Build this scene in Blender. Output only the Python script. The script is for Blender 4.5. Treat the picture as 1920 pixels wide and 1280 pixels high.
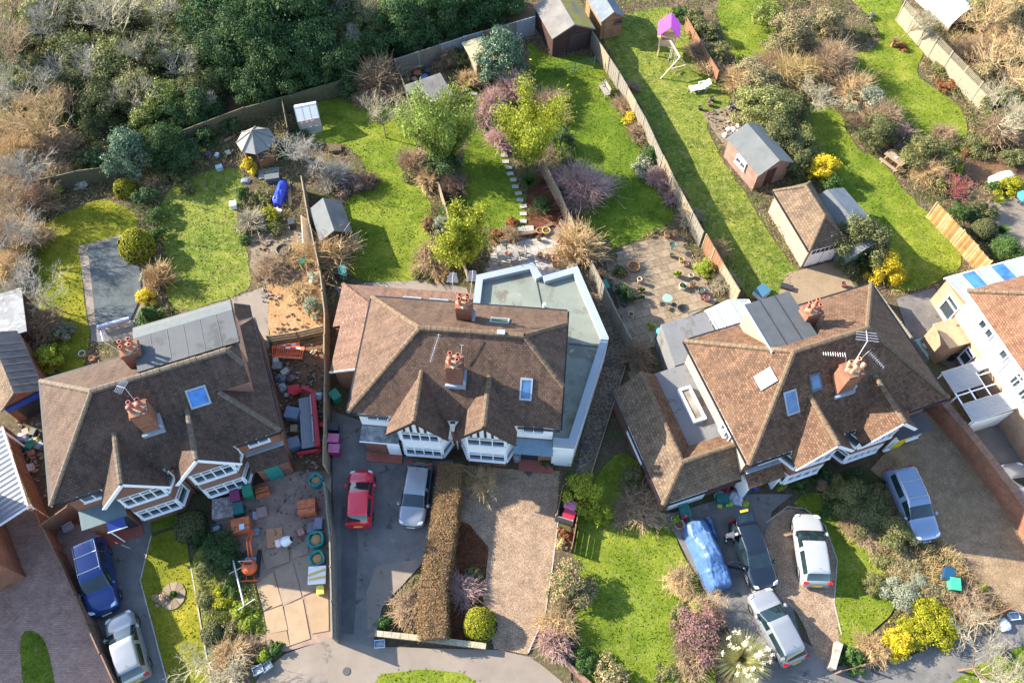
import bpy, bmesh, math, random
import numpy as np
from mathutils import Vector, Matrix, noise as mnoise

random.seed(7)
RNG = np.random.default_rng(11)
R = math.radians
for o in list(bpy.data.objects):
    bpy.data.objects.remove(o)
S = bpy.context.scene
COL = S.collection

# ---------------------------------------------------------------- camera, sky, sun, exposure
CAM_H, TILT, FPX = 48.0, R(30), 28 / 36 * 1920
cam = bpy.data.objects.new('camera', bpy.data.cameras.new('camera'))
COL.objects.link(cam)
cam.location = (0, 0, CAM_H)
cam.rotation_euler = (TILT, 0, 0)
cam.data.lens, cam.data.sensor_width = 28, 36
cam.data.clip_start, cam.data.clip_end = 0.5, 2000
S.camera = cam

SUN_AZ, SUN_EL = R(-19.5), R(26.5)          # direction the light travels, and its height
w = bpy.data.worlds.new('World'); S.world = w; w.use_nodes = True
nt = w.node_tree
bg = nt.nodes['Background']
sky = nt.nodes.new('ShaderNodeTexSky'); sky.sky_type = 'NISHITA'; sky.sun_disc = False
sky.sun_elevation = SUN_EL
sky.sun_rotation = math.atan2(-math.cos(SUN_AZ), -math.sin(SUN_AZ))
sky.air_density = 1.0; sky.dust_density = 0.6; sky.ozone_density = 1.8
nt.links.new(sky.outputs[0], bg.inputs[0]); bg.inputs[1].default_value = 0.15
sun = bpy.data.objects.new('sun', bpy.data.lights.new('sun', 'SUN'))
COL.objects.link(sun)
sun.data.energy, sun.data.angle, sun.data.color = 5.0, R(0.53), (1.0, 0.92, 0.77)
sd = Vector((math.cos(SUN_AZ) * math.cos(SUN_EL), math.sin(SUN_AZ) * math.cos(SUN_EL), -math.sin(SUN_EL)))
sun.rotation_euler = sd.to_track_quat('-Z', 'Y').to_euler()
S.view_settings.view_transform = 'Standard'
S.view_settings.look = 'None'
S.view_settings.exposure = 1.85
S.view_settings.gamma = 1.0
S.view_settings.use_curve_mapping = False
S.cycles.max_bounces = 5; S.cycles.diffuse_bounces = 3; S.cycles.glossy_bounces = 3
S.cycles.transmission_bounces = 4; S.cycles.transparent_max_bounces = 6
S.cycles.use_denoising = True

# ---------------------------------------------------------------- places
def P(u, v, z=0.0):
    """survey point of the site: the spot at height z that the drone sees at (u, v)"""
    a = (u - 960) / FPX; b = (640 - v) / FPX
    dy = math.sin(TILT) + b * math.cos(TILT); dz = -math.cos(TILT) + b * math.sin(TILT)
    t = (z - CAM_H) / dz
    return Vector((a * t, dy * t, z))

def mpp(u, v, z=0.0):
    """metres to one photo pixel there"""
    return (P(u + 1, v, z) - P(u, v, z)).length

def fr2(p1, p2, z=0.0):
    a = P(*p1, z); b = P(*p2, z); d = b - a
    a.z = 0
    return a, math.atan2(d.y, d.x), d.length

# ---------------------------------------------------------------- mesh builder
class MB:
    def __init__(s): s.v = []; s.f = []
    def face(s, pts):
        n = len(s.v); s.v += [tuple(p) for p in pts]; s.f.append(tuple(range(n, n + len(pts)))); return s
    def add(s, vs, fs):
        n = len(s.v); s.v += [tuple(p) for p in vs]; s.f += [tuple(i + n for i in f) for f in fs]; return s
    def box(s, x0, y0, z0, x1, y1, z1):
        return s.add([(x0,y0,z0),(x1,y0,z0),(x1,y1,z0),(x0,y1,z0),(x0,y0,z1),(x1,y0,z1),(x1,y1,z1),(x0,y1,z1)],
                     [(3,2,1,0),(4,5,6,7),(0,1,5,4),(1,2,6,5),(2,3,7,6),(3,0,4,7)])
    def obox(s, c, size, rz=0, rx=0, ry=0):
        m = Matrix.Translation(Vector(c)) @ Matrix.Rotation(rz, 4, 'Z') @ Matrix.Rotation(ry, 4, 'Y') @ Matrix.Rotation(rx, 4, 'X')
        x, y, z = (k / 2 for k in size)
        vs = [m @ Vector(p) for p in [(-x,-y,-z),(x,-y,-z),(x,y,-z),(-x,y,-z),(-x,-y,z),(x,-y,z),(x,y,z),(-x,y,z)]]
        return s.add(vs, [(3,2,1,0),(4,5,6,7),(0,1,5,4),(1,2,6,5),(2,3,7,6),(3,0,4,7)])
    def bar(s, a, b, w, h=None):
        a = Vector(a); b = Vector(b); d = b - a; L = d.length
        if L < 1e-6: return s
        q = d.to_track_quat('X', 'Z').to_matrix().to_4x4(); m = Matrix.Translation((a + b) / 2) @ q
        x, y, z = L / 2, w / 2, (h or w) / 2
        vs = [m @ Vector(p) for p in [(-x,-y,-z),(x,-y,-z),(x,y,-z),(-x,y,-z),(-x,-y,z),(x,-y,z),(x,y,z),(-x,y,z)]]
        return s.add(vs, [(3,2,1,0),(4,5,6,7),(0,1,5,4),(1,2,6,5),(2,3,7,6),(3,0,4,7)])
    def prism(s, poly, z0, z1):
        n = len(poly)
        a = sum(poly[i][0]*poly[(i+1)%n][1]-poly[(i+1)%n][0]*poly[i][1] for i in range(n))
        if a < 0: poly = poly[::-1]
        vs = [(p[0],p[1],z0) for p in poly] + [(p[0],p[1],z1) for p in poly]
        return s.add(vs, [tuple(range(n))[::-1], tuple(range(n,2*n))] + [(i,(i+1)%n,n+(i+1)%n,n+i) for i in range(n)])
    def slab(s, pts, t):
        """a flat plate whose top is pts, t thick"""
        p = [Vector(q) for q in pts]; n = Vector((0,0,0))
        for i in range(len(p)):
            n += p[i].cross(p[(i+1) % len(p)])
        n.normalize()
        if n.z < -1e-4: p = p[::-1]; n = -n
        k = len(p); lo = [q - n*t for q in p]
        return s.add(p + lo, [tuple(range(k)), tuple(range(k,2*k))[::-1]] + [(i,k+i,k+(i+1)%k,(i+1)%k) for i in range(k)])
    def tube(s, pts, r, n=6, r2=None, cap=True):
        pts = [Vector(p) for p in pts]; k = len(pts); base = len(s.v); up = Vector((0.13,0.31,1)).normalized()
        for i, p in enumerate(pts):
            d = (pts[min(i+1,k-1)] - pts[max(i-1,0)]).normalized()
            a = d.cross(up)
            if a.length < 1e-3: a = d.cross(Vector((1,0,0)))
            a.normalize(); b = d.cross(a)
            rr = r if r2 is None else r + (r2 - r) * i / max(1, k-1)
            for j in range(n):
                t = 2*math.pi*j/n
                s.v.append(tuple(p + a*math.cos(t)*rr + b*math.sin(t)*rr))
        for i in range(k-1):
            for j in range(n):
                s.f.append((base+i*n+j, base+i*n+(j+1)%n, base+(i+1)*n+(j+1)%n, base+(i+1)*n+j))
        if cap:
            s.f.append(tuple(base+j for j in range(n))[::-1]); s.f.append(tuple(base+(k-1)*n+j for j in range(n)))
        return s
    def lathe(s, prof, c=(0,0,0), n=12, cap=True, sx=1, sy=1):
        base = len(s.v)
        for r, z in prof:
            for j in range(n):
                t = 2*math.pi*j/n
                s.v.append((c[0]+math.cos(t)*r*sx, c[1]+math.sin(t)*r*sy, c[2]+z))
        k = len(prof)
        for i in range(k-1):
            for j in range(n):
                s.f.append((base+i*n+j, base+i*n+(j+1)%n, base+(i+1)*n+(j+1)%n, base+(i+1)*n+j))
        if cap:
            s.f.append(tuple(base+j for j in range(n))[::-1]); s.f.append(tuple(base+(k-1)*n+j for j in range(n)))
        return s
    def grid(s, rows):
        """rows of points -> quad sheet"""
        base = len(s.v); m = len(rows[0])
        for r in rows: s.v += [tuple(p) for p in r]
        for i in range(len(rows)-1):
            for j in range(m-1):
                s.f.append((base+i*m+j, base+i*m+j+1, base+(i+1)*m+j+1, base+(i+1)*m+j))
        return s

def set_uv(me):
    """UV in metres: u level along the face, v up the slope"""
    n = len(me.polygons)
    if not n: return
    uv = me.uv_layers.new(name='uv')
    nor = np.empty(n*3, np.float32); me.polygons.foreach_get('normal', nor); nor = nor.reshape(-1,3)
    tot = np.empty(n, np.int32); me.polygons.foreach_get('loop_total', tot)
    vi = np.empty(len(me.loops), np.int32); me.loops.foreach_get('vertex_index', vi)
    co = np.empty(len(me.vertices)*3, np.float32); me.vertices.foreach_get('co', co); co = co.reshape(-1,3)
    t = np.stack([-nor[:,1], nor[:,0], np.zeros(n)], 1); L = np.linalg.norm(t, axis=1)
    t[L < 0.02] = (1,0,0); t /= np.maximum(np.linalg.norm(t,axis=1), 1e-6)[:,None]
    b = np.cross(nor, t)
    pi = np.repeat(np.arange(n), tot)
    c = co[vi]
    o = np.stack([(c*t[pi]).sum(1), (c*b[pi]).sum(1)], 1).astype(np.float32)
    uv.data.foreach_set('uv', o.ravel())

def new_obj(name, data, parent=None):
    o = bpy.data.objects.new(name, data); COL.objects.link(o)
    if parent is not None: o.parent = parent
    return o

def w2l(parent, p):
    d = Vector(p) - parent.location; a = -parent.rotation_euler.z
    return Vector((d.x*math.cos(a)-d.y*math.sin(a), d.x*math.sin(a)+d.y*math.cos(a), d.z))

def build(mb, name, mat, parent=None, smooth=False, bevel=0, world=False, kind=None, label=None, uv=True):
    v = mb.v
    if world and parent is not None: v = [w2l(parent, p) for p in v]
    me = bpy.data.meshes.new(name); me.from_pydata([tuple(p) for p in v], [], mb.f); me.update()
    if bevel:
        bm = bmesh.new(); bm.from_mesh(me)
        bmesh.ops.remove_doubles(bm, verts=bm.verts, dist=1e-4)
        bmesh.ops.bevel(bm, geom=list(bm.edges), offset=bevel, segments=2, affect='EDGES', clamp_overlap=True)
        bm.to_mesh(me); bm.free()
    if uv: set_uv(me)
    if smooth: me.shade_smooth()
    me.materials.append(mat)
    o = new_obj(name, me, parent)
    if kind: o['kind'] = kind
    if label: o['label'] = label
    return o

LABELS = {}
def tag(o, label, cat, group=None):
    o['label'] = label; o['category'] = cat
    if group: o['group'] = group
    LABELS.setdefault(label, []).append(o.name)
    return o

def thing(name, label, cat, loc=(0,0,0), rz=0, group=None):
    o = bpy.data.objects.new(name, None); COL.objects.link(o); o.empty_display_size = 0.2
    o.location = loc; o.rotation_euler = (0,0,rz)
    return tag(o, label, cat, group)

def dup(o, parent=None):
    c = o.copy(); COL.objects.link(c); c.parent = parent
    for ch in o.children: dup(ch, c)
    return c

def share(name, data, parent, loc=(0,0,0), rot=(0,0,0), sc=None, mat=None):
    o = new_obj(name, data, parent); o.location = loc; o.rotation_euler = rot
    if sc is not None: o.scale = sc if hasattr(sc, '__len__') else (sc,)*3
    if mat is not None:
        o.material_slots[0].link = 'OBJECT'; o.material_slots[0].material = mat
    return o

def mesh_of(mb, name, mat, smooth=False):
    me = bpy.data.meshes.new(name); me.from_pydata(mb.v, [], mb.f); me.update(); set_uv(me)
    if smooth: me.shade_smooth()
    me.materials.append(mat); return me

# ---------------------------------------------------------------- materials
MATS = {}
def _n(nt, t, **k):
    n = nt.nodes.new(t)
    for a, b in k.items(): setattr(n, a, b)
    return n
def mk(name):
    m = bpy.data.materials.new(name); m.use_nodes = True; MATS[name] = m
    nt = m.node_tree; return m, nt, nt.nodes['Principled BSDF']
def coords(nt, src):
    if src == 'uv': return _n(nt,'ShaderNodeTexCoord').outputs['UV']
    if src == 'obj': return _n(nt,'ShaderNodeTexCoord').outputs['Object']
    return _n(nt,'ShaderNodeNewGeometry').outputs['Position']
def noise(nt, vec, scale, detail=4, rough=.6, dist=0):
    n = _n(nt,'ShaderNodeTexNoise'); n.inputs['Scale'].default_value = scale; n.inputs['Detail'].default_value = detail
    n.inputs['Roughness'].default_value = rough; n.inputs['Distortion'].default_value = dist
    nt.links.new(vec, n.inputs['Vector']); return n.outputs['Fac']
def ramp(nt, fac, stops):
    r = _n(nt,'ShaderNodeValToRGB'); e = r.color_ramp.elements
    while len(e) > len(stops): e.remove(e[-1])
    while len(e) < len(stops): e.new(0.5)
    for i, (p, c) in enumerate(stops):
        e[i].position = p; e[i].color = tuple(c) + (1,) if len(c) == 3 else c
    nt.links.new(fac, r.inputs[0]); return r.outputs[0]
def mixc(nt, fac, a, b, mode='MIX'):
    m = _n(nt,'ShaderNodeMix', data_type='RGBA', blend_type=mode)
    for s, i in ((fac,0),(a,6),(b,7)):
        if hasattr(s,'links'): nt.links.new(s, m.inputs[i])
        elif i == 0: m.inputs[0].default_value = s
        else: m.inputs[i].default_value = tuple(s)+(1,)
    return m.outputs[2]
def bump(nt, h, bsdf, strength=.4, dist=.02):
    b = _n(nt,'ShaderNodeBump'); b.inputs['Strength'].default_value = strength; b.inputs['Distance'].default_value = dist
    nt.links.new(h, b.inputs['Height']); nt.links.new(b.outputs[0], bsdf.inputs['Normal'])

def plain(name, c, rough=.6, c2=None, scale=3, metal=0, src='obj', bmp=0, coat=0, spec=.5):
    m, nt, b = mk(name); b.inputs['Roughness'].default_value = rough; b.inputs['Metallic'].default_value = metal
    b.inputs['Specular IOR Level'].default_value = spec
    if coat: b.inputs['Coat Weight'].default_value = coat; b.inputs['Coat Roughness'].default_value = .06
    if c2 is None: c2 = tuple(k*.8 for k in c)
    f = noise(nt, coords(nt, src), scale, 5)
    nt.links.new(ramp(nt, f, [(.3,c2),(.7,c)]), b.inputs['Base Color'])
    if bmp: bump(nt, noise(nt, coords(nt, src), scale*6, 3), b, bmp, .02)
    return m

def multi(name, layers, rough=.9, src='pos', bmp=.5, bscale=20, bdist=.03, spec=.2):
    """layers: (scale, lo, hi, colour or None) - first is the base pair"""
    m, nt, b = mk(name); b.inputs['Roughness'].default_value = rough; b.inputs['Specular IOR Level'].default_value = spec
    co = coords(nt, src); col = None
    for i, (sc, stops) in enumerate(layers):
        f = noise(nt, co, sc, 6, .65)
        if col is None: col = ramp(nt, f, stops)
        else:
            k = ramp(nt, f, [(stops[0],(0,0,0)),(stops[1],(1,1,1))])
            col = mixc(nt, k, col, stops[2])
    nt.links.new(col, b.inputs['Base Color'])
    if bmp: bump(nt, noise(nt, co, bscale, 5, .7), b, bmp, bdist)
    return m

def tiles(name, c1, c2, c3, lich=(.30,.25,.14), wmt=.2, row=.14, lfac=(.62,.80), moss=None, bst=.35, patch=.55):
    m, nt, b = mk(name); b.inputs['Roughness'].default_value = .85; b.inputs['Specular IOR Level'].default_value = .25
    uv = coords(nt,'uv'); pos = coords(nt,'pos')
    br = _n(nt,'ShaderNodeTexBrick'); br.offset = .5; nt.links.new(uv, br.inputs['Vector'])
    br.inputs['Scale'].default_value = 1; br.inputs['Brick Width'].default_value = wmt; br.inputs['Row Height'].default_value = row
    br.inputs['Mortar Size'].default_value = .013; br.inputs['Mortar Smooth'].default_value = .3; br.inputs['Bias'].default_value = -.1
    br.inputs['Color1'].default_value = tuple(k*.92 for k in c1)+(1,); br.inputs['Color2'].default_value = tuple(k*1.14 for k in c2)+(1,)
    br.inputs['Mortar'].default_value = tuple(k*.25 for k in c1)+(1,)
    pf = ramp(nt, noise(nt, pos, .9, 6, .7), [(.42,(0,0,0)),(.42+patch*.5,(.6,.6,.6))])
    col = mixc(nt, pf, br.outputs[0], c3)
    # odd brighter tiles
    vo = _n(nt,'ShaderNodeTexVoronoi'); vo.inputs['Scale'].default_value = 3.1; nt.links.new(uv, vo.inputs['Vector'])
    sp = ramp(nt, noise(nt, uv, 4.2, 2, .5), [(.66,(0,0,0)),(.74,(1,1,1))])
    col = mixc(nt, mixc(nt, 1, sp, (.6,.6,.6), 'MULTIPLY'), col, tuple(min(1,k*1.7+.02) for k in c2))
    li = ramp(nt, noise(nt, pos, 2.3, 8, .75), [(lfac[0],(0,0,0)),(lfac[1],(1,1,1))])
    col = mixc(nt, li, col, lich)
    mpn = _n(nt,'ShaderNodeMapping'); mpn.inputs['Scale'].default_value = (2.6,.28,1); nt.links.new(uv, mpn.inputs['Vector'])
    col = mixc(nt, 1, col, ramp(nt, noise(nt, mpn.outputs[0], 1.0, 6, .7), [(.32,(.68,.68,.70)),(.55,(1,1,1)),(.72,(1.28,1.25,1.2))]), 'MULTIPLY')
    if moss: col = mixc(nt, ramp(nt, noise(nt, pos, .6, 8, .8), [(.56,(0,0,0)),(.72,(1,1,1))]), col, moss)
    nt.links.new(col, b.inputs['Base Color'])
    # course profile: a saw along v
    sx = _n(nt,'ShaderNodeSeparateXYZ'); nt.links.new(uv, sx.inputs[0])
    dv = _n(nt,'ShaderNodeMath', operation='DIVIDE'); nt.links.new(sx.outputs[1], dv.inputs[0]); dv.inputs[1].default_value = row
    fr = _n(nt,'ShaderNodeMath', operation='FRACT'); nt.links.new(dv.outputs[0], fr.inputs[0])
    iv = _n(nt,'ShaderNodeMath', operation='SUBTRACT'); iv.inputs[0].default_value = 1; nt.links.new(fr.outputs[0], iv.inputs[1])
    ad = _n(nt,'ShaderNodeMath', operation='ADD'); nt.links.new(iv.outputs[0], ad.inputs[0]); nt.links.new(noise(nt, uv, 9, 4), ad.inputs[1])
    bump(nt, ad.outputs[0], b, bst, .014)
    return m

def bricks(name, c1, c2, mortar=(.30,.26,.22), bw=.225, bh=.075, ms=.010, stain=None, bst=.4):
    m, nt, b = mk(name); b.inputs['Roughness'].default_value = .9; b.inputs['Specular IOR Level'].default_value = .2
    uv = coords(nt,'uv')
    br = _n(nt,'ShaderNodeTexBrick'); br.offset = .5; nt.links.new(uv, br.inputs['Vector'])
    br.inputs['Scale'].default_value = 1; br.inputs['Brick Width'].default_value = bw; br.inputs['Row Height'].default_value = bh
    br.inputs['Mortar Size'].default_value = ms
    br.inputs['Color1'].default_value = (*c1,1); br.inputs['Color2'].default_value = (*c2,1); br.inputs['Mortar'].default_value = (*mortar,1)
    f = ramp(nt, noise(nt, coords(nt,'pos'), 1.3, 6, .7), [(.3,(.72,.70,.68)),(.7,(1.15,1.15,1.15))])
    col = mixc(nt, 1, br.outputs[0], f, 'MULTIPLY')
    if stain: col = mixc(nt, ramp(nt, noise(nt, coords(nt,'pos'), .7, 7, .75), [(.5,(0,0,0)),(.7,(1,1,1))]), col, stain)
    nt.links.new(col, b.inputs['Base Color']); bump(nt, br.outputs['Fac'], b, -bst, .01)
    return m

def leafm(name, cols, rough=.65, trans=.25, spec=.2):
    """foliage: each leaf its own shade"""
    m, nt, b = mk(name); b.inputs['Roughness'].default_value = rough; b.inputs['Specular IOR Level'].default_value = spec
    g = _n(nt,'ShaderNodeNewGeometry'); n = len(cols)
    c = ramp(nt, g.outputs['Random Per Island'], [(i/(n-1) if n > 1 else 0, k) for i, k in enumerate(cols)])
    f = noise(nt, g.outputs['Position'], 1.1, 3)
    c = mixc(nt, 1, c, ramp(nt, f, [(.3,(.72,.74,.70)),(.7,(1.25,1.22,1.15))]), 'MULTIPLY')
    nt.links.new(c, b.inputs['Base Color'])
    if trans:
        t = _n(nt,'ShaderNodeBsdfTranslucent'); nt.links.new(c, t.inputs[0])
        mx = _n(nt,'ShaderNodeMixShader'); mx.inputs[0].default_value = trans
        nt.links.new(b.outputs[0], mx.inputs[1]); nt.links.new(t.outputs[0], mx.inputs[2])
        nt.links.new(mx.outputs[0], nt.nodes['Material Output'].inputs[0])
    return m

def lawn(name, lo, mid, hi, brown=(.17,.14,.05), bf=(.60,.74)):
    m, nt, b = mk(name); b.inputs['Roughness'].default_value = .9; b.inputs['Specular IOR Level'].default_value = .1
    p = coords(nt,'pos')
    col = ramp(nt, noise(nt, p, .45, 8, .75), [(.34,lo),(.5,mid),(.66,hi)])
    col = mixc(nt, ramp(nt, noise(nt, p, 2.2, 6, .75), [(bf[0],(0,0,0)),(bf[1],(1,1,1))]), col, brown)
    col = mixc(nt, 1, col, ramp(nt, noise(nt, p, 9, 4, .8), [(.30,(.58,.62,.55)),(.70,(1.36,1.30,1.2))]), 'MULTIPLY')
    col = mixc(nt, 1, col, ramp(nt, noise(nt, p, .16, 4, .6), [(.35,(.80,.88,.8)),(.65,(1.2,1.1,1.1))]), 'MULTIPLY')
    nt.links.new(col, b.inputs['Base Color']); bump(nt, noise(nt, p, 11, 6, .85), b, 1.0, .12)
    return m

def pebbles(name, c1, c2, c3, scale=16, patches=None, bmp=.9):
    m, nt, b = mk(name); b.inputs['Roughness'].default_value = .95; b.inputs['Specular IOR Level'].default_value = .15
    p = coords(nt,'pos')
    vo = _n(nt,'ShaderNodeTexVoronoi'); vo.inputs['Scale'].default_value = scale; nt.links.new(p, vo.inputs['Vector'])
    sx = _n(nt,'ShaderNodeSeparateColor'); nt.links.new(vo.outputs['Color'], sx.inputs[0])
    col = ramp(nt, sx.outputs[0], [(.05,c1),(.5,c2),(.95,c3)])
    col = mixc(nt, 1, col, ramp(nt, noise(nt, p, 1.1, 7, .7), [(.3,(.68,.66,.64)),(.7,(1.25,1.25,1.25))]), 'MULTIPLY')
    if patches: col = mixc(nt, ramp(nt, noise(nt, p, .5, 7, .75), [(.54,(0,0,0)),(.7,(1,1,1))]), col, patches)
    nt.links.new(col, b.inputs['Base Color']); bump(nt, vo.outputs['Distance'], b, -bmp, .05)
    return m

def glassm(name, c, rough=.05, spec=.8):
    m, nt, b = mk(name); b.inputs['Roughness'].default_value = rough; b.inputs['Specular IOR Level'].default_value = spec
    f = noise(nt, coords(nt,'obj'), 1.2, 2)
    nt.links.new(ramp(nt, f, [(.35,tuple(k*.5 for k in c)),(.65,c)]), b.inputs['Base Color']); return m

def clear(name, c, alpha, rough=.3):
    """thin translucent sheet"""
    m, nt, b = mk(name); b.inputs['Roughness'].default_value = rough; b.inputs['Base Color'].default_value = (*c,1)
    b.inputs['Alpha'].default_value = alpha; return m

soil = multi('soil', [(1.2,[(.3,(.057,.041,.024)),(.7,(.129,.093,.055))]),(6,(.52,.68,(.194,.145,.088))),(.6,(.48,.64,(.068,.077,.024))),(16,(.6,.74,(.242,.186,.113)))], bmp=.9, bscale=14, bdist=.08)
litter = multi('leaf_litter', [(1.0,[(.3,(.05,.04,.022)),(.5,(.10,.085,.04)),(.7,(.16,.12,.06))]),(3,(.52,.66,(.055,.075,.022))),(14,(.6,.72,(.24,.18,.10)))], bmp=1, bscale=9, bdist=.15)
redsoil = multi('red_leaf_bed', [(2.2,[(.3,(.05,.022,.012)),(.7,(.16,.058,.026))]),(12,(.55,.7,(.24,.10,.045)))], bmp=1, bscale=16, bdist=.1)
clay = multi('orange_clay', [(.8,[(.3,(.267,.138,.058)),(.7,(.410,.240,.116))]),(7,(.55,.72,(.196,.099,.045)))], bmp=1, bscale=5, bdist=.1)
mud = multi('trodden_earth', [(1.1,[(.3,(.090,.050,.027)),(.7,(.171,.095,.050))]),(6,(.6,.75,(.234,.153,.090)))], bmp=.7, bscale=10, bdist=.05)
rubble = multi('straw_rubble', [(1.6,[(.3,(.112,.077,.045)),(.7,(.280,.217,.140))]),(10,(.56,.70,(.385,.336,.266)))], bmp=1, bscale=12, bdist=.08)
asphalt = multi('asphalt', [(.5,[(.35,(.097,.092,.089)),(.65,(.165,.151,.140))]),(30,(.55,.75,(.252,.230,.207))),(1.7,(.60,.74,(.233,.203,.167))),(.7,(.60,.66,(.07,.066,.062))),(.33,(.55,.75,(.19,.17,.155)))], bmp=.3, bscale=60, bdist=.01)
asphalt_new = multi('asphalt_patch', [(.8,[(.35,(.070,.069,.071)),(.65,(.110,.106,.105))]),(40,(.55,.75,(.180,.167,.162)))], bmp=.3, bscale=60, bdist=.01)
pavemat = multi('worn_pavement', [(.35,[(.3,(.161,.130,.105)),(.7,(.239,.197,.159))]),(3,(.56,.72,(.191,.150,.118))),(25,(.6,.75,(.267,.226,.191))),(.8,(.60,.66,(.117,.103,.090)))], bmp=.25, bscale=50, bdist=.01)
gravel = pebbles('gravel', (.128,.085,.057), (.246,.167,.111), (.365,.267,.189), 32)
gravel2 = pebbles('beige_gravel', (.135,.092,.056), (.232,.163,.097), (.329,.233,.149), 34, patches=(.193,.132,.072))
gravel3 = pebbles('brown_gravel', (.09,.062,.045), (.19,.14,.10), (.34,.27,.20), 13)
shingle = pebbles('side_path_shingle', (.07,.055,.04), (.14,.105,.075), (.23,.18,.13), 13)
lawn_y = lawn('lawn_mossy', (.115,.133,.015), (.192,.198,.019), (.279,.259,.032), (.236,.206,.091), (.62,.78))
lawn_g = lawn('lawn_green', (.066,.108,.009), (.108,.162,.016), (.165,.221,.023), (.191,.196,.053), (.54,.7))
lawn_b = lawn('lawn_bright', (.083,.128,.011), (.151,.198,.021), (.235,.268,.039), (.264,.249,.090), (.54,.7))
lawn_d = lawn('lawn_worn', (.077,.112,.017), (.132,.177,.024), (.208,.240,.039), (.275,.256,.095), (.48,.66))
tile_m = tiles('roof_tiles_brown', (.088,.054,.037), (.127,.075,.052), (.142,.086,.057), moss=(.115,.080,.056))
tile_m2 = tiles('roof_tiles_pink', (.158,.090,.063), (.209,.122,.086), (.180,.101,.072), lich=(.245,.187,.137), wmt=.2, row=.13)
tile_r = tiles('roof_tiles_red', (.090,.048,.030), (.158,.086,.050), (.151,.089,.053), lich=(.175,.135,.080))
tile_l = tiles('roof_tiles_grey_brown', (.068,.044,.034), (.096,.061,.044), (.115,.074,.052), lich=(.164,.109,.066), moss=(.108,.070,.041))
tile_g = tiles('roof_tiles_pebbled', (.105,.071,.048), (.155,.102,.065), (.186,.133,.084), lich=(.273,.211,.136), wmt=.26, row=.20, bst=1)
tile_f = tiles('roof_tiles_far', (.154,.073,.043), (.210,.108,.062), (.189,.108,.066), lich=(.224,.161,.098))
ridge_m = multi('ridge_tiles', [(3,[(.3,(.101,.066,.043)),(.7,(.156,.109,.070))]),(6,(.55,.70,(.211,.164,.094)))], bmp=.5, bscale=12)
ridge_d = multi('ridge_tiles_dark', [(3,[(.3,(.093,.072,.055)),(.7,(.153,.119,.089))]),(6,(.58,.72,(.204,.170,.111)))], bmp=.5, bscale=12)
brick_o = bricks('orange_brick', (.22,.078,.043), (.30,.12,.066), (.17,.12,.09))
brick_r = bricks('red_brick', (.18,.06,.038), (.25,.09,.052), (.16,.115,.09))
brick_b = bricks('brown_brick', (.16,.075,.05), (.24,.12,.075), (.2,.17,.14), stain=(.10,.075,.06))
brick_l = bricks('pale_brick', (.30,.215,.155), (.36,.27,.20), (.32,.27,.22))
block_m = bricks('block_paving', (.296,.178,.142), (.415,.253,.196), (.154,.107,.087), .2, .1, .008, stain=(.263,.194,.154))
render_w = plain('white_render', (.76,.75,.73), .8, (.66,.65,.62), 1.5, bmp=.1)
upvc = plain('white_upvc', (.82,.82,.82), .35, (.78,.78,.78))
glass_d = glassm('window_glass', (.045,.065,.080))
glass_s = glassm('skylight_glass', (.07,.16,.30), .06, 1.0)
glass_w = glassm('skylight_glass_pale', (.34,.37,.38), .12, .8)
black = plain('black_plastic', (.015,.015,.017), .45)
dark_metal = plain('dark_metal', (.05,.05,.055), .4, metal=.3)
steel = plain('galvanised_steel', (.45,.46,.48), .4, metal=.6)
lead = plain('lead_flashing', (.30,.33,.37), .55, (.22,.25,.29), 4)

# ================================================================ the ground
LEVEL = [0.010]; REGS = []
def inside(px, py, poly):
    x = np.asarray(px); y = np.asarray(py); r = np.zeros(x.shape, bool); n = len(poly)
    for i in range(n):
        x1, y1 = poly[i]; x2, y2 = poly[(i+1) % n]
        c = ((y1 > y) != (y2 > y)) & (x < (x2-x1)*(y-y1)/((y2-y1) or 1e-9)+x1); r ^= c
    return r
def outline(pix, jit=0.0, step=.5, smooth=False):
    pts = [P(*q).to_2d() for q in pix]
    if smooth:
        for _ in range(2):
            q = []
            for i in range(len(pts)):
                a, b = pts[i], pts[(i+1) % len(pts)]
                q += [a*.75+b*.25, a*.25+b*.75]
            pts = q
    out = []
    for i in range(len(pts)):
        a, b = pts[i], pts[(i+1) % len(pts)]; n = max(1, int((b-a).length/step)) if jit else 1
        for k in range(n):
            p = a.lerp(b, k/n)
            if jit:
                d = mnoise.noise_vector(Vector((p.x*.9, p.y*.9, 3.1)))*jit + mnoise.noise_vector(Vector((p.x*3, p.y*3, 7)))*jit*.5
                p = p + d.to_2d()
            out.append((p.x, p.y))
    return out
def region(name, pix, mat, jit=0.0, smooth=False, raise_=0.0, kind='structure'):
    LEVEL[0] += .0013
    o2 = outline(pix, jit, smooth=smooth)
    z = LEVEL[0] + raise_
    if name not in ('woodland_floor','scrubland','grass_border'): REGS.append(o2)
    if raise_:
        mb = MB().prism(o2, 0, z)
    else:
        mb = MB().face([(x, y, z) for x, y in o2])
        a = sum(o2[i][0]*o2[(i+1) % len(o2)][1]-o2[(i+1) % len(o2)][0]*o2[i][1] for i in range(len(o2)))
        if a < 0: mb.f[0] = mb.f[0][::-1]
    o = build(mb, name, mat); o['kind'] = kind
    return o, o2, z

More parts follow.
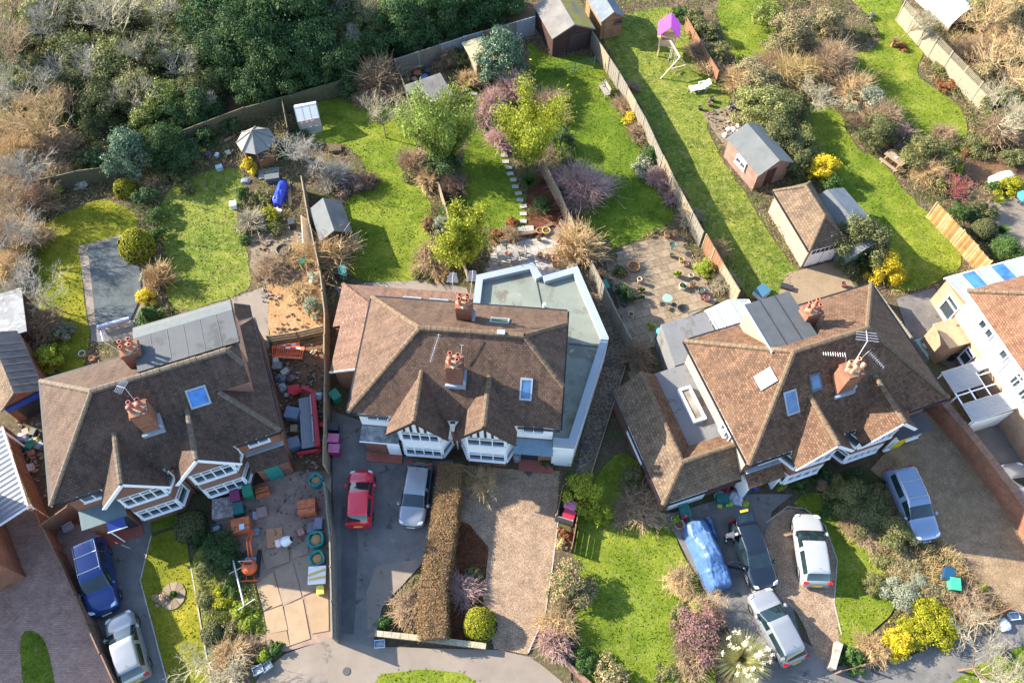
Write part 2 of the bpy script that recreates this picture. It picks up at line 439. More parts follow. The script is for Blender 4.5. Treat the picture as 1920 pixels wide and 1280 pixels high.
g = build(MB().face([(-500,-500,0),(500,-500,0),(500,700,0),(-500,700,0)]), 'ground', soil); g['kind'] = 'structure'
region('woodland_floor', [(-300,-260),(1010,-260),(1000,35),(740,125),(640,165),(530,195),(460,215),(320,265),(210,320),(60,350),(-300,430)], litter, .3)
region('scrubland', [(-300,430),(60,350),(90,400),(70,480),(60,560),(0,600),(-300,640)], litter, .3)
region('footpath', [(300,262),(460,205),(740,110),(1000,33),(1010,2),(740,84),(460,180),(290,238)], mud, .2)
LAWNS = []
def lawn_region(pix, mat, jit=.24, smooth=True, dens=26):
    o, o2, z = region('lawn', pix, mat, jit, smooth)
    LAWNS.append((o2, z, mat, dens)); return o
# back gardens, left to right
lawn_region([(70,425),(140,392),(190,370),(240,388),(262,412),(250,445),(150,464),(158,560),(170,650),(150,700),(100,700),(72,600),(66,500)], lawn_y, .1)
region('pool_terrace', [(147,462),(228,440),(262,480),(278,560),(250,640),(172,640)], pavemat, .03)
lawn_region([(298,378),(345,332),(440,306),(462,335),(440,400),(465,470),(474,535),(440,558),(345,586),(312,575),(312,480),(294,420)], lawn_d)
region('rubble_patch', [(470,440),(520,420),(575,415),(596,505),(500,535),(470,500)], rubble, .2)
region('clay_patch', [(500,535),(596,500),(613,628),(512,650),(500,590)], clay, .12)
region('terrace', [(418,566),(500,536),(506,650),(478,690),(440,640)], pavemat, .03)
region('yard', [(478,660),(612,632),(616,700),(622,905),(560,905),(520,800)], mud, .06)
lawn_region([(545,205),(640,180),(745,190),(785,262),(772,308),(742,304),(766,330),(796,350),(812,400),(800,440),(822,470),(800,530),(690,532),(640,505),(655,440),(640,380),(680,350),(690,310),(640,262),(600,275),(560,250)], lawn_b)
region('concrete_strip', [(628,540),(690,530),(800,526),(875,540),(880,556),(640,560)], pavemat, .04)
lawn_region([(866,150),(905,160),(925,230),(952,300),(990,380),(1006,424),(960,430),(880,420),(862,360),(866,290),(888,240)], lawn_g)
region('bark_bed', [(995,325),(1024,325),(1074,425),(1010,446),(984,430),(985,380)], redsoil, .1)
o_terr, terr2, terr_z = region('dining_terrace', [(905,510),(930,462),(973,446),(1000,446),(1035,425),(1075,434),(1085,480),(1070,530),(990,530)], pavemat, .0)
lawn_region([(985,70),(1030,112),(1112,100),(1162,180),(1204,270),(1236,370),(1276,418),(1136,474),(1108,478),(1090,400),(1048,310),(1030,230),(1000,150)], lawn_g)
o_pat, pat2, pat_z = region('patio', [(1133,482),(1268,436),(1345,566),(1262,610),(1210,660),(1215,710),(1185,720),(1180,640)], pavemat, .0)
region('side_path', [(1092,500),(1112,520),(1183,640),(1168,700),(1107,892),(1078,892),(1105,760),(1145,640)], shingle, .05)
lawn_region([(1120,66),(1180,20),(1285,10),(1352,130),(1380,200),(1318,213),(1345,290),(1402,370),(1432,430),(1494,504),(1500,535),(1420,566),(1390,548),(1320,430),(1260,325),(1210,215),(1160,130)], lawn_d)
region('rubble_bed', [(1316,212),(1380,194),(1412,240),(1385,285),(1360,278)], rubble, .1)
region('garage_apron', [(1478,512),(1570,488),(1604,540),(1640,545),(1560,610),(1450,570)], multi('tan_paving', [(.8,[(.3,(.20,.145,.09)),(.7,(.27,.20,.13))]),(5,(.56,.7,(.16,.11,.07)))], bmp=.3, bscale=20), .05)
lawn_region([(1330,-20),(1440,-30),(1510,100),(1440,122),(1376,130)], lawn_b)
lawn_region([(1515,180),(1570,195),(1600,280),(1650,300),(1704,366),(1835,492),(1690,560),(1652,520),(1680,470),(1600,400),(1550,330),(1500,220)], lawn_b)
region('dark_terrace', [(1680,560),(1752,540),(1800,640),(1790,700),(1740,660),(1700,620)], asphalt, .05)
lawn_region([(1560,-30),(1660,-40),(1722,50),(1737,90),(1713,140),(1752,167),(1802,200),(1818,248),(1790,305),(1740,252),(1690,230),(1640,180),(1598,140),(1592,100),(1640,95),(1652,70),(1640,40)], lawn_b, .06)
region('garden_path', [(1734,66),(1742,60),(1806,150),(1860,240),(1845,244),(1796,165)], rubble, .05)
region('bare_earth', [(1790,300),(1930,280),(1930,340),(1830,344)], mud, .15)
region('garden_terrace', [(1850,385),(1930,360),(1930,470),(1870,460)], pavemat, .05)
# front gardens, left to right
region('block_paving', [(-160,950),(60,945),(78,985),(218,1285),(240,1360),(-160,1360)], block_m)
lawn_region([(33,1184),(72,1180),(95,1220),(114,1350),(52,1350)], lawn_g, .03)
region('driveway', [(95,975),(180,990),(282,956),(286,1005),(264,1088),(335,1350),(245,1350),(120,1050),(76,992)], asphalt, .03)
lawn_region([(284,1006),(334,990),(350,1010),(358,1060),(391,1245),(405,1350),(336,1350),(264,1088)], lawn_y, .04, False)
lawn_region([(282,972),(332,962),(335,984),(284,999)], lawn_g, .03, False)
region('front_yard', [(398,936),(560,884),(621,884),(622,1197),(540,1220),(470,1226),(438,1140)], multi('yard_paving', [(.9,[(.3,(.189,.123,.094)),(.7,(.304,.210,.167))]),(4,(.56,.7,(.362,.225,.145)))], bmp=.3, bscale=30), .03)
region('pavement', [(440,1350),(490,1262),(535,1225),(624,1195),(712,1212),(930,1218),(1000,1232),(1060,1262),(1135,1350)], pavemat, .02)
rd = build(MB().face([(-160,-11,.006),(160,-11,.006),(160,3.2,.006),(-160,3.2,.006)]), 'road', asphalt); rd['kind'] = 'structure'
lawn_region([(696,1350),(698,1285),(716,1262),(800,1254),(866,1260),(892,1276),(905,1350)], lawn_b, .04, False)
region('driveway', [(622,770),(680,790),(760,856),(850,862),(826,960),(800,1048),(718,1135),(704,1180),(700,1214),(631,1196),(624,900)], asphalt, .03)
region('driveway_patch', [(640,950),(668,950),(672,1040),(664,1190),(640,1186)], asphalt_new, .05)
region('driveway_sunlit_notch', [(706,1060),(800,1046),(716,1140),(706,1192),(690,1196),(688,1110)], pavemat, .05)  # paler sheet paints the sunlit notch between shadows on the drive
region('gravel_drive', [(866,872),(962,880),(1062,884),(1050,938),(1036,1060),(1022,1150),(988,1226),(926,1216),(906,1132),(916,1030),(882,985),(860,980)], gravel, .05)
region('flower_bed', [(858,975),(882,984),(916,1026),(906,1090),(905,1140),(886,1212),(832,1206)], redsoil, .06)
region('flower_bed', [(796,1060),(730,1128),(708,1186),(800,1206)], soil, .06)
region('flower_bed', [(1050,880),(1085,895),(1070,980),(1090,1130),(1070,1290),(1000,1236),(1024,1150),(1040,1040)], soil, .1)
lawn_region([(1104,900),(1178,828),(1244,955),(1292,1065),(1312,1100),(1345,1220),(1340,1350),(1130,1350),(1074,1230),(1085,1130),(1075,1000)], lawn_b)
region('driveway', [(1246,966),(1380,926),(1486,926),(1446,960),(1432,1060),(1480,1115),(1502,1200),(1562,1238),(1566,1350),(1400,1350),(1378,1200),(1328,1120)], asphalt, .04)
region('gravel_island', [(1436,980),(1476,950),(1512,958),(1550,996),(1570,1050),(1564,1120),(1577,1190),(1572,1240),(1530,1238),(1500,1150),(1450,1112),(1430,1040)], gravel, .03, True)
lawn_region([(1478,944),(1530,916),(1594,958),(1644,1040),(1694,1130),(1622,1194),(1578,1234),(1563,1130),(1569,1050),(1546,985),(1508,953)], lawn_b, .03)
region('gravel_drive', [(1630,880),(1740,765),(1840,880),(1940,1010),(1990,1210),(1885,1164),(1802,1080),(1742,1012),(1660,905)], gravel2, .06)
region('pavement', [(1548,1252),(1700,1232),(1890,1152),(1990,1160),(1990,1360),(1530,1360)], asphalt, .03)
lawn_region([(1850,1236),(1990,1180),(1990,1360),(1690,1360),(1790,1270)], lawn_b, .06)
region('driveway', [(1795,812),(1990,750),(1990,1040),(1890,900)], asphalt, .03)
region('grass_border', [(420,1050),(470,1060),(500,1180),(470,1225),(400,1270),(360,1060),(380,1010)], lawn_d, .1)
# kerb edgings
def edging(pix, mat, label, w=.07, h=.09, cat='edging', z0=0.0):
    pts = [P(*q) for q in pix]; o = thing('kerb_edging', label, cat, pts[0])
    for a, b in zip(pts, pts[1:]):
        n = max(1, round((b-a).length/.92))
        for k in range(n):
            p, q = a.lerp(b, k/n), a.lerp(b, (k+.985)/n)
            p.z = q.z = z0 + h/2 + random.uniform(-.008,.008)
            build(MB().bar(p, q, w, h), 'kerb_stone', mat, o, world=True)
kerbm = multi('kerb_concrete', [(2,[(.3,(.26,.23,.19)),(.7,(.40,.36,.30))])], bmp=.3, bscale=30)
edging([(358,1060),(391,1250),(400,1300)], kerbm, 'pale concrete edging between the long front lawn and the shrub bed')
edging([(264,1088),(284,1004)], kerbm, 'pale edging where the asphalt drive meets the kite-shaped lawn, upper length')
edging([(264,1088),(320,1300)], kerbm, 'pale edging where the asphalt drive meets the kite-shaped lawn, lower length')
edging([(1052,930),(1036,1060),(1022,1150),(990,1224)], kerbm, 'thin pale edging along the right side of the gravel drive')
edging([(1508,953),(1546,985),(1569,1050),(1563,1130),(1577,1190)], kerbm, 'curved pale edging between the gravel island and the crescent lawn')
edging([(1432,1040),(1436,980),(1476,950),(1508,953)], kerbm, 'curved edging at the top left of the gravel island', h=.07)
edging([(1186,640),(1168,702),(1108,890)], plain('timber_edging', (.30,.22,.12), .8), 'long timber edging board right of the shingle side path', .06, .22)

# paving slabs as pieces
slabm = [plain('slab_a', (.242,.178,.112), .9, (.171,.124,.076), 4, src='pos', bmp=.3), plain('slab_b', (.208,.153,.097), .9, (.149,.108,.065), 4, src='pos', bmp=.3), plain('slab_c', (.270,.202,.133), .9, (.203,.149,.094), 4, src='pos', bmp=.3)]
slabp = [plain('slab_pale_a', (.434,.379,.333), .85, (.287,.245,.213), 4, src='pos', bmp=.2), plain('slab_pale_b', (.388,.342,.305), .85, (.263,.227,.203), 4, src='pos', bmp=.2)]
def slabs(parent, poly, z, ang, sx, sy, mats, th=.03, gap=.012):
    base = mesh_of(MB().box(-sx/2+gap, -sy/2+gap, 0, sx/2-gap, sy/2-gap, th), 'slab', mats[0])
    c, s = math.cos(ang), math.sin(ang); xs = [p[0]*c+p[1]*s for p in poly]; ys = [-p[0]*s+p[1]*c for p in poly]
    j = 0; y = min(ys)
    while y < max(ys):
        x = min(xs) + (sx/2 if j % 2 else 0)
        while x < max(xs):
            X, Y = x*c-y*s, x*s+y*c
            if inside([X],[Y],poly)[0]:
                o = share('slab', base, parent, (X,Y,z+random.uniform(.001,.006)), (random.uniform(-.004,.004),random.uniform(-.004,.004),ang+random.uniform(-.006,.006)), None, random.choice(mats))
            x += sx
        y += sy; j += 1
slabs(o_pat, pat2, pat_z, R(18), .62, .62, slabm)
slabs(o_terr, terr2, terr_z, R(14), .6, .6, slabp)
st = thing('stepping_stone_path', 'line of grey stepping stones crossing the shaded lawn beside the bamboo', 'path', P(900,200))
zz = lambda ox, oy, s: (lambda x, y: (ox+x/s, oy+y/s))
Z4 = zz(560,60,2.783)
stone_me = mesh_of(MB().box(-.26,-.17,0,.26,.17,.05), 'stepping_stone', plain('stepping_stone', (.340,.320,.290), .9, (.250,.235,.210), 5, bmp=.3))
for i, q in enumerate([(870,305),(915,325),(955,368),(975,405),(990,455),(1005,490),(1022,520),(1030,550),(1048,583),(1057,615),(1072,648),(1080,680),(1098,710),(1104,743),(1120,775),(1130,810),(1147,845),(1155,880),(1173,913),(1172,952),(1172,990)]):
    p = P(*Z4(*q)) - st.location; p.z = .05
    share('stepping_stone', stone_me, st, p, (0,0,random.uniform(-.2,.2)))
p = P(*Z4(1185,1030)) - st.location; p.z = .04
share('step_slab', stone_me, st, p, (0,0,.05), (2.3,1.5,1.6))

# grass blades standing on the lawns (uncountable)
def np_mesh(name, V, Fa, mat):
    me = bpy.data.meshes.new(name); V = np.asarray(V, np.float32); Fa = np.asarray(Fa, np.int32); k = Fa.shape[1]
    me.vertices.add(len(V)); me.vertices.foreach_set('co', V.ravel())
    me.loops.add(Fa.size); me.loops.foreach_set('vertex_index', Fa.ravel())
    me.polygons.add(len(Fa)); me.polygons.foreach_set('loop_start', np.arange(len(Fa), dtype=np.int32)*k)
    me.update(calc_edges=True); me.validate()
    if mat is not None: me.materials.append(mat)
    return me
def tufts(poly, z, dens):
    a = np.array(poly); lo, hi = a.min(0), a.max(0); n = min(int((hi[0]-lo[0])*(hi[1]-lo[1])*dens), 30000)
    x = RNG.uniform(lo[0],hi[0],n); y = RNG.uniform(lo[1],hi[1],n); k = inside(x,y,poly); x, y = x[k], y[k]; n = len(x); x = x+RNG.normal(size=n)*.12; y = y+RNG.normal(size=n)*.12
    cl = np.array([mnoise.noise(Vector((float(p)*.8,float(q)*.8,0))) for p, q in zip(x,y)])
    h = RNG.uniform(.03,.075,n)*(1+.8*np.clip(cl,-.5,1)); wd = RNG.uniform(.03,.07,n); t = RNG.uniform(0,6.28,n); lean = RNG.uniform(-.08,.08,(n,2))
    V = np.empty((n,3,3)); V[:,0] = np.stack([x-np.cos(t)*wd,y-np.sin(t)*wd,np.full(n,z)],1); V[:,1] = np.stack([x+np.cos(t)*wd,y+np.sin(t)*wd,np.full(n,z)],1)
    V[:,2] = np.stack([x+lean[:,0],y+lean[:,1],z+h],1)
    return V.reshape(-1,3)
lm = []; Vs = []; mi = []
for poly, z, mat, d in LAWNS:
    v = tufts(poly, z, d)
    if mat not in lm: lm.append(mat)
    Vs.append(v); mi.append(np.full(len(v)//3, lm.index(mat), np.int32))
Vs = np.concatenate(Vs); me = np_mesh('grass', Vs, np.arange(len(Vs)).reshape(-1,3), None)
for m_ in lm: me.materials.append(m_)
me.polygons.foreach_set('material_index', np.concatenate(mi)[:len(me.polygons)])
o = new_obj('grass', me); o['kind'] = 'stuff'; o['label'] = 'short grass blades growing over all the lawns'; o['category'] = 'grass'

# ================================================================ houses
def dist2(a, b): return math.hypot(b[0]-a[0], b[1]-a[1])
def window(parent, a, b, z0, z1, n=2, frame=None, pane=None, transom=.7, t=.07, out=.05, label=None, fw=.055, name='window'):
    """a casement in the wall line a->b (outside to the right of travel)"""
    frame = frame or upvc; pane = pane or glass_d
    ax, ay = a; bx, by = b; L = math.hypot(bx-ax, by-ay); dx, dy = (bx-ax)/L, (by-ay)/L; nx, ny = dy, -dx
    def pt(s, o, z): return (ax+dx*s+nx*o, ay+dy*s+ny*o, z)
    mb = MB(); ang = math.atan2(dy, dx)
    def bx_(s0, s1, za, zb, o0, o1): mb.obox(pt((s0+s1)/2,(o0+o1)/2,(za+zb)/2), (s1-s0, o1-o0, zb-za), ang)
    bx_(0, L, z0, z0+fw, 0, out+t); bx_(0, L, z1-fw, z1, 0, out+t)
    bx_(0, fw, z0+fw, z1-fw, 0, out+t); bx_(L-fw, L, z0+fw, z1-fw, 0, out+t)
    for k in range(1, n): bx_(L*k/n-fw*.45, L*k/n+fw*.45, z0+fw, z1-fw, 0, out+t*.95)
    if transom: bx_(fw, L-fw, z0+(z1-z0)*transom-.025, z0+(z1-z0)*transom+.025, 0, out+t*.85)
    bx_(-.04, L+.04, z0-.05, z0-.004, 0, out+t+.06)
    o = build(mb, name, frame, parent, label=label)
    for k in range(n):
        p = MB(); s0, s1 = L*k/n+fw*.4, L*(k+1)/n-fw*.4
        p.obox(pt((s0+s1)/2,(out*.6)/2+.004,(z0+z1)/2), (s1-s0, out*.6, z1-z0-fw), ang)
        build(p, 'pane', pane, o)
    return o

def slope_window(parent, x0, x1, y0, y1, zf, pane=None, frame=None, name='skylight', up=.10, fw=.09, label=None):
    frame = frame or lead; pane = pane or glass_s
    q = lambda x, y, h: (x, y, zf(x, y)+h)
    mb = MB()
    for xa, xb, ya, yb in ((x0,x1,y0,y0+fw),(x0,x1,y1-fw,y1),(x0,x0+fw,y0+fw,y1-fw),(x1-fw,x1,y0+fw,y1-fw)):
        mb.slab([q(xa,ya,up),q(xb,ya,up),q(xb,yb,up),q(xa,yb,up)], up+.05)
    o = build(mb, name, frame, parent, label=label)
    mb = MB().slab([q(x0+fw,y0+fw,up*.7),q(x1-fw,y0+fw,up*.7),q(x1-fw,y1-fw,up*.7),q(x0+fw,y1-fw,up*.7)], .03)
    build(mb, 'pane', pane, o); return o

def ridge(mb, a, b, r=.125, seg=.34):
    a = Vector(a); b = Vector(b); d = b-a; n = max(1, round(d.length/seg)); dd = d.normalized(); s = dd.cross(Vector((0,0,1))).normalized(); u = s.cross(dd)
    for k in range(n):
        p, q = a+d*(k/n), a+d*((k+.95)/n); rr = r*random.uniform(.92,1.08); base = len(mb.v)
        for e in (p, q):
            for t in range(5):
                an = math.pi*t/4
                mb.v.append(tuple(e + s*math.cos(an)*rr*1.25 + u*(math.sin(an)*rr-.03)))
        for t in range(4): mb.f.append((base+t, base+t+1, base+5+t+1, base+5+t))
        mb.f.append(tuple(base+t for t in range(5))); mb.f.append(tuple(base+5+t for t in range(5))[::-1])

potm = plain('terracotta_pot', (.40,.13,.075), .8, (.30,.09,.055), 6)
potb = plain('buff_pot', (.50,.26,.16), .8, (.40,.20,.12), 6)
soot_shade = plain('soot_and_shade', (.012,.010,.009), 1)  # soot in the flues; also paints the dark inside of the mixer drum
alu = plain('aerial_aluminium', (.62,.60,.62), .4, metal=.4)
def pot_meshes(mat, n=10, h=.55, r=.115):
    a = mesh_of(MB().lathe([(r*.95,0),(r*.82,h*.55),(r*.88,h*.82),(r*1.12,h*.86),(r*1.12,h),(r*.80,h),(r*.78,h*.7)], n=n, cap=False), 'chimney_pot', mat, True)
    b = mesh_of(MB().lathe([(r*.79,h*.7),(r*.01,h*.7)], n=n, cap=False), 'flue', soot_shade); return a, b
POTS = {}
def yagi(parent, base, top, head, n, span=.5, r=.012, taper=.5):
    """mast from base to top, then a boom to head carrying n elements"""
    mb = MB().tube([base, top], r*1.6, 5); mb.tube([top, head], r*1.2, 5); t, h = Vector(top), Vector(head); d = (h-t)
    s = d.cross(Vector((0,0,1))).normalized()
    for k in range(n):
        p = t.lerp(h, (k+.3)/n); sp = span*(1-taper*k/max(1,n))
        mb.tube([p-s*sp, p+s*sp], r, 4)
    return build(mb, 'aerial', alu, parent)
def chimney(parent, xc, yc, z0, z1, sx=.95, sy=.85, mat=None, pm=None, npot=4, caps=0, rz=0, flash=True):
    mat = mat or brick_o; pm = pm or potm
    mb = MB().box(xc-sx/2, yc-sy/2, z0, xc+sx/2, yc+sy/2, z1-.22)
    mb.box(xc-sx/2-.05, yc-sy/2-.05, z1-.22, xc+sx/2+.05, yc+sy/2+.05, z1-.11); mb.box(xc-sx/2-.01, yc-sy/2-.01, z1-.108, xc+sx/2+.01, yc+sy/2+.01, z1-.005)
    c = build(mb, 'chimney', mat, parent)
    build(MB().lathe([(.60,0),(.52,.06),(.1,.10)], (xc,yc,z1-.004), 4, sx=sx*.95, sy=sy*.95), 'mortar_cap', multi_mortar, c)
    if pm.name not in POTS: POTS[pm.name] = pot_meshes(pm)
    a, b = POTS[pm.name]
    for k in range(npot):
        ox, oy = [(-.24,-.2),(.24,-.2),(-.24,.2),(.24,.2)][k]
        s = random.uniform(.9,1.15)
        p = share('chimney_pot', a, c, (xc+ox*sx, yc+oy*sy*1.05, z1+.05), (0,0,0), (1,1,s))
        f = share('flue', b, c, (xc+ox*sx, yc+oy*sy*1.05, z1+.05), (0,0,0), (1,1,s))
        if k < caps: build(MB().lathe([(.15,.60),(.14,.66),(.02,.70)], (xc+ox*sx, yc+oy*sy*1.05, z1+.05), 10), 'pot_cap', pm, c, True)
    if flash:
        build(MB().box(xc-sx/2-.14, yc-sy/2-.16, z0+.12, xc+sx/2+.14, yc-sy/2-.004, z0+.42).box(xc+sx/2+.004, yc-sy/2-.05, z0+.2, xc+sx/2+.15, yc+sy/2, z0+.85), 'flashing', lead, c)
    return c
multi_mortar = multi('mortar_cap', [(4,[(.3,(.20,.15,.10)),(.7,(.38,.30,.20))]),(9,(.55,.7,(.22,.22,.08)))], bmp=.5)
timber_b = plain('black_timber', (.025,.018,.016), .7)

def bay(h, xc, up_mat, base_mat, gable_mat, n_up, n_lo, timber=False, yw=.4, yf=-.55, hw=1.66, fhw=1.16):
    """two-storey canted bay under a gable"""
    pl = lambda k: [(xc-hw+k,yw),(xc-fhw+k*.5,yf+k),(xc+fhw-k*.5,yf+k),(xc+hw-k,yw)]
    build(MB().prism(pl(0), 0, .78), 'bay_base', base_mat, h)
    build(MB().prism(pl(.05), .78, 4.85), 'bay_core', upvc, h)
    build(MB().prism(pl(-.02), 2.12, 3.12), 'bay_band', up_mat, h)
    p = pl(.05)
    for z0, z1, n in ((.82,2.08,n_lo),(3.16,4.46,n_up)):
        window(h, p[0], p[1], z0, z1, 1); window(h, p[1], p[2], z0, z1, n); window(h, p[2], p[3], z0, z1, 1)
    # gable wall
    g0, ze, zr = 1.82, 4.9, 7.0
    sl = (zr-ze)/g0
    tri = [(xc-1.5, ze-.02+sl*.32-.1), (xc+1.5, ze-.02+sl*.32-.1), (xc, zr-.14)]
    mb = MB()
    a = [Vector((x,yf-.08,z)) for x, z in [(xc-1.62,4.56),(xc+1.62,4.56),(xc+1.62,4.95),(xc,zr-.16),(xc-1.62,4.95)]]
    b = [v+Vector((0,.5,0)) for v in a]
    mb.add(a+b, [(0,1,2,3,4),(9,8,7,6,5)]+[(i,5+i,5+(i+1)%5,(i+1)%5) for i in range(5)])
    gw = build(mb, 'gable_wall', gable_mat, h)
    if timber:
        for x in (-.85,-.42,0,.42,.85):
            zt = zr-.3-abs(x)*sl
            build(MB().box(xc+x-.07, yf-.12, 4.6, xc+x+.07, yf-.082, zt), 'timber_strut', timber_b, gw)
    return g0, ze, zr

def gable_roof(h, xc, tile, barge, rmat, zf, y0=-1.02, g0=1.84, ze=4.88, zr=7.0):
    yb = (zr-5.2)/.854+.12; ye = (ze-5.2)/.854+.15
    mb = MB()
    for s in (-1, 1): mb.slab([(xc+s*g0,y0,ze),(xc,y0,zr),(xc,yb,zr),(xc+s*g0,ye,ze)], .13)
    r = build(mb, 'gable_roof', tile, h)
    mb = MB(); ridge(mb, (xc,y0,zr+.02), (xc,yb,zr+.02)); build(mb, 'ridge_tiles', rmat, r, kind='stuff')
    mb = MB()
    for s in (-1, 1): mb.bar((xc+s*(g0+.0),y0-.025,ze-.16),(xc,y0-.025,zr-.15), .04, .22)
    build(mb, 'bargeboard', barge, r); return r

def gutter(parent, pts, mat=None, r=.055):
    mb = MB()
    for a, b in zip(pts, pts[1:]): mb.bar(a, b, r*2, r*2)
    return build(mb, 'gutter', mat or black, parent)

def semi(label, org, ang, W, D, tile, rmat, low, upp, bays, right, rx, lx=4.05, barge=None, gmat=None, timber=False, npan=((4,4),(4,4)), band=None):
    h = thing('semi_detached_house', label, 'house', (org[0],org[1],0), R(ang))
    zr = 5.2+.854*D/2; zf = lambda x, y: 5.2+.854*min(y, D-y)
    e = .38
    build(MB().box(e, e, 0, W-e, D-e, 2.75), 'lower_wall', low, h)
    build(MB().box(e+.004, e+.004, 2.75, W-e-.004, D-e-.004, 5.16), 'upper_wall', upp, h)
    mb = MB(); rl = MB(); m = D/2
    T = .14
    if right == 'hip':
        fronts = [(0,0,5.2),(W,0,5.2),(rx,m,zr),(lx,m,zr)]; backs = [(0,D,5.2),(lx,m,zr),(rx,m,zr),(W,D,5.2)]
        mb.slab([(W,0,5.2),(W,D,5.2),(rx,m,zr)], T)
        ridge(rl, (W,0,5.24), (rx,m,zr+.03)); ridge(rl, (W,D,5.24), (rx,m,zr+.03))
    elif right == 'half':
        y1 = 1.95; z1 = 5.2+.854*y1
        fronts = [(0,0,5.2),(W,0,5.2),(W,y1,z1),(rx,m,zr),(lx,m,zr)]; backs = [(0,D,5.2),(lx,m,zr),(rx,m,zr),(W,D-y1,z1),(W,D,5.2)]
        mb.slab([(W,y1,z1),(W,D-y1,z1),(rx,m,zr)], T)
        ridge(rl, (W,y1,z1+.04), (rx,m,zr+.03)); ridge(rl, (W,D-y1,z1+.04), (rx,m,zr+.03))
        a = [Vector((W-.38,y,z)) for y, z in ((.38,5.0),(D-.38,5.0),(D-y1-.1,z1-.2),(y1+.1,z1-.2))]; b = [v-Vector((.3,0,0)) for v in a]
        build(MB().add(a+b, [(0,1,2,3),(7,6,5,4)]+[(i,4+i,4+(i+1)%4,(i+1)%4) for i in range(4)]), 'gable_end', upp, h)
    else:
        k = 2.5; zk = 5.2+.854*k; xe = 12.2
        fronts = [(0,0,5.2),(W,0,5.2),(W-k,k,zk),(xe,k,zk),(xe,3.3,5.2+.854*3.3),(rx,m,zr),(lx,m,zr)]
        backs = [(0,D,5.2),(lx,m,zr),(rx,m,zr),(xe,D-3.3,5.2+.854*3.3),(xe,D-k,zk),(W-k,D-k,zk),(W,D,5.2)]
        mb.slab([(W,0,5.2),(W,D,5.2),(W-k,D-k,zk),(W-k,k,zk)], T)
        mb.slab([(xe,3.3,5.2+.854*3.3),(xe,D-3.3,5.2+.854*3.3),(rx,m,zr)], T)
        ridge(rl, (W,0,5.24), (W-k,k,zk+.03)); ridge(rl, (xe,3.3,5.24+.854*3.3), (rx,m,zr+.03))
        build(MB().box(W-k+.3, k+.12, 5.9, xe-.15, D-k-.12, 7.25).box(W-k+.5, 3.3, 7.25, xe-.17, D-3.3, 7.95), 'side_dormer', plain('tile_hanging', (.24,.12,.085), .9, (.17,.09,.07), 8), h)
    mb.slab(fronts, T); mb.slab(backs, T); mb.slab([(0,0,5.2),(0,D,5.2),(lx,m,zr)], T)
    roof = build(mb, 'roof', tile, h)
    ridge(rl, (lx,m,zr+.03), (rx,m,zr+.03), .15); ridge(rl, (0,0,5.24), (lx,m,zr+.03)); ridge(rl, (0,D,5.24), (lx,m,zr+.03))
    build(rl, 'ridge_tiles', rmat, roof, kind='stuff')
    o = .07
    b0, b1 = bays
    for xa, xb in ((0,b0-1.84),(b0+1.84,b1-1.84),(b1+1.84,W)):
        if xb-xa > .2: gutter(h, [(xa,-o,5.12),(xb,-o,5.12)])
    gutter(h, [(-o,0,5.12),(-o,D,5.12)]); gutter(h, [(0,D+o,5.12),(W,D+o,5.12)]); gutter(h, [(W+o,0,5.12),(W+o,D,5.12)])
    for xc, (nu, nl) in zip(bays, npan):
        bay(h, xc, band or upp, low, gmat or upp, nu, nl, timber)
        gable_roof(h, xc, tile, barge or upvc, rmat, zf)
    xm = (b0+b1)/2
    build(MB().tube([(xm,-.1,5.0),(xm,.3,4.4),(xm,.3,.1)], .05, 6), 'downpipe', black if not timber else upvc, h)
    return h, zf

# ---- middle pair
HM, zfm = semi('brown tiled white and brick semi-detached pair with twin half-timbered gables', (-9.6946,19.8766), -4.99, 12.55, 8.18,
    tile_m, ridge_m, brick_o, render_w, (4.25,8.22), 'half', 10.06, 4.03, barge=plain('dark_barge',(.06,.035,.025),.7), gmat=render_w, timber=True, npan=((4,4),(3,3)))
c1 = chimney(HM, 6.3, 2.03, 6.4, 8.75, .92, .85, brick_r, potm, 4, 1)
yagi(c1, (6.62,2.3,8.6), (6.75,2.5,9.9), (6.75,2.45,9.95), 1, .1)
c2 = chimney(HM, 6.38, 5.95, 6.7, 8.8, .92, .8, brick_o, potm, 4, 0)
yagi(c2, (6.0,6.2,8.7), (5.75,6.3,10.3), (5.72,7.0,10.3), 9, .35)
yagi(c2, (6.7,6.2,8.7), (6.9,6.3,10.6), (6.85,7.1,10.5), 9, .35)
sa = yagi(HM, (5.15,3.9,8.5), (5.3,3.4,9.3), (5.0,1.75,9.0), 13, .13, .007, .1)
slope_window(HM, 10.04, 10.76, 1.16, 2.17, zfm)
slope_window(HM, 7.9, 9.05, 5.55, 6.25, zfm, glassm('green_glass',(.10,.16,.10)))
build(MB().obox((8.75,4.1,8.86),(.42,.22,.16)), 'ridge_vent', upvc, HM)
build(MB().tube([(6.95,4.6,8.5),(6.97,3.9,8.8),(6.85,2.6,7.5)], .018, 4), 'cable', black, HM)
window(HM, (.9,.384), (2.2,.384), 3.7, 4.75, 2, transom=0); window(HM, (10.35,.384), (11.65,.384), 3.75, 4.7, 2, transom=0)
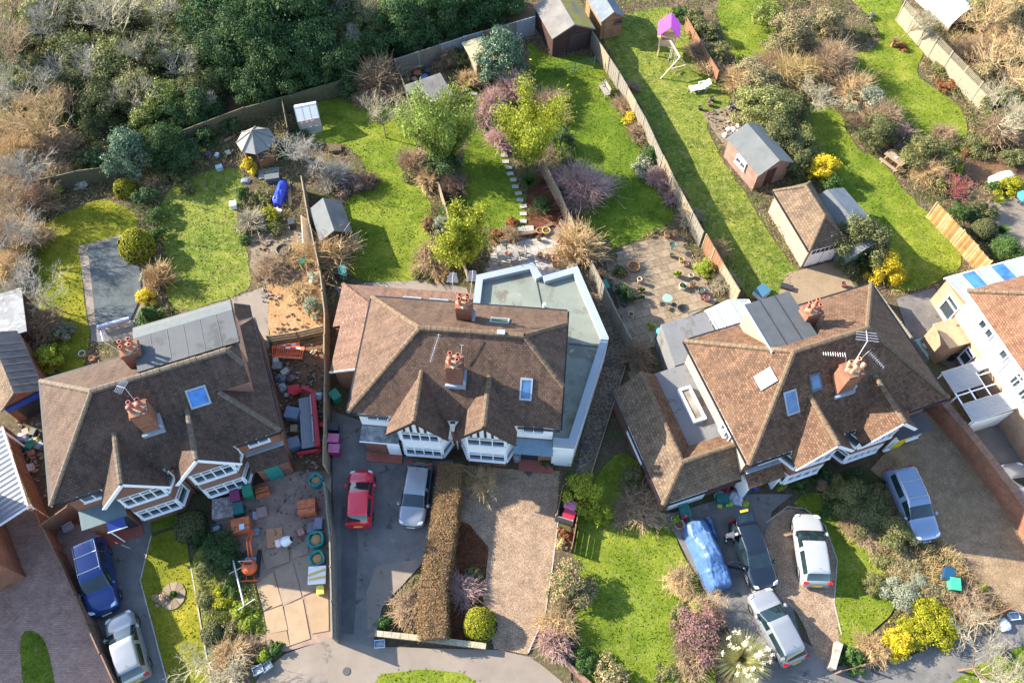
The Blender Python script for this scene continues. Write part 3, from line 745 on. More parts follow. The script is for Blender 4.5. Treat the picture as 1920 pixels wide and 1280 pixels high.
# left porch, right porch
glassy = plain('weathered_glass_roof', (.05,.055,.055), .3, (.30,.32,.33), 2.2)
build(MB().slab([(.35,-.62,2.42),(2.75,-.62,2.42),(2.75,.37,2.62),(.35,.37,2.62)], .05), 'porch_canopy', glassy, HM)
build(MB().box(.35,-.66,2.34,2.75,-.625,2.46), 'canopy_fascia', upvc, HM)
build(MB().box(.5,-.35,0,2.6,.376,2.3), 'porch_wall', brick_r, HM)
build(MB().box(1.9,-.42,.1,2.7,-.352,2.2), 'front_door', upvc, HM)
build(MB().box(.45,-1.0,0,2.75,-.36,.16), 'door_step', plain('red_step',(.30,.08,.055),.7), HM)
build(MB().slab([(9.85,-.62,2.5),(12.28,-.62,2.5),(12.28,.37,2.62),(9.85,.37,2.62)], .1), 'porch_canopy', plain('blue_grey_felt',(.16,.24,.31),.6), HM)
build(MB().box(10.3,-.02,.12,11.4,.376,2.4), 'front_door', plain('dark_door',(.02,.03,.04),.4), HM)
build(MB().box(11.4,-.1,0,12.3,.376,2.4), 'porch_wall', brick_o, HM)
build(MB().box(10.2,-.8,0,12.4,-.03,.16), 'door_step', MATS['red_step'], HM)
# rear tiled lean-to wrapping the left corner
e0, e1 = 2.5, 3.95
mb = MB()
zs = lambda x: e0+(e1-e0)*(x+2.9)/3.25
mb.slab([(-2.35,3.85,zs(-2.35)),(.37,3.75,e1),(.37,7.81,e1),(-2.9,10.75,e0),(-2.9,7.3,e0),(-2.35,7.3,zs(-2.35))], .12)
mb.slab([(-2.9,10.75,e0),(.37,7.81,e1),(6.25,7.81,e1),(6.25,10.75,e0)], .12)
lr = build(mb, 'lean_to_roof', tile_m2, HM)
mb = MB(); ridge(mb, (-2.9,10.75,e0+.02), (.37,7.81,e1+.02)); build(mb, 'hip_tiles', MATS['roof_tiles_pink'], lr, kind='stuff')
build(MB().box(-2.15,4.05,0,.36,7.2,2.45).box(-2.7,7.2,0,.36,10.5,2.4).box(.36,7.81,0,6.2,10.5,2.4), 'lean_to_wall', brick_o, HM)
a = [Vector((x,4.05,z)) for x, z in ((-2.15,2.45),(.36,2.45),(.36,3.75))]; b = [v+Vector((0,.25,0)) for v in a]
build(MB().add(a+b, [(0,1,2),(5,4,3),(0,3,4,1),(1,4,5,2),(2,5,3,0)]), 'lean_to_gable', brick_o, HM)
build(MB().bar((-2.36,3.80,zs(-2.36)-.1),(.36,3.72,e1-.1),.03,.2), 'bargeboard', upvc, HM)
zl = lambda x, y: e1-(e1-e0)*(y-7.81)/2.94
slope_window(HM, 1.55, 2.75, 9.0, 9.75, zl, glass_w); slope_window(HM, 3.35, 4.6, 9.0, 9.75, zl, glass_w)
# flat roofed side and rear extension
outer = [(6.3,7.84),(6.27,11.74),(10.05,13.14),(10.75,12.04),(13.1,13.09),(15.39,7.56),(13.53,-.19),(12.24,-.19),(12.24,7.84)]
ex = thing('flat_roof_extension', 'white flat-roofed extension wrapping the right side of the middle house', 'extension', HM.location, R(-4.99))
memb = multi('roof_membrane', [(.35,[(.3,(.131,.142,.120)),(.7,(.200,.214,.176))]),(.8,(.55,.70,(.100,.097,.064))),(3,(.60,.74,(.151,.157,.115))),(.55,(.55,.60,(.12,.115,.085))),(1.8,(.64,.70,(.30,.28,.24))),(22,(.66,.74,(.09,.07,.05)))], src='obj', bmp=.1, rough=.55, spec=.4)
build(MB().prism(outer, 0, 2.93), 'wall', render_w, ex)
build(MB().prism([(p[0]*.985+.12,p[1]*.99+.02) for p in outer], 2.93, 2.96), 'roof_membrane', memb, ex)
capm = plain('parapet_capping', (.277,.304,.330), .35, (.231,.264,.297), .7)
def parapet(parent, pts, wd, z0, z1, mat):
    for (a, b) in zip(pts, pts[1:]):
        d = Vector((b[0]-a[0],b[1]-a[1])).normalized(); n = Vector((d.y,-d.x))*wd
        a2 = Vector(a)+d*.0; b2 = Vector(b)
        build(MB().prism([tuple(a2),tuple(b2),tuple(b2+n),tuple(a2+n)], z0, z1+random.uniform(0,.012)), 'parapet', mat, parent)
parapet(ex, outer[:8], .48, 2.934, 3.30, capm)
build(MB().bar((10.3,12.2,2.975),(11.3,8.2,2.975),.07,.03), 'roof_seam', dark_metal, ex)
build(MB().bar((12.8,7.1,2.972),(15.0,7.0,2.972),.06,.03), 'roof_seam', dark_metal, ex)
slope_window(ex, 7.35, 8.35, 8.7, 9.6, lambda x, y: 2.96, glass_w, None, 'skylight', .22, .12)
build(MB().tube([(11.0,9.75,2.9),(11.0,9.75,3.35)], .09, 8).tube([(11.0,9.75,3.35),(11.15,9.75,3.42)], .10, 8), 'vent_pipe', upvc, ex)
build(MB().obox((14.3,4.0,1.6),(.05,.9,1.1),R(13.5)), 'side_window', glass_d, ex)

# ---- right pair
HR, zfr = semi('red-brown tiled brick semi-detached pair beside the long garage, yellow door at one end', (13.4845,16.5746), 18.78, 13.25, 8.63,
    tile_r, ridge_m, brick_r, brick_r, (4.5,8.72), 'hip', 8.72, 4.02, barge=upvc, gmat=MATS['red_brick'], npan=((4,4),(5,5)))
c1 = chimney(HR, 6.55, 2.25, 6.5, 8.95, 1.0, .95, brick_o, potb, 4, 2)
yagi(c1, (6.7,2.5,8.8), (7.1,2.9,10.6), (7.4,3.5,10.6), 4, .62, .018, .2)
yagi(c1, (6.9,2.5,8.8), (7.3,2.6,9.9), (7.75,1.5,9.6), 10, .16, .007, .3)
yagi(c1, (6.3,2.5,8.8), (6.0,2.8,9.9), (4.8,3.3,9.9), 10, .14, .007, .3)
c2 = chimney(HR, 6.5, 6.55, 6.4, 8.75, 1.0, .8, brick_o, potm, 4, 1)
slope_window(HR, 2.87, 3.67, 1.56, 2.65, zfr); slope_window(HR, 4.6, 5.32, 2.25, 3.05, zfr, None, plain('dark_frame',(.06,.07,.09),.5))
zleft = lambda x, y: 5.2+x*(3.685/4.02)
slope_window(HR, 1.95, 2.75, 3.35, 4.25, zleft, glass_w, upvc, 'skylight', .16)
dm = plain('dormer_felt', (.067,.071,.076), .6, (.050,.055,.059), 1.5)
build(MB().box(3.35,5.0,6.0,6.1,8.2,8.02), 'dormer_wall', plain('dormer_hanging',(.42,.26,.17),.85,(.34,.20,.13),5), HR)
o = build(MB().slab([(3.2,4.95,8.22),(6.2,4.95,8.22),(6.2,8.42,8.08),(3.2,8.42,8.08)], .16), 'dormer_roof', dm, HR)
build(MB().bar((4.2,4.97,8.235),(4.2,8.4,8.095),.05,.03).bar((5.2,4.97,8.235),(5.2,8.4,8.095),.05,.03), 'felt_seam', dark_metal, o)
build(MB().bar((3.15,4.9,8.2),(3.15,8.45,8.06),.08,.14), 'dormer_trim', lead, HR)
# garage and side range
gr = thing('garage_range', 'single-storey pebbly tiled garage with an L-shaped roof left of the right-hand house', 'garage', HR.location, R(18.78))
zg0, zgr = 2.5, 4.05
mb = MB()
mb.slab([(-4.8,.1,zg0),(-3.1,1.75,zgr),(-3.0,8.0,zgr),(-4.75,8.0,zg0)], .12)
mb.slab([(-4.8,.1,zg0),(.33,.1,zg0),(.33,1.75,zgr),(-3.1,1.75,zgr)], .12)
ro = build(mb, 'roof', tile_g, gr)
build(MB().slab([(-3.1,1.75,zgr),(-1.95,2.85,3.05),(-1.9,8.0,3.05),(-3.0,8.0,zgr)], .12).slab([(-3.1,1.75,zgr),(.33,1.75,zgr),(.33,2.85,3.05),(-1.95,2.85,3.05)], .12), 'inner_roof', tile_r, gr)
rl = MB(); ridge(rl, (-4.8,.1,zg0+.03), (-3.1,1.75,zgr+.03)); ridge(rl, (-3.1,1.75,zgr+.03), (-3.0,8.0,zgr+.03)); ridge(rl, (-3.1,1.75,zgr+.03), (.33,1.75,zgr+.03))
build(rl, 'ridge_tiles', ridge_m, ro, kind='stuff')
build(MB().box(-4.55,.4,0,.32,2.7,2.42).box(-4.5,2.7,0,-1.95,7.9,2.42), 'wall', brick_r, gr)
gf = multi('grey_flat_roof', [(.6,[(.3,(.139,.139,.142)),(.7,(.180,.180,.183))]),(3,(.58,.72,(.122,.113,.104))),(.6,(.55,.62,(.11,.10,.09)))], src='obj', bmp=.1, rough=.6)
build(MB().box(-1.95,2.7,0,.36,8.1,2.96), 'flat_roof', gf, gr)
gutter(gr, [(-4.86,.1,2.42),(-4.82,8.0,2.42)]); gutter(gr, [(-4.8,.03,2.42),(.3,.03,2.42)])
slope_window(gr, -1.05, -.2, 4.1, 6.5, lambda x, y: 2.96, glassm('lantern_glass',(.35,.31,.25),.1), upvc, 'roof_lantern', .3, .16)
build(MB().box(-4.62,3.3,1.0,-4.555,5.6,2.1), 'side_window', upvc, gr); build(MB().box(-4.0,.32,.05,-1.6,.395,2.2), 'garage_door', upvc, gr)
# upper left wall windows, render
window(HR, (.384,3.9), (.384,2.9), 3.5, 4.7, 2); build(MB().box(.30,.42,2.7,.378,8.2,5.1), 'side_render', plain('cream_render',(.36,.28,.22),.85), HR)
window(HR, (.30,3.2), (.30,2.2), 3.3, 4.5, 2)
# rear: flat roof, glazed roof
build(MB().prism([(-.3,8.3),(.1,11.45),(3.3,11.4),(3.3,8.3)], 0, 2.72), 'rear_extension', gf, HR)
cv = thing('conservatory', 'small conservatory with a white roof behind the right-hand house', 'conservatory', HR.location, R(18.78))
poly_w = plain('white_polycarbonate', (.434,.441,.448), .3, (.392,.399,.406), 1)
build(MB().slab([(3.35,8.3,3.0),(5.15,9.0,3.0),(5.2,11.7,2.75),(3.35,11.42,2.75)], .05), 'roof', poly_w, cv)
mb = MB()
for k in range(4): mb.bar((3.4+k*.58,8.4+.2*k,3.04),(3.4+k*.58,11.4+.08*k,2.8),.05,.05)
for p, q in (((3.36,11.45),(5.2,11.72)),((5.2,11.72),(6.5,11.3)),((6.5,11.3),(6.55,8.65))):
    mb.bar((*p,.1),(*q,.1),.06); mb.bar((*p,2.74),(*q,2.74),.07); mb.bar((*p,1.0),(*q,1.0),.05); mb.bar((*p,0),(*p,2.75),.07); mb.bar((*q,0),(*q,2.75),.07)
mb.bar((5.2,9.0,3.0),(6.5,8.65,2.95),.06).bar((5.2,11.7,2.76),(5.2,9,3.0),.07).bar((5.85,11.5,2.76),(5.85,8.8,3.0),.05)
build(mb, 'frame', upvc, cv)
cl = clear('conservatory_glass', (.45,.62,.58), .45, .05)
build(MB().slab([(5.22,9.0,2.97),(6.5,8.65,2.93),(6.5,11.28,2.72),(5.22,11.68,2.74)], .012), 'roof_glass', cl, cv)
build(MB().face([(5.22,11.7,.1),(6.48,11.3,.1),(6.48,11.3,2.7),(5.22,11.7,2.7)]), 'pane', cl, cv)
build(MB().face([(3.38,11.45,.1),(5.18,11.72,.1),(5.18,11.72,2.7),(3.38,11.45,2.7)]), 'pane', cl, cv)
for k in range(3): slope_window(HR, 6.6+k*.85, 7.42+k*.85, 8.75, 9.55, lambda x, y: 2.6-.1*(y-8.7), glass_w, upvc, 'roof_panel', .06, .05)
build(MB().box(6.55,8.2,0,9.2,9.55,2.52), 'rear_lean_to', brick_l, HR)
# porches
mb = MB().slab([(.55,-.62,2.35),(2.95,-.62,2.35),(2.95,.37,2.95),(.55,.37,2.95)], .1); build(mb, 'porch_roof', tile_r, HR)
build(MB().box(.55,.12,2.97,2.95,.376,3.05), 'flashing', lead, HR); build(MB().box(.6,-.5,0,.72,.37,2.3).box(2.78,-.5,0,2.9,.37,2.3), 'porch_side', upvc, HR)
window(HR, (1.2,.384), (2.5,.384), 3.7, 4.7, 2, transom=0)
build(MB().box(1.3,.28,.1,2.2,.376,2.1), 'front_door', upvc, HR)
build(MB().slab([(10.65,-.85,2.6),(13.0,-.85,2.6),(13.0,.37,2.75),(10.65,.37,2.75)], .12), 'porch_roof', plain('black_felt',(.05,.05,.06),.7), HR)
build(MB().box(11.15,-.62,.1,12.0,-.5,2.15), 'front_door', plain('yellow_door',(.75,.55,.01),.4), HR)
window(HR, (10.7,-.5), (11.12,-.5), .3, 2.3, 1); window(HR, (12.05,-.5), (12.9,-.5), .9, 2.3, 2)
build(MB().box(10.75,-.5,0,12.85,.37,2.5), 'porch_wall', brick_r, HR)

# ---- left pair
HL, zfl = semi('dark brown tiled brick semi-detached pair with a grey flat dormer across the back', (-25.5896,14.2235), 20.3, 12.9, 8.25,
    tile_l, ridge_d, brick_o, brick_o, (4.42,8.45), 'loft', 11.6, 4.16, barge=upvc, gmat=plain('hung_tiles',(.22,.11,.075),.9,(.15,.08,.06),7), npan=((4,4),(4,4)), band=MATS['hung_tiles'] if 'hung_tiles' in MATS else None)
c1 = chimney(HL, 6.42, 2.1, 6.4, 8.85, .95, .9, brick_o, plain('pink_pot',(.34,.11,.085),.75,(.26,.08,.065),6), 4, 2)
yagi(c1, (6.4,2.5,8.7), (6.3,2.9,9.9), (5.9,3.2,9.9), 6, .4, .012, .1)
c2 = chimney(HL, 6.45, 6.05, 6.6, 8.9, 1.0, .85, brick_o, potm, 4, 0)
yagi(c2, (6.0,6.1,8.6), (5.4,6.5,9.6), (5.3,7.3,9.5), 10, .28, .012, .1)
slope_window(HL, 8.72, 9.86, 2.06, 2.93, zfl, glassm('blue_sky_glass',(.06,.22,.55),.06,1), lead)
df = multi('dormer_grey_felt', [(.8,[(.3,(.077,.080,.084)),(.7,(.096,.098,.102))]),(5,(.6,.75,(.071,.074,.076))),(.5,(.55,.62,(.059,.060,.059))),(20,(.68,.75,(.037,.034,.031)))], src='obj', bmp=.15, rough=.6)
build(MB().box(6.75,4.7,6.0,12.15,7.7,8.2), 'dormer_wall', MATS['dormer_hanging'], HL)
o = build(MB().slab([(6.6,4.62,8.46),(12.3,4.62,8.46),(12.3,7.0,8.36),(6.6,7.0,8.36)], .16), 'dormer_roof', df, HL)
build(MB().slab([(6.6,7.004,8.355),(12.3,7.004,8.355),(12.3,7.9,8.15),(6.6,7.9,8.15)], .15), 'dormer_eave', plain('felt_darker',(.105,.119,.119),.7), HL)
mb = MB()
for k in range(1,6): mb.bar((6.6+k*.95,4.65,8.468),(6.6+k*.95,6.98,8.37),.03,.015)
build(mb, 'felt_seam', MATS['felt_darker'], o)
build(MB().bar((12.32,4.6,8.4),(12.32,7.9,8.15),.05,.18), 'dormer_trim', black, HL)
# rear outshot on the right
build(MB().box(10.9,7.8,0,12.55,9.9,4.0), 'outshot_wall', brick_o, HL)
mb = MB().slab([(11.7,7.0,5.6),(12.75,7.0,4.6),(12.75,10.1,4.05),(11.9,10.1,4.75)], .12).slab([(11.7,7.0,5.6),(11.9,10.1,4.75),(10.85,10.1,4.1)], .12); build(mb, 'outshot_roof', tile_l, HL)
build(MB().tube([(12.98,8.2,5.0),(12.98,6.5,4.7),(12.98,4.0,4.5),(12.6,3.2,.2)], .05, 6), 'downpipe', black, HL)
for y in (3.1, 4.9, 6.3): build(MB().box(12.525,y,3.2,12.58,y+.75,4.3), 'side_window', upvc, HL)
window(HL, (1.15,.384), (2.5,.384), 3.65, 4.75, 2, transom=0); window(HL, (10.75,.384), (12.0,.384), 3.9, 4.8, 2, transom=0)
build(MB().slab([(.35,-.78,2.45),(2.9,-.78,2.45),(2.9,.37,2.65),(.35,.37,2.65)], .07), 'porch_roof', plain('green_grey_felt',(.11,.16,.17),.6), HL)
build(MB().slab([(1.75,-1.35,2.3),(2.75,-1.35,2.3),(2.75,-.8,2.5),(1.75,-.8,2.5)], .05), 'door_canopy', plain('blue_canopy',(.02,.04,.20),.25), HL)
build(MB().box(1.7,-1.37,2.2,2.8,-1.352,2.34), 'canopy_trim', upvc, HL); build(MB().tube([(1.8,-1.3,.15),(1.8,-1.3,2.25)], .035, 6), 'canopy_post', upvc, HL)
build(MB().box(.5,-.5,0,2.75,.376,2.4), 'porch_wall', brick_o, HL); build(MB().box(2.0,-.57,.12,2.7,-.502,2.1), 'front_door', MATS['dark_door'], HL)
build(MB().box(.6,-1.25,0,2.9,-.51,.14), 'door_step', MATS['red_step'], HL)
build(MB().slab([(10.3,-.8,2.55),(12.6,-.8,2.55),(12.6,.37,3.1),(10.3,.37,3.1)], .1), 'porch_roof', tile_l, HL)
build(MB().box(10.3,.1,3.12,12.6,.376,3.2), 'flashing', capm, HL); build(MB().box(10.5,-.45,0,12.4,.376,2.4), 'porch_wall', brick_r, HL)
build(MB().box(10.9,-.52,.1,11.8,-.452,2.1), 'garage_door', plain('teal_door',(.02,.20,.17),.5), HL)

# ---- far right house
B4o = P(1812.7,544.8,5.2)
HB = thing('white_house', 'white rendered house with orange brick ground floor at the right edge', 'house', (B4o.x,B4o.y,0), R(16.6))
Wb, Db = 11.0, 13.0
mb = MB(); zt = 8.9
mb.slab([(0,0,5.2),(4.2,-4.2,zt),(4.2,-Db,zt),(0,-Db,5.2)], .14); mb.slab([(0,0,5.2),(Wb,0,5.2),(Wb-4.2,-4.2,zt),(4.2,-4.2,zt)], .14); mb.slab([(Wb,0,5.2),(Wb-4.2,-4.2,zt),(Wb-4.2,-Db,zt),(Wb,-Db,5.2)], .14)
mb.slab([(4.2,-4.2,zt),(Wb-4.2,-4.2,zt),(Wb-4.2,-Db,zt),(4.2,-Db,zt)], .14)
ro = build(mb, 'roof', tile_f, HB); rl = MB(); ridge(rl, (0,0,5.24), (4.2,-4.2,zt+.03)); build(rl, 'ridge_tiles', ridge_m, ro, kind='stuff')
build(MB().box(.4,-Db,0,Wb-.4,-.4,2.55), 'lower_wall', bricks('bright_orange_brick', (.33,.18,.10), (.40,.235,.135), (.34,.28,.22)), HB)
build(MB().box(.36,-Db,2.55,Wb-.36,-.36,5.16), 'upper_wall', render_w, HB)
gutter(HB, [(-.07,0,5.12),(-.07,-Db,5.12)], upvc)
for y in (-1.9,-2.6,-4.2): window(HB, (.356,y), (.356,y-.55), 3.9, 4.8, 1, transom=0)
window(HB, (.356,-5.9), (.356,-6.5), 3.3, 4.6, 2); window(HB, (.356,-6.8), (.356,-7.4), 3.3, 4.6, 2)
window(HB, (.396,-2.5), (.396,-3.3), .6, 2.0, 1); build(MB().box(.3,-4.3,.1,.392,-3.45,2.1), 'side_door', upvc, HB)
build(MB().tube([(.3,-.95,2.4),(-.3,-1.15,1.6),(-.8,-1.3,.2)], .045, 6), 'waste_pipe', plain('brown_pipe',(.14,.06,.04),.5), HB)
build(MB().tube([(.25,-4.9,4.9),(.25,-5.0,2.9)], .045, 6), 'downpipe', lead, HB)
# glazed rear room
build(MB().box(1.35,-.35,0,8.5,2.3,2.55), 'garden_room_wall', MATS['bright_orange_brick'], HB)
mb = MB()
gp = [plain('pale_roof_panel',(.252,.266,.280),.4,(.210,.224,.238),4), glassm('blue_roof_pane',(.05,.17,.55),.08,.9), MATS['pale_roof_panel'], MATS['blue_roof_pane'], MATS['pale_roof_panel'], upvc]
for k in range(6):
    x0 = 1.3+k*1.15
    build(MB().slab([(x0+.03,2.42,2.68),(x0+1.12,2.42,2.68),(x0+1.12,-.3,3.15),(x0+.03,-.3,3.15)], .05), 'roof_panel', gp[k], HB)
    build(MB().bar((x0,2.45,2.70),(x0,-.3,3.17),.09,.08), 'glazing_bar', lead, HB)
build(MB().bar((1.25,2.46,2.62),(8.2,2.46,2.62),.08,.14), 'fascia', upvc, HB)
window(HB, (1.346,1.4), (1.346,.2), .4, 2.2, 1)
build(MB().box(-1.1,-2.3,0,.39,-.45,2.2), 'small_extension', MATS['bright_orange_brick'], HB); build(MB().box(-1.2,-2.4,2.2,.395,-.4,2.3), 'small_extension_roof', plain('tan_roof',(.36,.24,.14),.8), HB)
# lean-to with corrugated sheets, some gone
lt = thing('lean_to', 'corrugated plastic lean-to with missing sheets against the white house', 'lean-to', HB.location, R(16.6))
corr = clear('corrugated_plastic', (.36,.36,.38), .86, .4)
zc_ = lambda x: 2.35+.25*(x+2.65)/2.8
mb = MB()
for y in (-3.85,-4.75,-5.6,-6.5,-7.45): mb.bar((-2.65,y,zc_(-2.65)-.05),(.3,y,zc_(.3)-.05),.07)
for x in (-2.65,-1.7,-.7,.28): mb.bar((x,-3.85,zc_(x)-.04),(x,-7.45,zc_(x)-.04),.07)
for y in (-3.9,-5.6,-7.4): mb.bar((-2.62,y,0),(-2.62,y,2.3),.08)
build(mb, 'frame', upvc, lt)
def corrugated(x0, x1, y0, y1, zf, pitch=.1, amp=.018):
    n = max(2, int(abs(y1-y0)/pitch*2)); return MB().grid([[(x, y0+(y1-y0)*j/n, zf(x)+(amp if j % 2 else -amp)) for j in range(n+1)] for x in (x0, x1)])
for x0, x1, y0, y1 in ((-2.75,-.8,-3.8,-4.65),(-.8,.3,-3.8,-4.5),(-2.7,-.75,-4.6,-5.4),(-2.75,-.75,-6.2,-7.0),(-.8,.32,-6.25,-7.0),(-2.7,-.72,-6.95,-7.5),(-.78,.3,-6.95,-7.5)):
    build(corrugated(x0,x1,y0,y1,lambda x: zc_(x)+.02+random.uniform(0,.01)), 'roof_sheet', corr, lt)
build(MB().box(-2.6,-7.52,0,.3,-7.47,2.2), 'end_panel', render_w, lt)
build(MB().box(.3,-13.6,0,6,-13.05,3.0), 'front_wall', brick_o, HB)

# ================================================================ fences and walls
wood_g = plain('grey_fence_wood', (.215,.19,.15), .9, (.14,.122,.095), 5, src='pos', bmp=.4)
wood_p = plain('pale_fence_wood', (.30,.235,.155), .9, (.22,.165,.105), 5, src='pos', bmp=.4)
wood_b = plain('brown_fence_wood', (.20,.115,.07), .9, (.12,.07,.045), 5, src='pos', bmp=.4)
wood_o = plain('orange_fence_wood', (.24,.115,.055), .9, (.165,.08,.04), 5, src='pos', bmp=.4)
wood_bl = plain('blue_grey_fence_wood', (.30,.32,.34), .85, (.20,.22,.24), 5, src='pos', bmp=.3)
wood_gr = plain('green_brown_fence_wood', (.12,.11,.06), .9, (.07,.07,.035), 5, src='pos', bmp=.4)
timber = plain('sawn_timber', (.36,.26,.15), .8, (.28,.20,.11), 6)
def fence_panel_mesh(L, h, style, mat):
    mb = MB()
    if style == 'board':
        n = max(4, int(L/.17))
        for k in range(n):
            x0 = L*k/n; o = .012 if k % 2 else 0
            mb.box(x0+.004, -.014+o, .12, x0+L/n-.004, .010+o, h+random.uniform(-.012,.012))
        mb.box(0,.024,h*.25,L,.06,h*.25+.07); mb.box(0,.024,h*.8,L,.06,h*.8+.07); mb.box(0,-.02,0,L,.03,.115); mb.box(0,-.035,h+.014,L,.045,h+.04)
    elif style == 'slat':
        n = max(4, int(h/.16))
        for k in range(n):
            mb.box(0, -.012+(.012 if k % 2 else 0), .02+h*k/n, L, .012+(.012 if k % 2 else 0), h*(k+.94)/n)
        mb.box(0,-.03,h,L,.03,h+.03)
    elif style == 'lattice':
        mb.box(0,-.02,0,L,.02,h*.72)
        k = h*.74
        while k < h+.05: mb.box(0,-.012,k,L,.012,k+.03); k += .13
        x = 0
        while x < L: mb.box(x,.013,h*.72,x+.03,.03,h+.06); x += .16
    elif style == 'mesh':
        x = 0
        while x < L: mb.box(x,-.006,.05,x+.012,.006,h); x += .12
        for z in (.1,h*.5,h-.02): mb.box(0,.007,z,L,.018,z+.02)
    elif style == 'reed':
        n = max(4, int(L/.085))
        for k in range(n):
            x0 = L*k/n; mb.box(x0+.006,-.02+random.uniform(-.012,.012),0,x0+L/n-.006,.012,h+random.uniform(-.04,.04))
    return mesh_of(mb, 'panel', mat)
def fence(label, pix, h, mat, style='board', zt=None, panel=1.83, post=None, cat='fence', mats=None, pw=.1, lift=.06, name='fence'):
    """pix: points on the ground, or on the fence top when zt is the height of the top"""
    pts = [P(q[0], q[1], zt or 0) for q in pix]
    for p in pts: p.z = 0
    f = thing(name, label, cat, pts[0])
    pm = mesh_of(MB().box(-pw/2,-pw/2,0,pw/2,pw/2,h+lift).lathe([(pw*.72,h+lift),(.01,h+lift+.05)], n=4), 'post', post or mat)
    for i, (a, b) in enumerate(zip(pts, pts[1:])):
        d = b-a; L = d.length; n = max(1, round(L/panel)); an = math.atan2(d.y,d.x); l = L/n
        me = fence_panel_mesh(l-pw, h, style, mat)
        for k in range(n):
            p = a + d*(k/n) - f.location; u = Vector((math.cos(an), math.sin(an), 0))
            share('post', pm, f, p, (random.uniform(-.01,.01),random.uniform(-.01,.01),an))
            share('panel', me, f, p+u*pw/2+Vector((0,0,random.uniform(-.02,.02))), (random.uniform(-.015,.015),0,an), None, random.choice(mats) if mats else mat)
    share('post', pm, f, pts[-1]-f.location, (0,0,an))
    return f
fence('tall pale board fence between the building yard and the shared asphalt drive, lower stretch', [(607,905),(618,1000),(623,1193)], 1.85, wood_g, zt=1.85)
fence('tall pale board fence left of the pink-tiled lean-to', [(598,505),(608,585),(608,720),(607,870)], 1.9, wood_p, zt=1.9)
fence('weathered board fence from the bare fruit tree down to the clay patch', [(565,331),(580,420),(597,500)], 1.8, wood_p, zt=1.8)
fence('low mossy fence between the two middle gardens, leading to the bamboo', [(772,211),(790,255)], 1.5, wood_gr, zt=1.5)
fence('mossy green boundary fence panel beside the pile of garden junk', [(740,116),(758,160),(772,209)], 1.7, wood_gr, zt=1.7)
fence('thin old fence dividing the lawns below the laurel', [(822,344),(848,430),(876,509)], 1.3, wood_p, zt=1.3)
fence('blue-grey board fence along the woodland footpath', [(740,112),(870,70),(1002,32)], 1.85, wood_bl, zt=1.85, mats=[wood_bl, MATS['grey_fence_wood'], wood_bl])
fence('pale grey fence beside the pink bare shrub, ending at the dining terrace', [(1018,302),(1050,362),(1079,428)], 1.6, wood_p, zt=1.6)
fence('tall board fence along the side path of the flat-roofed extension', [(1110,491),(1148,566),(1184,636)], 1.85, wood_g, zt=1.85)
fence('long weathered fence running down between two long lawns', [(1108,56),(1161,137),(1209,220),(1261,330),(1319,436)], 1.75, wood_g, zt=1.75, mats=[wood_g, wood_p, wood_g])
fence('newer orange-tinted end of the long fence near the potted patio', [(1325,440),(1356,495),(1387,546)], 1.7, wood_p, zt=1.7, mats=[wood_p, wood_o])
fence('slanting split-bamboo fence along the wide lawn at the right', [(1757,380),(1808,432),(1860,490)], 1.75, leafm('reed',[(.34,.19,.075),(.22,.115,.045),(.42,.30,.17),(.28,.14,.05),(.36,.21,.09)],.8,0,.2), 'reed', zt=1.75)
fence('rust-brown fence half hidden by ivy behind the swing set', [(1288,33),(1318,86),(1348,134)], 1.25, wood_o, zt=1.25)
fence('cream garden fence topped with square trellis beside the polytunnel', [(1698,2),(1760,70),(1815,125),(1873,184)], 2.1, plain('cream_wood',(.27,.235,.165),.85,(.20,.17,.115),4,src='pos'), 'lattice', zt=2.1)
fence('brown board fence left of the dark blue car', [(76,985),(120,1070),(160,1165),(214,1285)], 1.7, wood_b, zt=1.7)
fence('orange-brown board fence beside the corrugated carport roof', [(6,800),(34,880),(74,980)], 1.7, wood_o, zt=1.7)
fence('short dark fence panel with white top standing out from the left house', [(75,984),(126,948)], 1.75, wood_b, zt=1.75)
fence('green-stained low fence at the foot of the wood, left part', [(64,340),(140,322),(214,312)], 1.5, wood_gr, zt=1.5)
fence('green-stained fence behind the gazebo at the edge of the wood', [(317,254),(457,202),(532,182)], 1.6, wood_gr, zt=1.6)
fence('dark fence behind the greenhouse at the edge of the wood', [(534,182),(637,152),(738,122)], 1.5, wood_gr, zt=1.5)
fence('short mossy fence between the gazebo and the greenhouse', [(528,185),(538,240)], 1.6, wood_gr, zt=1.6)
fence('pale retaining boards at the end of the clay patch', [(506,642),(560,634),(609,622)], .8, wood_p, 'slat')
fence('dark green wire fence in front of the brown shed', [(1040,146),(1077,137),(1114,128)], 1.2, plain('green_wire',(.01,.06,.05),.6), 'mesh', pw=.06)
fence('grey board fence right of the right-hand house', [(1637,535),(1690,605),(1740,672)], 1.6, wood_g, zt=1.6)
fence('open timber rail fence along the bottom right pavement', [(1566,1262),(1610,1250),(1652,1237)], .9, wood_b, 'mesh', pw=.09)
fence('low timber fence beside the recycling boxes at bottom right', [(1776,1186),(1830,1168),(1888,1142)], .7, wood_o, 'slat', pw=.09)
fence('small brown board screen around the pink wheelie bins, front board', [(1041,976),(1072,986)], 1.1, wood_g, 'slat')
fence('small brown board screen around the pink wheelie bins, side board', [(1043,974),(1054,922)], 1.1, wood_b, 'slat')
fence('low timber fence right of the pink wheelie bins', [(1086,950),(1070,1035)], .9, wood_o, 'slat')

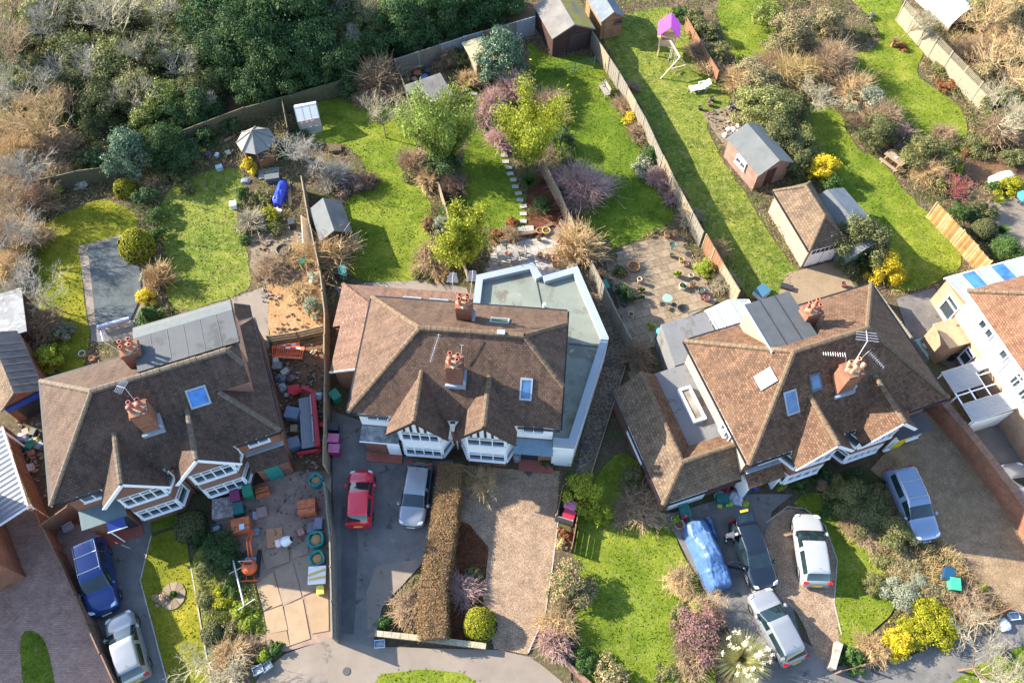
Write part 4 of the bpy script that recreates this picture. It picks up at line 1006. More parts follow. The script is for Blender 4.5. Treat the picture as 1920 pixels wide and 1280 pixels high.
def brick_wall(label, pix, h, th, mat, cap=None, zt=None):
    pts = [P(q[0],q[1],zt or 0) for q in pix]
    for p in pts: p.z = 0
    o = thing('garden_wall', label, 'wall', pts[0])
    mb = MB(); mc = MB()
    for i, (a, b) in enumerate(zip(pts, pts[1:])):
        p, q = a.copy(), b.copy(); p.z = q.z = h/2; mb.bar(p, q, th, h)
        n = max(1, round((b-a).length/.45))
        for k in range(n):
            p, q = a.lerp(b, k/n), a.lerp(b, (k+.97)/n); p.z = q.z = h+.035+random.uniform(0,.01)
            mc.bar(p, q, th+.08, .07)
    build(mb, 'brickwork', mat, o, world=True); build(mc, 'coping', cap or mat, o, world=True, kind='stuff')
brick_wall('thick brown brick wall between the gravel drive and the next house', [(1762,745),(1822,815),(1888,900),(1990,1040)], 1.75, .42, brick_o, brick_b, zt=1.75)
brick_wall('low mossy brick wall along the pavement below the brown hedge', [(706,1190),(800,1200),(912,1214)], .55, .24, brick_b, multi('mossy_coping',[(3,[(.3,(.26,.22,.16)),(.7,(.38,.33,.24))]),(5,(.52,.66,(.18,.2,.06)))]))
brick_wall('pale low wall stub at the entrance to the gravel island', [(1566,1208),(1552,1256)], .7, .3, brick_l, kerbm)
brick_wall('small brick retaining wall behind the dining terrace', [(962,446),(1000,440),(1036,424)], .3, .2, brick_b, brick_b)
brick_wall('low brick wall at the foot of the sloping front lawn', [(1062,1246),(1110,1290)], .4, .22, brick_b)

# ================================================================ sheds and garden buildings
def shed(name, label, p1, p2, depth, he, hr, wall, roof, cat='shed', ridge_axis='y', over=.15, door=None, win=None, z=0, rise=0.0, roof2=None):
    """p1->p2: pixel ends of its front at height z; the ridge runs front to back ('y') or across ('x')"""
    o, rz, W = fr2(p1, p2, z); t = thing(name, label, cat, o, rz)
    build(MB().box(0,0,0,W,depth,he), 'wall', wall, t)
    v = over
    if ridge_axis == 'y':
        m = W/2
        for y in (0, depth):
            s = 1 if y == 0 else -1
            a = [Vector((0,y,he)),Vector((W,y,he)),Vector((m,y,hr))]; b = [q+Vector((0,.05*s,0)) for q in a]
            build(MB().add(a+b, [(0,1,2),(5,4,3),(0,3,4,1),(1,4,5,2),(2,5,3,0)]), 'gable', wall, t)
        k = (hr-he)/m
        build(MB().slab([(-v,-v,he-v*k+.03),(m,-v,hr+.03),(m,depth+v,hr+.03),(-v,depth+v,he-v*k+.03)], .04), 'roof_slope', roof, t)
        build(MB().slab([(W+v,-v,he-v*k+.03),(m,-v,hr+.03),(m,depth+v,hr+.03),(W+v,depth+v,he-v*k+.03)], .04), 'roof_slope', roof2 or roof, t)
        build(MB().bar((-v,-v-.02,he-v*k-.02),(m,-v-.02,hr-.02),.03,.12).bar((W+v,-v-.02,he-v*k-.02),(m,-v-.02,hr-.02),.03,.12), 'bargeboard', wood_g, t)
    elif ridge_axis == 'flat':
        build(MB().slab([(-v,-v,he+.08),(W+v,-v,he+.08),(W+v,depth+v,hr+.08),(-v,depth+v,hr+.08)], .08), 'roof', roof, t)
    if door: build(MB().box(door[0],-.05,.06,door[1],-.004,door[2]), 'door', door[3], t)
    if win: window(t, (win[0],-.004), (win[1],-.004), win[2], win[3], 1, wood_b, transom=0)
    return t, W
felt = multi('shed_felt', [(1,[(.3,(.120,.112,.105)),(.7,(.203,.188,.173))]),(4,(.55,.7,(.165,.143,.112)))], src='obj', bmp=.3)
felt_moss = multi('mossy_felt', [(.9,[(.3,(.14,.12,.09)),(.7,(.26,.22,.14))]),(1.4,(.42,.60,(.27,.22,.02)))], src='obj', bmp=.4)
felt_l = multi('pale_felt', [(1,[(.3,(.099,.105,.105)),(.7,(.132,.138,.138))]),(5,(.6,.75,(.088,.091,.088)))], src='obj', bmp=.2)
felt_bl = multi('blue_felt', [(1,[(.3,(.102,.120,.138)),(.7,(.162,.180,.198))]),(3,(.55,.7,(.198,.213,.222)))], src='obj', bmp=.2)
def boards(name, c, row=.13):
    return bricks(name, c, tuple(k*.85 for k in c), tuple(k*.45 for k in c), 4.0, row, .012, bst=.8)
dark_board = boards('dark_brown_boards', (.075,.040,.035)); pine = boards('pine_boards', (.33,.19,.10)); pink_board = boards('pinkish_boards', (.290,.181,.145))
shed('shed', 'large dark brown shed with a mossy roof at the top of the garden', (1035,107), (1108,89), 4.2, 2.1, 3.0, dark_board, felt, door=(1.5,3.3,1.9,plain('shed_door',(.05,.03,.028),.8)), roof2=felt_moss)
shed('shed', 'new pine shed with a pale blue roof beside the dark brown shed', (1124,75), (1163,66), 3.6, 2.05, 2.75, pine, felt_bl, door=(.3,1.1,1.85,MATS['pine_boards']), win=(1.3,1.95,1.35,1.8))
t, W_ = shed('shed', 'pinkish-brown garden shed with a grey-green roof next to the ivy', (1410,358), (1469,334), 4.0, 2.0, 2.85, pink_board, felt_l, door=(.9,1.7,1.85,MATS['dark_brown_boards']), roof2=plain('felt_shade',(.132,.138,.132),.8))
window(t, (-.004,2.6), (-.004,1.4), .9, 1.7, 2)
o_, rz, W = fr2((1501,501), (1562,485)); gt = thing('brick_garage', 'pale brick garage with a brown hipped tile roof in the long garden', 'garage', o_, rz)
Dg = 5.4; he, hr = 2.3, 3.75; m = W/2
build(MB().box(0,0,0,W,Dg,he), 'wall', brick_l, gt); v = .2
mb = MB(); A, B_, C, D_ = (-v,-v,he), (W+v,-v,he), (W+v,Dg+v,he), (-v,Dg+v,he); r0, r1 = (m,m+.1,hr), (m,Dg-m*.8,hr)
mb.slab([A,B_,r0],.1).slab([B_,C,r1,r0],.1).slab([C,D_,r1],.1).slab([D_,A,r0,r1],.1); ro = build(mb, 'roof', tile_g, gt)
rl = MB()
for p, q in ((A,r0),(B_,r0),(C,r1),(D_,r1),(r0,r1)): ridge(rl, (p[0],p[1],p[2]+.03), (q[0],q[1],q[2]+.03), .1)
build(rl, 'ridge_tiles', ridge_m, ro, kind='stuff'); gutter(gt, [(-v-.05,-v,he-.05),(-v-.05,Dg+v,he-.05)])
gd = build(MB().box(.18,-.06,.05,W-.18,-.005,2.05), 'garage_door', upvc, gt)
for k in range(6): build(MB().box(.28+k*(W-.56)/6,-.075,1.55,.28+(k+.8)*(W-.56)/6,-.062,1.95), 'door_pane', glass_d, gd)
build(MB().box(W/2-.02,-.07,.06,W/2+.02,-.061,2.04), 'door_gap', wood_g, gd)
shed('shed', 'long blue-grey roofed shed behind the brick garage', (1596,478), (1664,449), 5.2, 1.9, 2.5, plain('green_wall',(.10,.20,.18),.7), felt_l, roof2=felt_bl, z=1.9)
shed('shed', 'grey felt-roofed shed below the bare fruit tree', (602,448), (656,432), 2.9, 1.7, 2.4, dark_board, felt_l, roof2=felt, z=1.7)
shed('shed', 'flat low slate-grey roofed store beside the bamboo', (783,200), (845,178), 2.2, 1.6, 1.9, wood_gr, felt, ridge_axis='flat', z=1.6)
shed('shed', 'low timber store leaning by the blue-grey fence', (893,122), (925,112), 2.6, 1.6, 1.8, wood_p, plain('mossy_board',(.42,.36,.22),.9), ridge_axis='flat', z=1.6)
shed('shed', 'dark flat-roofed outbuilding at the left edge behind the scrub', (-60,650), (45,618), 3.4, 2.2, 2.3, dark_board, multi('dusty_roof',[(1,[(.3,(.16,.16,.165)),(.7,(.30,.30,.30))]),(3,(.52,.68,(.40,.37,.31)))],src='obj'), ridge_axis='flat', z=2.3)
t, W_ = shed('outbuilding', 'brick outbuilding with blue fascia at the left edge', (3,764), (76,727), 5.0, 2.3, 3.25, brick_o, tile_g, 'outbuilding', z=2.3, roof2=plain('old_sheet_roof',(.13,.115,.11),.8,(.08,.07,.07),2))
build(MB().box(.1,-.22,1.75,W_,-.16,2.2), 'blue_fascia', plain('blue_paint',(.01,.06,.35),.4), t); build(MB().box(.5,-.04,.05,W_-.3,-.003,1.7), 'opening_shade', dark_metal, t)  # dark slab on the wall paints the shade inside the opening
mb = MB()
for k in range(7): mb.bar((W_/2+.02,.6*k+.4,3.27),(W_+.1,.6*k+.4,2.34),.05,.04)
build(mb, 'roof_batten', wood_g, t)
# pale corrugated carport, left edge
q = [P(-40,770,2.7), P(4,800,2.7), P(52,950,2.5), P(-10,990,2.5), P(-60,960,2.7)]
cp = thing('carport', 'pale corrugated plastic carport roof at the left edge', 'carport', (q[0].x,q[0].y,0))
mb = MB(); A, B_, C, D_ = q[1], q[2], q[3], q[0]; n = 34
rows = []
for e in (0, 1):
    a, b = (q[1], q[2]) if e else (q[1]+(q[3]-q[2])*2.2, q[3]+(q[3]-q[2])*1.2)
    rows.append([a.lerp(b, j/n)+Vector((0,0,.02 if j % 2 else -.02)) for j in range(n+1)])
build(MB().grid(rows), 'roof_sheet', clear('pale_corrugated',(.20,.21,.235),.97,.35), cp, world=True)
mb = MB()
for j in range(0, n+1, 5): mb.bar(rows[0][j]-Vector((0,0,.06)), rows[1][j]-Vector((0,0,.06)), .06)
mb.bar(rows[1][0], rows[1][-1], .1).bar(rows[0][-1], rows[1][-1], .1)
for p in (rows[1][2], rows[1][-2]): mb.bar((p.x,p.y,0),(p.x,p.y,p.z-.05),.1)
build(mb, 'frame', upvc, cp, world=True)
# brick corner of the house at the bottom left
c0 = P(50,1082); hb = thing('brick_house', 'corner of a red brick house at the bottom left edge', 'house', c0, R(35))
build(MB().box(-8,0,0,0,6,5), 'wall', brick_o, hb); build(MB().box(-8.2,-.3,5,.3,6.2,5.2), 'eaves', tile_r, hb)
for x in (-2.4,): window(hb, (x-.2,-.004), (x+1.2,-.004), 1.0, 2.2, 2)
# gazebo
gz = thing('gazebo', 'small octagonal wooden gazebo with a faded grey roof', 'gazebo', P(492,296), R(10))
n = 8; r = 1.25
for k in range(n):
    a0, a1 = 2*math.pi*k/n, 2*math.pi*(k+1)/n
    p, q = (r*math.cos(a0), r*math.sin(a0)), (r*math.cos(a1), r*math.sin(a1)); s = 1.2
    build(MB().slab([(p[0]*s,p[1]*s,1.95),(q[0]*s,q[1]*s,1.95),(0,0,3.0)], .04), 'roof_panel', plain('gazebo_felt_%d' % k,(.20+.02*(k % 3),.20+.02*(k % 3),.19+.02*(k % 3)),.8), gz)
    if k != 5: build(MB().obox(((p[0]+q[0])/2,(p[1]+q[1])/2,.5),(dist2(p,q)-.02,.05,.95),(a0+a1)/2+math.pi/2), 'side_panel', pine if k % 2 else wood_o, gz)
    build(MB().box(p[0]-.05,p[1]-.05,0,p[0]+.05,p[1]+.05,1.98), 'post', wood_o, gz)
    build(MB().bar((p[0]*s,p[1]*s,1.99),(0,0,3.04),.06,.05), 'hip_strip', wood_g, gz)
build(MB().lathe([(r,0),(r,.1)], n=8), 'floor', wood_g, gz)
build(MB().box(-.3,-2.3,0,1.3,-1.3,.12), 'step', wood_bl, gz)
# greenhouse
o_, rz, W = fr2((566,254), (606,246)); gh = thing('greenhouse', 'small greenhouse with a whitened roof near the wood', 'greenhouse', o_, rz); Dp = 1.9
cg = clear('greenhouse_glass', (.55,.62,.62), .55, .08); cw = clear('whitened_glass', (.72,.70,.60), .95, .3)
mb = MB()
for x in np.linspace(0, W, 4):
    mb.bar((x,0,0),(x,0,1.5),.04).bar((x,0,1.5),(x,Dp/2,2.15),.04).bar((x,Dp/2,2.15),(x,Dp,1.5),.04).bar((x,Dp,0),(x,Dp,1.5),.04)
for y, z in ((0,1.5),(Dp,1.5),(Dp/2,2.15),(0,.7),(0,.05)): mb.bar((0,y,z),(W,y,z),.05)
build(mb, 'frame', alu, gh)
for k in range(3):
    x0, x1 = W*k/3+.03, W*(k+1)/3-.03
    build(MB().face([(x0,0,1.52),(x1,0,1.52),(x1,Dp/2,2.17),(x0,Dp/2,2.17)]), 'roof_pane', cw if k != 1 else cw, gh); build(MB().face([(x0,Dp,1.52),(x1,Dp,1.52),(x1,Dp/2,2.17),(x0,Dp/2,2.17)]), 'roof_pane', cw, gh)
    build(MB().face([(x0,-.005,.05),(x1,-.005,.05),(x1,-.005,1.48),(x0,-.005,1.48)]), 'pane', cg, gh)
for k in range(7): build(MB().lathe([(.12,0),(.16,.25),(.1,.26)], (.25+k*W/8,.4+.3*(k % 2),.75), 8), 'plant_pot', [potm, black][k % 2], gh)
build(MB().box(.05,.15,.68,W-.05,.8,.72), 'staging', wood_p, gh)
# polytunnel
o_, rz, W = fr2((1776,58), (1828,40)); pt = thing('polytunnel', 'white polythene tunnel at the top right', 'polytunnel', o_, rz)
rows = [[(W/2+math.cos(math.pi*j/12)*W/2, y, max(.02, math.sin(math.pi*j/12)*1.75)) for j in range(13)] for y in np.linspace(0,7,8)]
build(MB().grid(rows), 'cover', plain('polythene',(.409,.409,.415),.35,(.360,.360,.372),2), pt, True)
mb = MB()
for r_ in rows[::2]: mb.tube([(p[0]*1.0,p[1],p[2]+.02) for p in r_], .025, 5)
build(mb, 'hoop', steel, pt)
# covered boat-like object, parasol, blue drum in the right-hand garden
def lump(name, label, cat, pix, sx, sy, sz, rz, mat, seed=1, rough=.25):
    p = P(*pix); t = thing(name, label, cat, p, rz); rows = []
    for i in range(9):
        a = math.pi*.5*i/8
        rows.append([])
        for j in range(17):
            b = 2*math.pi*j/16; c, s = math.cos(b), math.sin(b)
            ex = lambda v, e: math.copysign(abs(v)**e, v)
            r = math.cos(a)**.55
            d = 1+rough*.5*mnoise.noise(Vector((c*2+seed,s*2,i*.5)))
            rows[-1].append((sx*ex(c,.6)*r*d, sy*ex(s,.6)*r*d, sz*math.sin(a)**.7*(1+rough*.4*mnoise.noise(Vector((c*1.5,s*1.5,seed))))))
    build(MB().grid(rows), 'cover', mat, t, True); return t
whitesheet = plain('white_sheet', (.80,.80,.80), .6, (.74,.74,.76), 2)
lump('sheeted_object', 'white sheet draped over a long object at the right', 'cover', (1874,340), 1.05, .5, .8, R(20), whitesheet, 3, .4)

# ================================================================ vehicles
def paint(name, c, metal=.35, rough=.28): return plain(name, c, rough, tuple(k*.9 for k in c), .7, metal=metal, coat=.8)
carglass = glassm('car_glass', (.015,.03,.035), .04, .9)
rubber = plain('tyre', (.02,.02,.021), .8); rim_m = plain('alloy', (.5,.5,.52), .3, metal=.7)
lampm = plain('headlight', (.75,.78,.8), .1, (.5,.52,.55), 8); tailm = plain('tail_light', (.5,.01,.01), .2); yplate = plain('yellow_plate', (.75,.5,.02), .5); wplate = plain('white_plate', (.8,.8,.78), .5)
trim = plain('black_trim', (.02,.02,.022), .5)
WH = {}
def wheel_mesh():
    if WH: return
    mb = MB(); prof = [(.20,-.10),(.29,-.10),(.315,-.07),(.32,0),(.315,.07),(.29,.10),(.20,.10)]
    for r, y in prof:
        for j in range(16):
            t = 2*math.pi*j/16; mb.v.append((r*math.cos(t), y, r*math.sin(t)))
    for i in range(len(prof)-1):
        for j in range(16): mb.f.append((i*16+j, i*16+(j+1) % 16, (i+1)*16+(j+1) % 16, (i+1)*16+j))
    WH['t'] = mesh_of(mb, 'tyre', rubber, True)
    mb = MB()
    for j in range(5):
        t = 2*math.pi*j/5; mb.obox((.11*math.cos(t),0,.11*math.sin(t)), (.20,.15,.06), 0, 0, -t)
    mb2 = MB(); mb.lathe([(.06,-.08)], n=8, cap=False) if False else None
    for y in (-.085,.085):
        mb.face([(.205*math.cos(2*math.pi*j/16), y*.6, .205*math.sin(2*math.pi*j/16)) for j in range(16)])
    WH['r'] = mesh_of(mb, 'rim', rim_m)
def car(label, pix, d_pix, L, Wd, Hh, mat, kind='hatch', rails=False, cat='car', boot_open=False, door_open=False, yellow_front=False, parts=True, name='parked_car', roofmat=None, glass=None):
    """pix: middle of the car as seen; d_pix: pixel step towards its nose"""
    wheel_mesh(); c = P(*pix, Hh*.5); a = P(pix[0]-d_pix[0]/2, pix[1]-d_pix[1]/2, Hh*.5); b = P(pix[0]+d_pix[0]/2, pix[1]+d_pix[1]/2, Hh*.5)
    rz = math.atan2(b.y-a.y, b.x-a.x); t = thing(name, label, cat, (c.x,c.y,.03), rz, 'parked cars'); glass = glass or carglass
    w = Wd/2; belt = Hh*.62; hood = Hh*.60; zt = Hh-.03; wr = w*.72
    if kind == 'suv':
        st = [(-.50,.80,.50,.52,.58),(-.487,.92,.56,.60,.74),(-.478,.96,.62,.66,.78),(-.445,.98,.64,.965,.70),(-.40,.99,.64,.985,.72),(-.26,1,.635,1.0,.73),(-.235,1,.635,1.0,.73),(-.05,1,.63,1.0,.735),(-.025,1,.63,1.0,.735),(.065,1,.62,.985,.73),(.25,.995,.61,.655,.81),(.28,.99,.60,.645,.82),(.38,.965,.565,.605,.80),(.445,.91,.50,.54,.74),(.485,.80,.42,.45,.62),(.50,.60,.34,.36,.5)]; g0, g1, piv = 4, 9, (7,)
    else:
        st = [(-.50,.76,.50,.52,.55),(-.485,.90,.55,.59,.70),(-.468,.95,.60,.655,.76),(-.365,.97,.645,.975,.69),(-.33,.985,.645,.98,.69),(-.205,.995,.64,1.0,.715),(-.19,.995,.64,1.0,.715),(-.045,1,.63,1.0,.72),(-.02,1,.63,1.0,.72),(.035,1,.62,.985,.72),(.262,.99,.605,.645,.80),(.285,.985,.595,.635,.81),(.38,.955,.555,.59,.78),(.445,.89,.49,.525,.72),(.483,.76,.41,.44,.60),(.50,.55,.34,.36,.46)]; g0, g1, piv = 3, 9, (7,)
    ir = 3; iw = g1
    bm = bmesh.new(); lay = []
    for x, ww, zb_, zr_, wr_ in st:
        h_ = w*ww; zr_ *= Hh; zb_ *= Hh; X = x*L
        half = [(h_*.90,.17+.10*max(0,abs(x)-.42)*8),(h_,.30),(h_*1.005,.45*Hh*.9),(h_*.99,zb_-.10),(h_*.955,zb_-.05),(w*wr_*1.04*min(1,ww+.06),zr_-.012),(w*wr_*.90,zr_+.012),(w*wr_*.45,zr_+.034),(0,zr_+.04)]
        lay.append([bm.verts.new((X,-y,z)) for y, z in half]+[bm.verts.new((X,y,z)) for y, z in half[-2::-1]])
    n = len(lay[0])
    for i in range(len(lay)-1):
        for j in range(n-1):
            f = bm.faces.new((lay[i][j],lay[i+1][j],lay[i+1][j+1],lay[i][j+1])); jj = j if j < n//2 else n-2-j; m_i = 0
            if jj == 4 and g0 <= i < g1+1 and i not in piv: m_i = (3 if i >= 8 else 4) if j < n//2 else (5 if i >= 8 else 6)
            if jj >= 5 and i == iw: m_i = 1
            if jj >= 5 and i == ir-1: m_i = 2
            f.material_index = m_i; f.smooth = True
    for e in (0,-1): 
        f = bm.faces.new(lay[e] if e else lay[e][::-1]); f.smooth = True
    bmesh.ops.recalc_face_normals(bm, faces=bm.faces); me = bpy.data.meshes.new('car'); bm.to_mesh(me); bm.free()
    tmp = bpy.data.objects.new('tmp', me); COL.objects.link(tmp); sm_ = tmp.modifiers.new('s','SUBSURF'); sm_.levels = 2; sm_.render_levels = 2
    ev = bpy.data.meshes.new_from_object(tmp.evaluated_get(bpy.context.evaluated_depsgraph_get())); bpy.data.objects.remove(tmp)
    co = [tuple(v.co) for v in ev.vertices]; grp = {}
    for p in ev.polygons: grp.setdefault(p.material_index, []).append(tuple(p.vertices))
    for m_i, fs in grp.items():
        if m_i == 2 and boot_open: continue
        mb = MB(); use = sorted({i for f in fs for i in f}); ix = {v: k for k, v in enumerate(use)}; mb.add([co[i] for i in use], [tuple(ix[i] for i in f) for f in fs])
        build(mb, ['body','windscreen','rear_window','front_side_window','rear_side_window','front_side_window','rear_side_window'][m_i], mat if m_i == 0 else glass, t, True, uv=False)
    xr0, xr1, xb1, zb = st[ir][0], st[iw][0], st[iw+1][0], belt
    for x in (.095,-.03,-.20): build(MB().tube([(x*L,-w*1.004,.34),(x*L,-w*1.006,.5),(x*L,-w*.985,belt-.05)],.007,3).tube([(x*L,w*1.004,.34),(x*L,w*1.006,.5),(x*L,w*.985,belt-.05)],.007,3), 'door_seam', trim, t)
    build(MB().tube([(.262*L,-w*.80,hood+.045),(.27*L,0,hood+.085),(.262*L,w*.80,hood+.045)],.012,4), 'bonnet_seam', trim, t)
    if rails: build(MB().tube([(xr0*L+.2,-wr*.95,zt+.06),(xr1*L-.2,-wr*.95,zt+.06)],.022,5).tube([(xr0*L+.2,wr*.95,zt+.06),(xr1*L-.2,wr*.95,zt+.06)],.022,5).bar((xr0*L*.55,-wr*.95,zt+.085),(xr0*L*.55,wr*.95,zt+.085),.05,.03).bar((-.1,-wr*.95,zt+.085),(-.1,wr*.95,zt+.085),.05,.03), 'roof_rails', steel, t)
    build(MB().tube([(xr0*L+.25,0,zt+.05),(xr0*L+.12,0,zt+.22)],.01,4), 'aerial', black, t)
    for s in (-1, 1):
        for x in (-.31,.315):
            wt = share('wheel', WH['t'], t, (x*L, s*(w-.11), .30)); share('rim', WH['r'], wt)
            build(MB().lathe([(.37,0),(.37,.02)],n=14) if False else MB().tube([(x*L+.36*math.cos(q), s*(w+.002), .30+.36*math.sin(q)) for q in np.linspace(.1,math.pi-.1,9)], .025, 4), 'wheel_arch', trim, t)
        build(MB().lathe([(.02,0),(.10,.02),(.12,.10),(.03,.16)], (.185*L, s*(w+.06), belt-.02), 8, sx=1.2, sy=.9).bar((.185*L,s*w*.78,belt-.02),(.185*L,s*(w+.06),belt+.05),.06), 'mirror', mat, t, True)
        h2 = build(MB().slab([(.425*L,s*w*.86,hood-.055),(.468*L,s*w*.78,hood-.14),(.478*L,s*w*.50,hood-.13),(.45*L,s*w*.56,hood-.045)],.06), 'headlight', lampm, t)
        build(MB().box(-.492*L,min(s*w*.62,s*w*.9),.50*Hh,-.462*L,max(s*w*.62,s*w*.9),.66*Hh), 'tail_light', tailm, t)
    build(MB().box(.497*L,-.26,.36,.508*L,.26,.47), 'number_plate', wplate, t)
    build(MB().bar((.494*L,-w*.5,hood-.33),(.494*L,w*.5,hood-.33),.04,.10), 'grille', trim, t)
    if not boot_open: build(MB().box(-.511*L,-.26,.62,-.499*L,.26,.73), 'number_plate', yplate, t)
    build(MB().bar((-.487*L,-w*.82,.32),(-.487*L,w*.82,.32),.10,.12), 'rear_bumper', trim if kind == 'suv' else mat, t)
    if boot_open:
        p0, p1 = Vector((xr0*L,0,zt+.02)), Vector((xr0*L-.85,0,zt+.33))
        g_ = [(p0.x,-wr*.9,p0.z),(p1.x,-wr*.95,p1.z),(p1.x,wr*.95,p1.z),(p0.x,wr*.9,p0.z)]
        tg = build(MB().slab(g_,.06), 'tailgate', mat, t); build(MB().slab([(p0.x-.1,-wr*.7,p0.z+.065),(p0.x-.55,-wr*.72,p0.z+.23),(p0.x-.55,wr*.72,p0.z+.23),(p0.x-.1,wr*.7,p0.z+.065)],.02), 'tailgate_glass', carglass, tg)
        build(MB().obox((p1.x+.13,0,p1.z-.03),(.14,.5,.02),0,0,R(20)), 'number_plate', yplate, tg)
        build(MB().tube([(p0.x-.1,-wr*.8,belt+.1),(p0.x-.45,-wr*.82,p0.z+.1)],.015,5), 'gas_strut', steel, tg)
        build(MB().box(-.47*L,-w*.7,.55,-.30*L,w*.7,belt+.06), 'boot_well', trim, t)
    if door_open:
        s = -1 if door_open == 'right' else 1
        a_ = Vector((.17*L, s*w*.98, 0)); dn = Vector((-.42, s*.91, 0)).normalized()
        q = [a_+Vector((0,0,.28)), a_+dn*1.0+Vector((0,0,.30)), a_+dn*1.0+Vector((0,0,belt)), a_+Vector((0,0,belt))]
        n_ = Vector((0,0,1)).cross(dn)*.07
        d_ = build(MB().add(q+[p+n_ for p in q], [(0,1,2,3),(7,6,5,4),(0,4,5,1),(1,5,6,2),(2,6,7,3),(3,7,4,0)]), 'open_door', mat, t)
        q = [a_+Vector((-.1,0,belt)), a_+dn*1.0+Vector((0,0,belt)), a_+dn*.9+Vector((0,-s*.18,Hh-.08)), a_+dn*.45+Vector((0,-s*.18,Hh-.08))]
        build(MB().bar(q[0],q[3],.05).bar(q[3],q[2],.05).bar(q[2],q[1],.05), 'door_window_frame', mat, d_)
    return t
navy = paint('navy_paint', (.010,.036,.160)); silver = paint('silver_paint', (.240,.252,.276), .3); silver2 = paint('light_silver_paint', (.259,.267,.275), .3); redp = paint('red_paint', (.60,.012,.03), .05); blackp = paint('blue_black_paint', (.010,.016,.028), .3); whitep = paint('white_paint', (.303,.309,.318), .0); bluegrey = paint('blue_silver_paint', (.21,.28,.40), .35)
car('dark blue people carrier with roof rails on the left asphalt drive', (180,1080), (25,117), 4.55, 1.82, 1.72, navy, 'suv', True)
car('silver hatchback parked below the dark blue car, tail to the road', (237,1212), (-25,-92), 4.1, 1.72, 1.45, silver2)
car('bright red hatchback on the shared drive, nose towards the house', (675,932), (6,-92), 3.65, 1.64, 1.48, redp)
car('silver-white hatchback beside the brown hedge, nose towards the road', (779,926), (-16,100), 4.05, 1.72, 1.46, silver)
car('black hatchback with its tailgate and a door open', (1413,1036), (42,112), 4.3, 1.76, 1.46, blackp, boot_open=True, door_open='right')
car('white hatchback on the gravel island', (1522,1028), (-16,-104), 4.35, 1.80, 1.48, whitep)
car('silver hatchback slanting across the curved drive entrance', (1457,1172), (-54,-102), 4.25, 1.75, 1.46, silver)
car('blue-silver estate car on the brown gravel drive at the right', (1712,943), (52,118), 4.65, 1.85, 1.62, bluegrey, 'suv', True)
car('pale silver car cut by the right edge of the picture', (1921,927), (-40,-84), 4.3, 1.75, 1.48, silver2)
# car under a blue tarpaulin
def tarp_car(label, pix, d_pix, L, Wd, Hh, mat):
    c = P(*pix, Hh*.5); a = P(pix[0]-d_pix[0]/2, pix[1]-d_pix[1]/2, .6); b = P(pix[0]+d_pix[0]/2, pix[1]+d_pix[1]/2, .6)
    t = thing('tarpaulin_covered_car', label, 'car', (c.x,c.y,.03), math.atan2(b.y-a.y,b.x-a.x)); rows = []
    xs = np.linspace(-.5,.5,56); hp = np.interp(xs, [-.5,-.485,-.44,-.28,-.12,-.05,.08,.2,.28,.44,.49,.5], [.1,.55,.84,.9,1.30,1.36,1.34,1.02,.88,.78,.5,.1])
    for x, h in zip(xs, hp):
        e = 1-abs(2*x)**6*.25; r = []
        for j in range(33):
            s = j/16-1; y = Wd/2*e*(abs(s)**.9)*math.copysign(1,s)
            prof = (1-abs(s)**(5 if h < 1 else 3.2))
            z = .06+(h-.06)*prof if abs(s) < .98 else .04
            d = Vector((x*L*1.6, s*3, 0)); f = mnoise.noise(Vector((x*L*2.2+s*1.5, s*6, 3)))*.07 + mnoise.noise(Vector((x*L*7, s*4+x*8, 9)))*.04
            r.append((x*L+f*.4, y*(1+f*.35), max(.02, z+f*(.9 if abs(s) < .95 else .3))))
        rows.append(r)
    build(MB().grid(rows), 'tarpaulin', mat, t, True); wheel_mesh()
    for x in (-.31,.31):
        for s in (-1,1): wt = share('wheel', WH['t'], t, (x*L, s*(Wd/2-.34), .30)); share('rim', WH['r'], wt)
    # bunched surplus at the tail
    rows = []
    for i in range(15):
        a_ = i/14; rows.append([(-.47*L+a_*1.25, Wd*.42+.22*j/4+.12*mnoise.noise(Vector((a_*6,j,1))), .05+.55*math.sin(math.pi*j/9+.2)*(1-.4*a_)+.10*mnoise.noise(Vector((a_*9,j*1.7,4)))) for j in range(9)])
    build(MB().grid(rows), 'tarpaulin_fold', mat, t, True)
tarp = plain('blue_tarpaulin', (.076,.152,.288), .32, (.054,.104,.232), 3, bmp=.25)
tarp_car('saloon car hidden under a crumpled blue tarpaulin', (1329,1036), (50,114), 4.35, 1.75, 1.4, tarp)

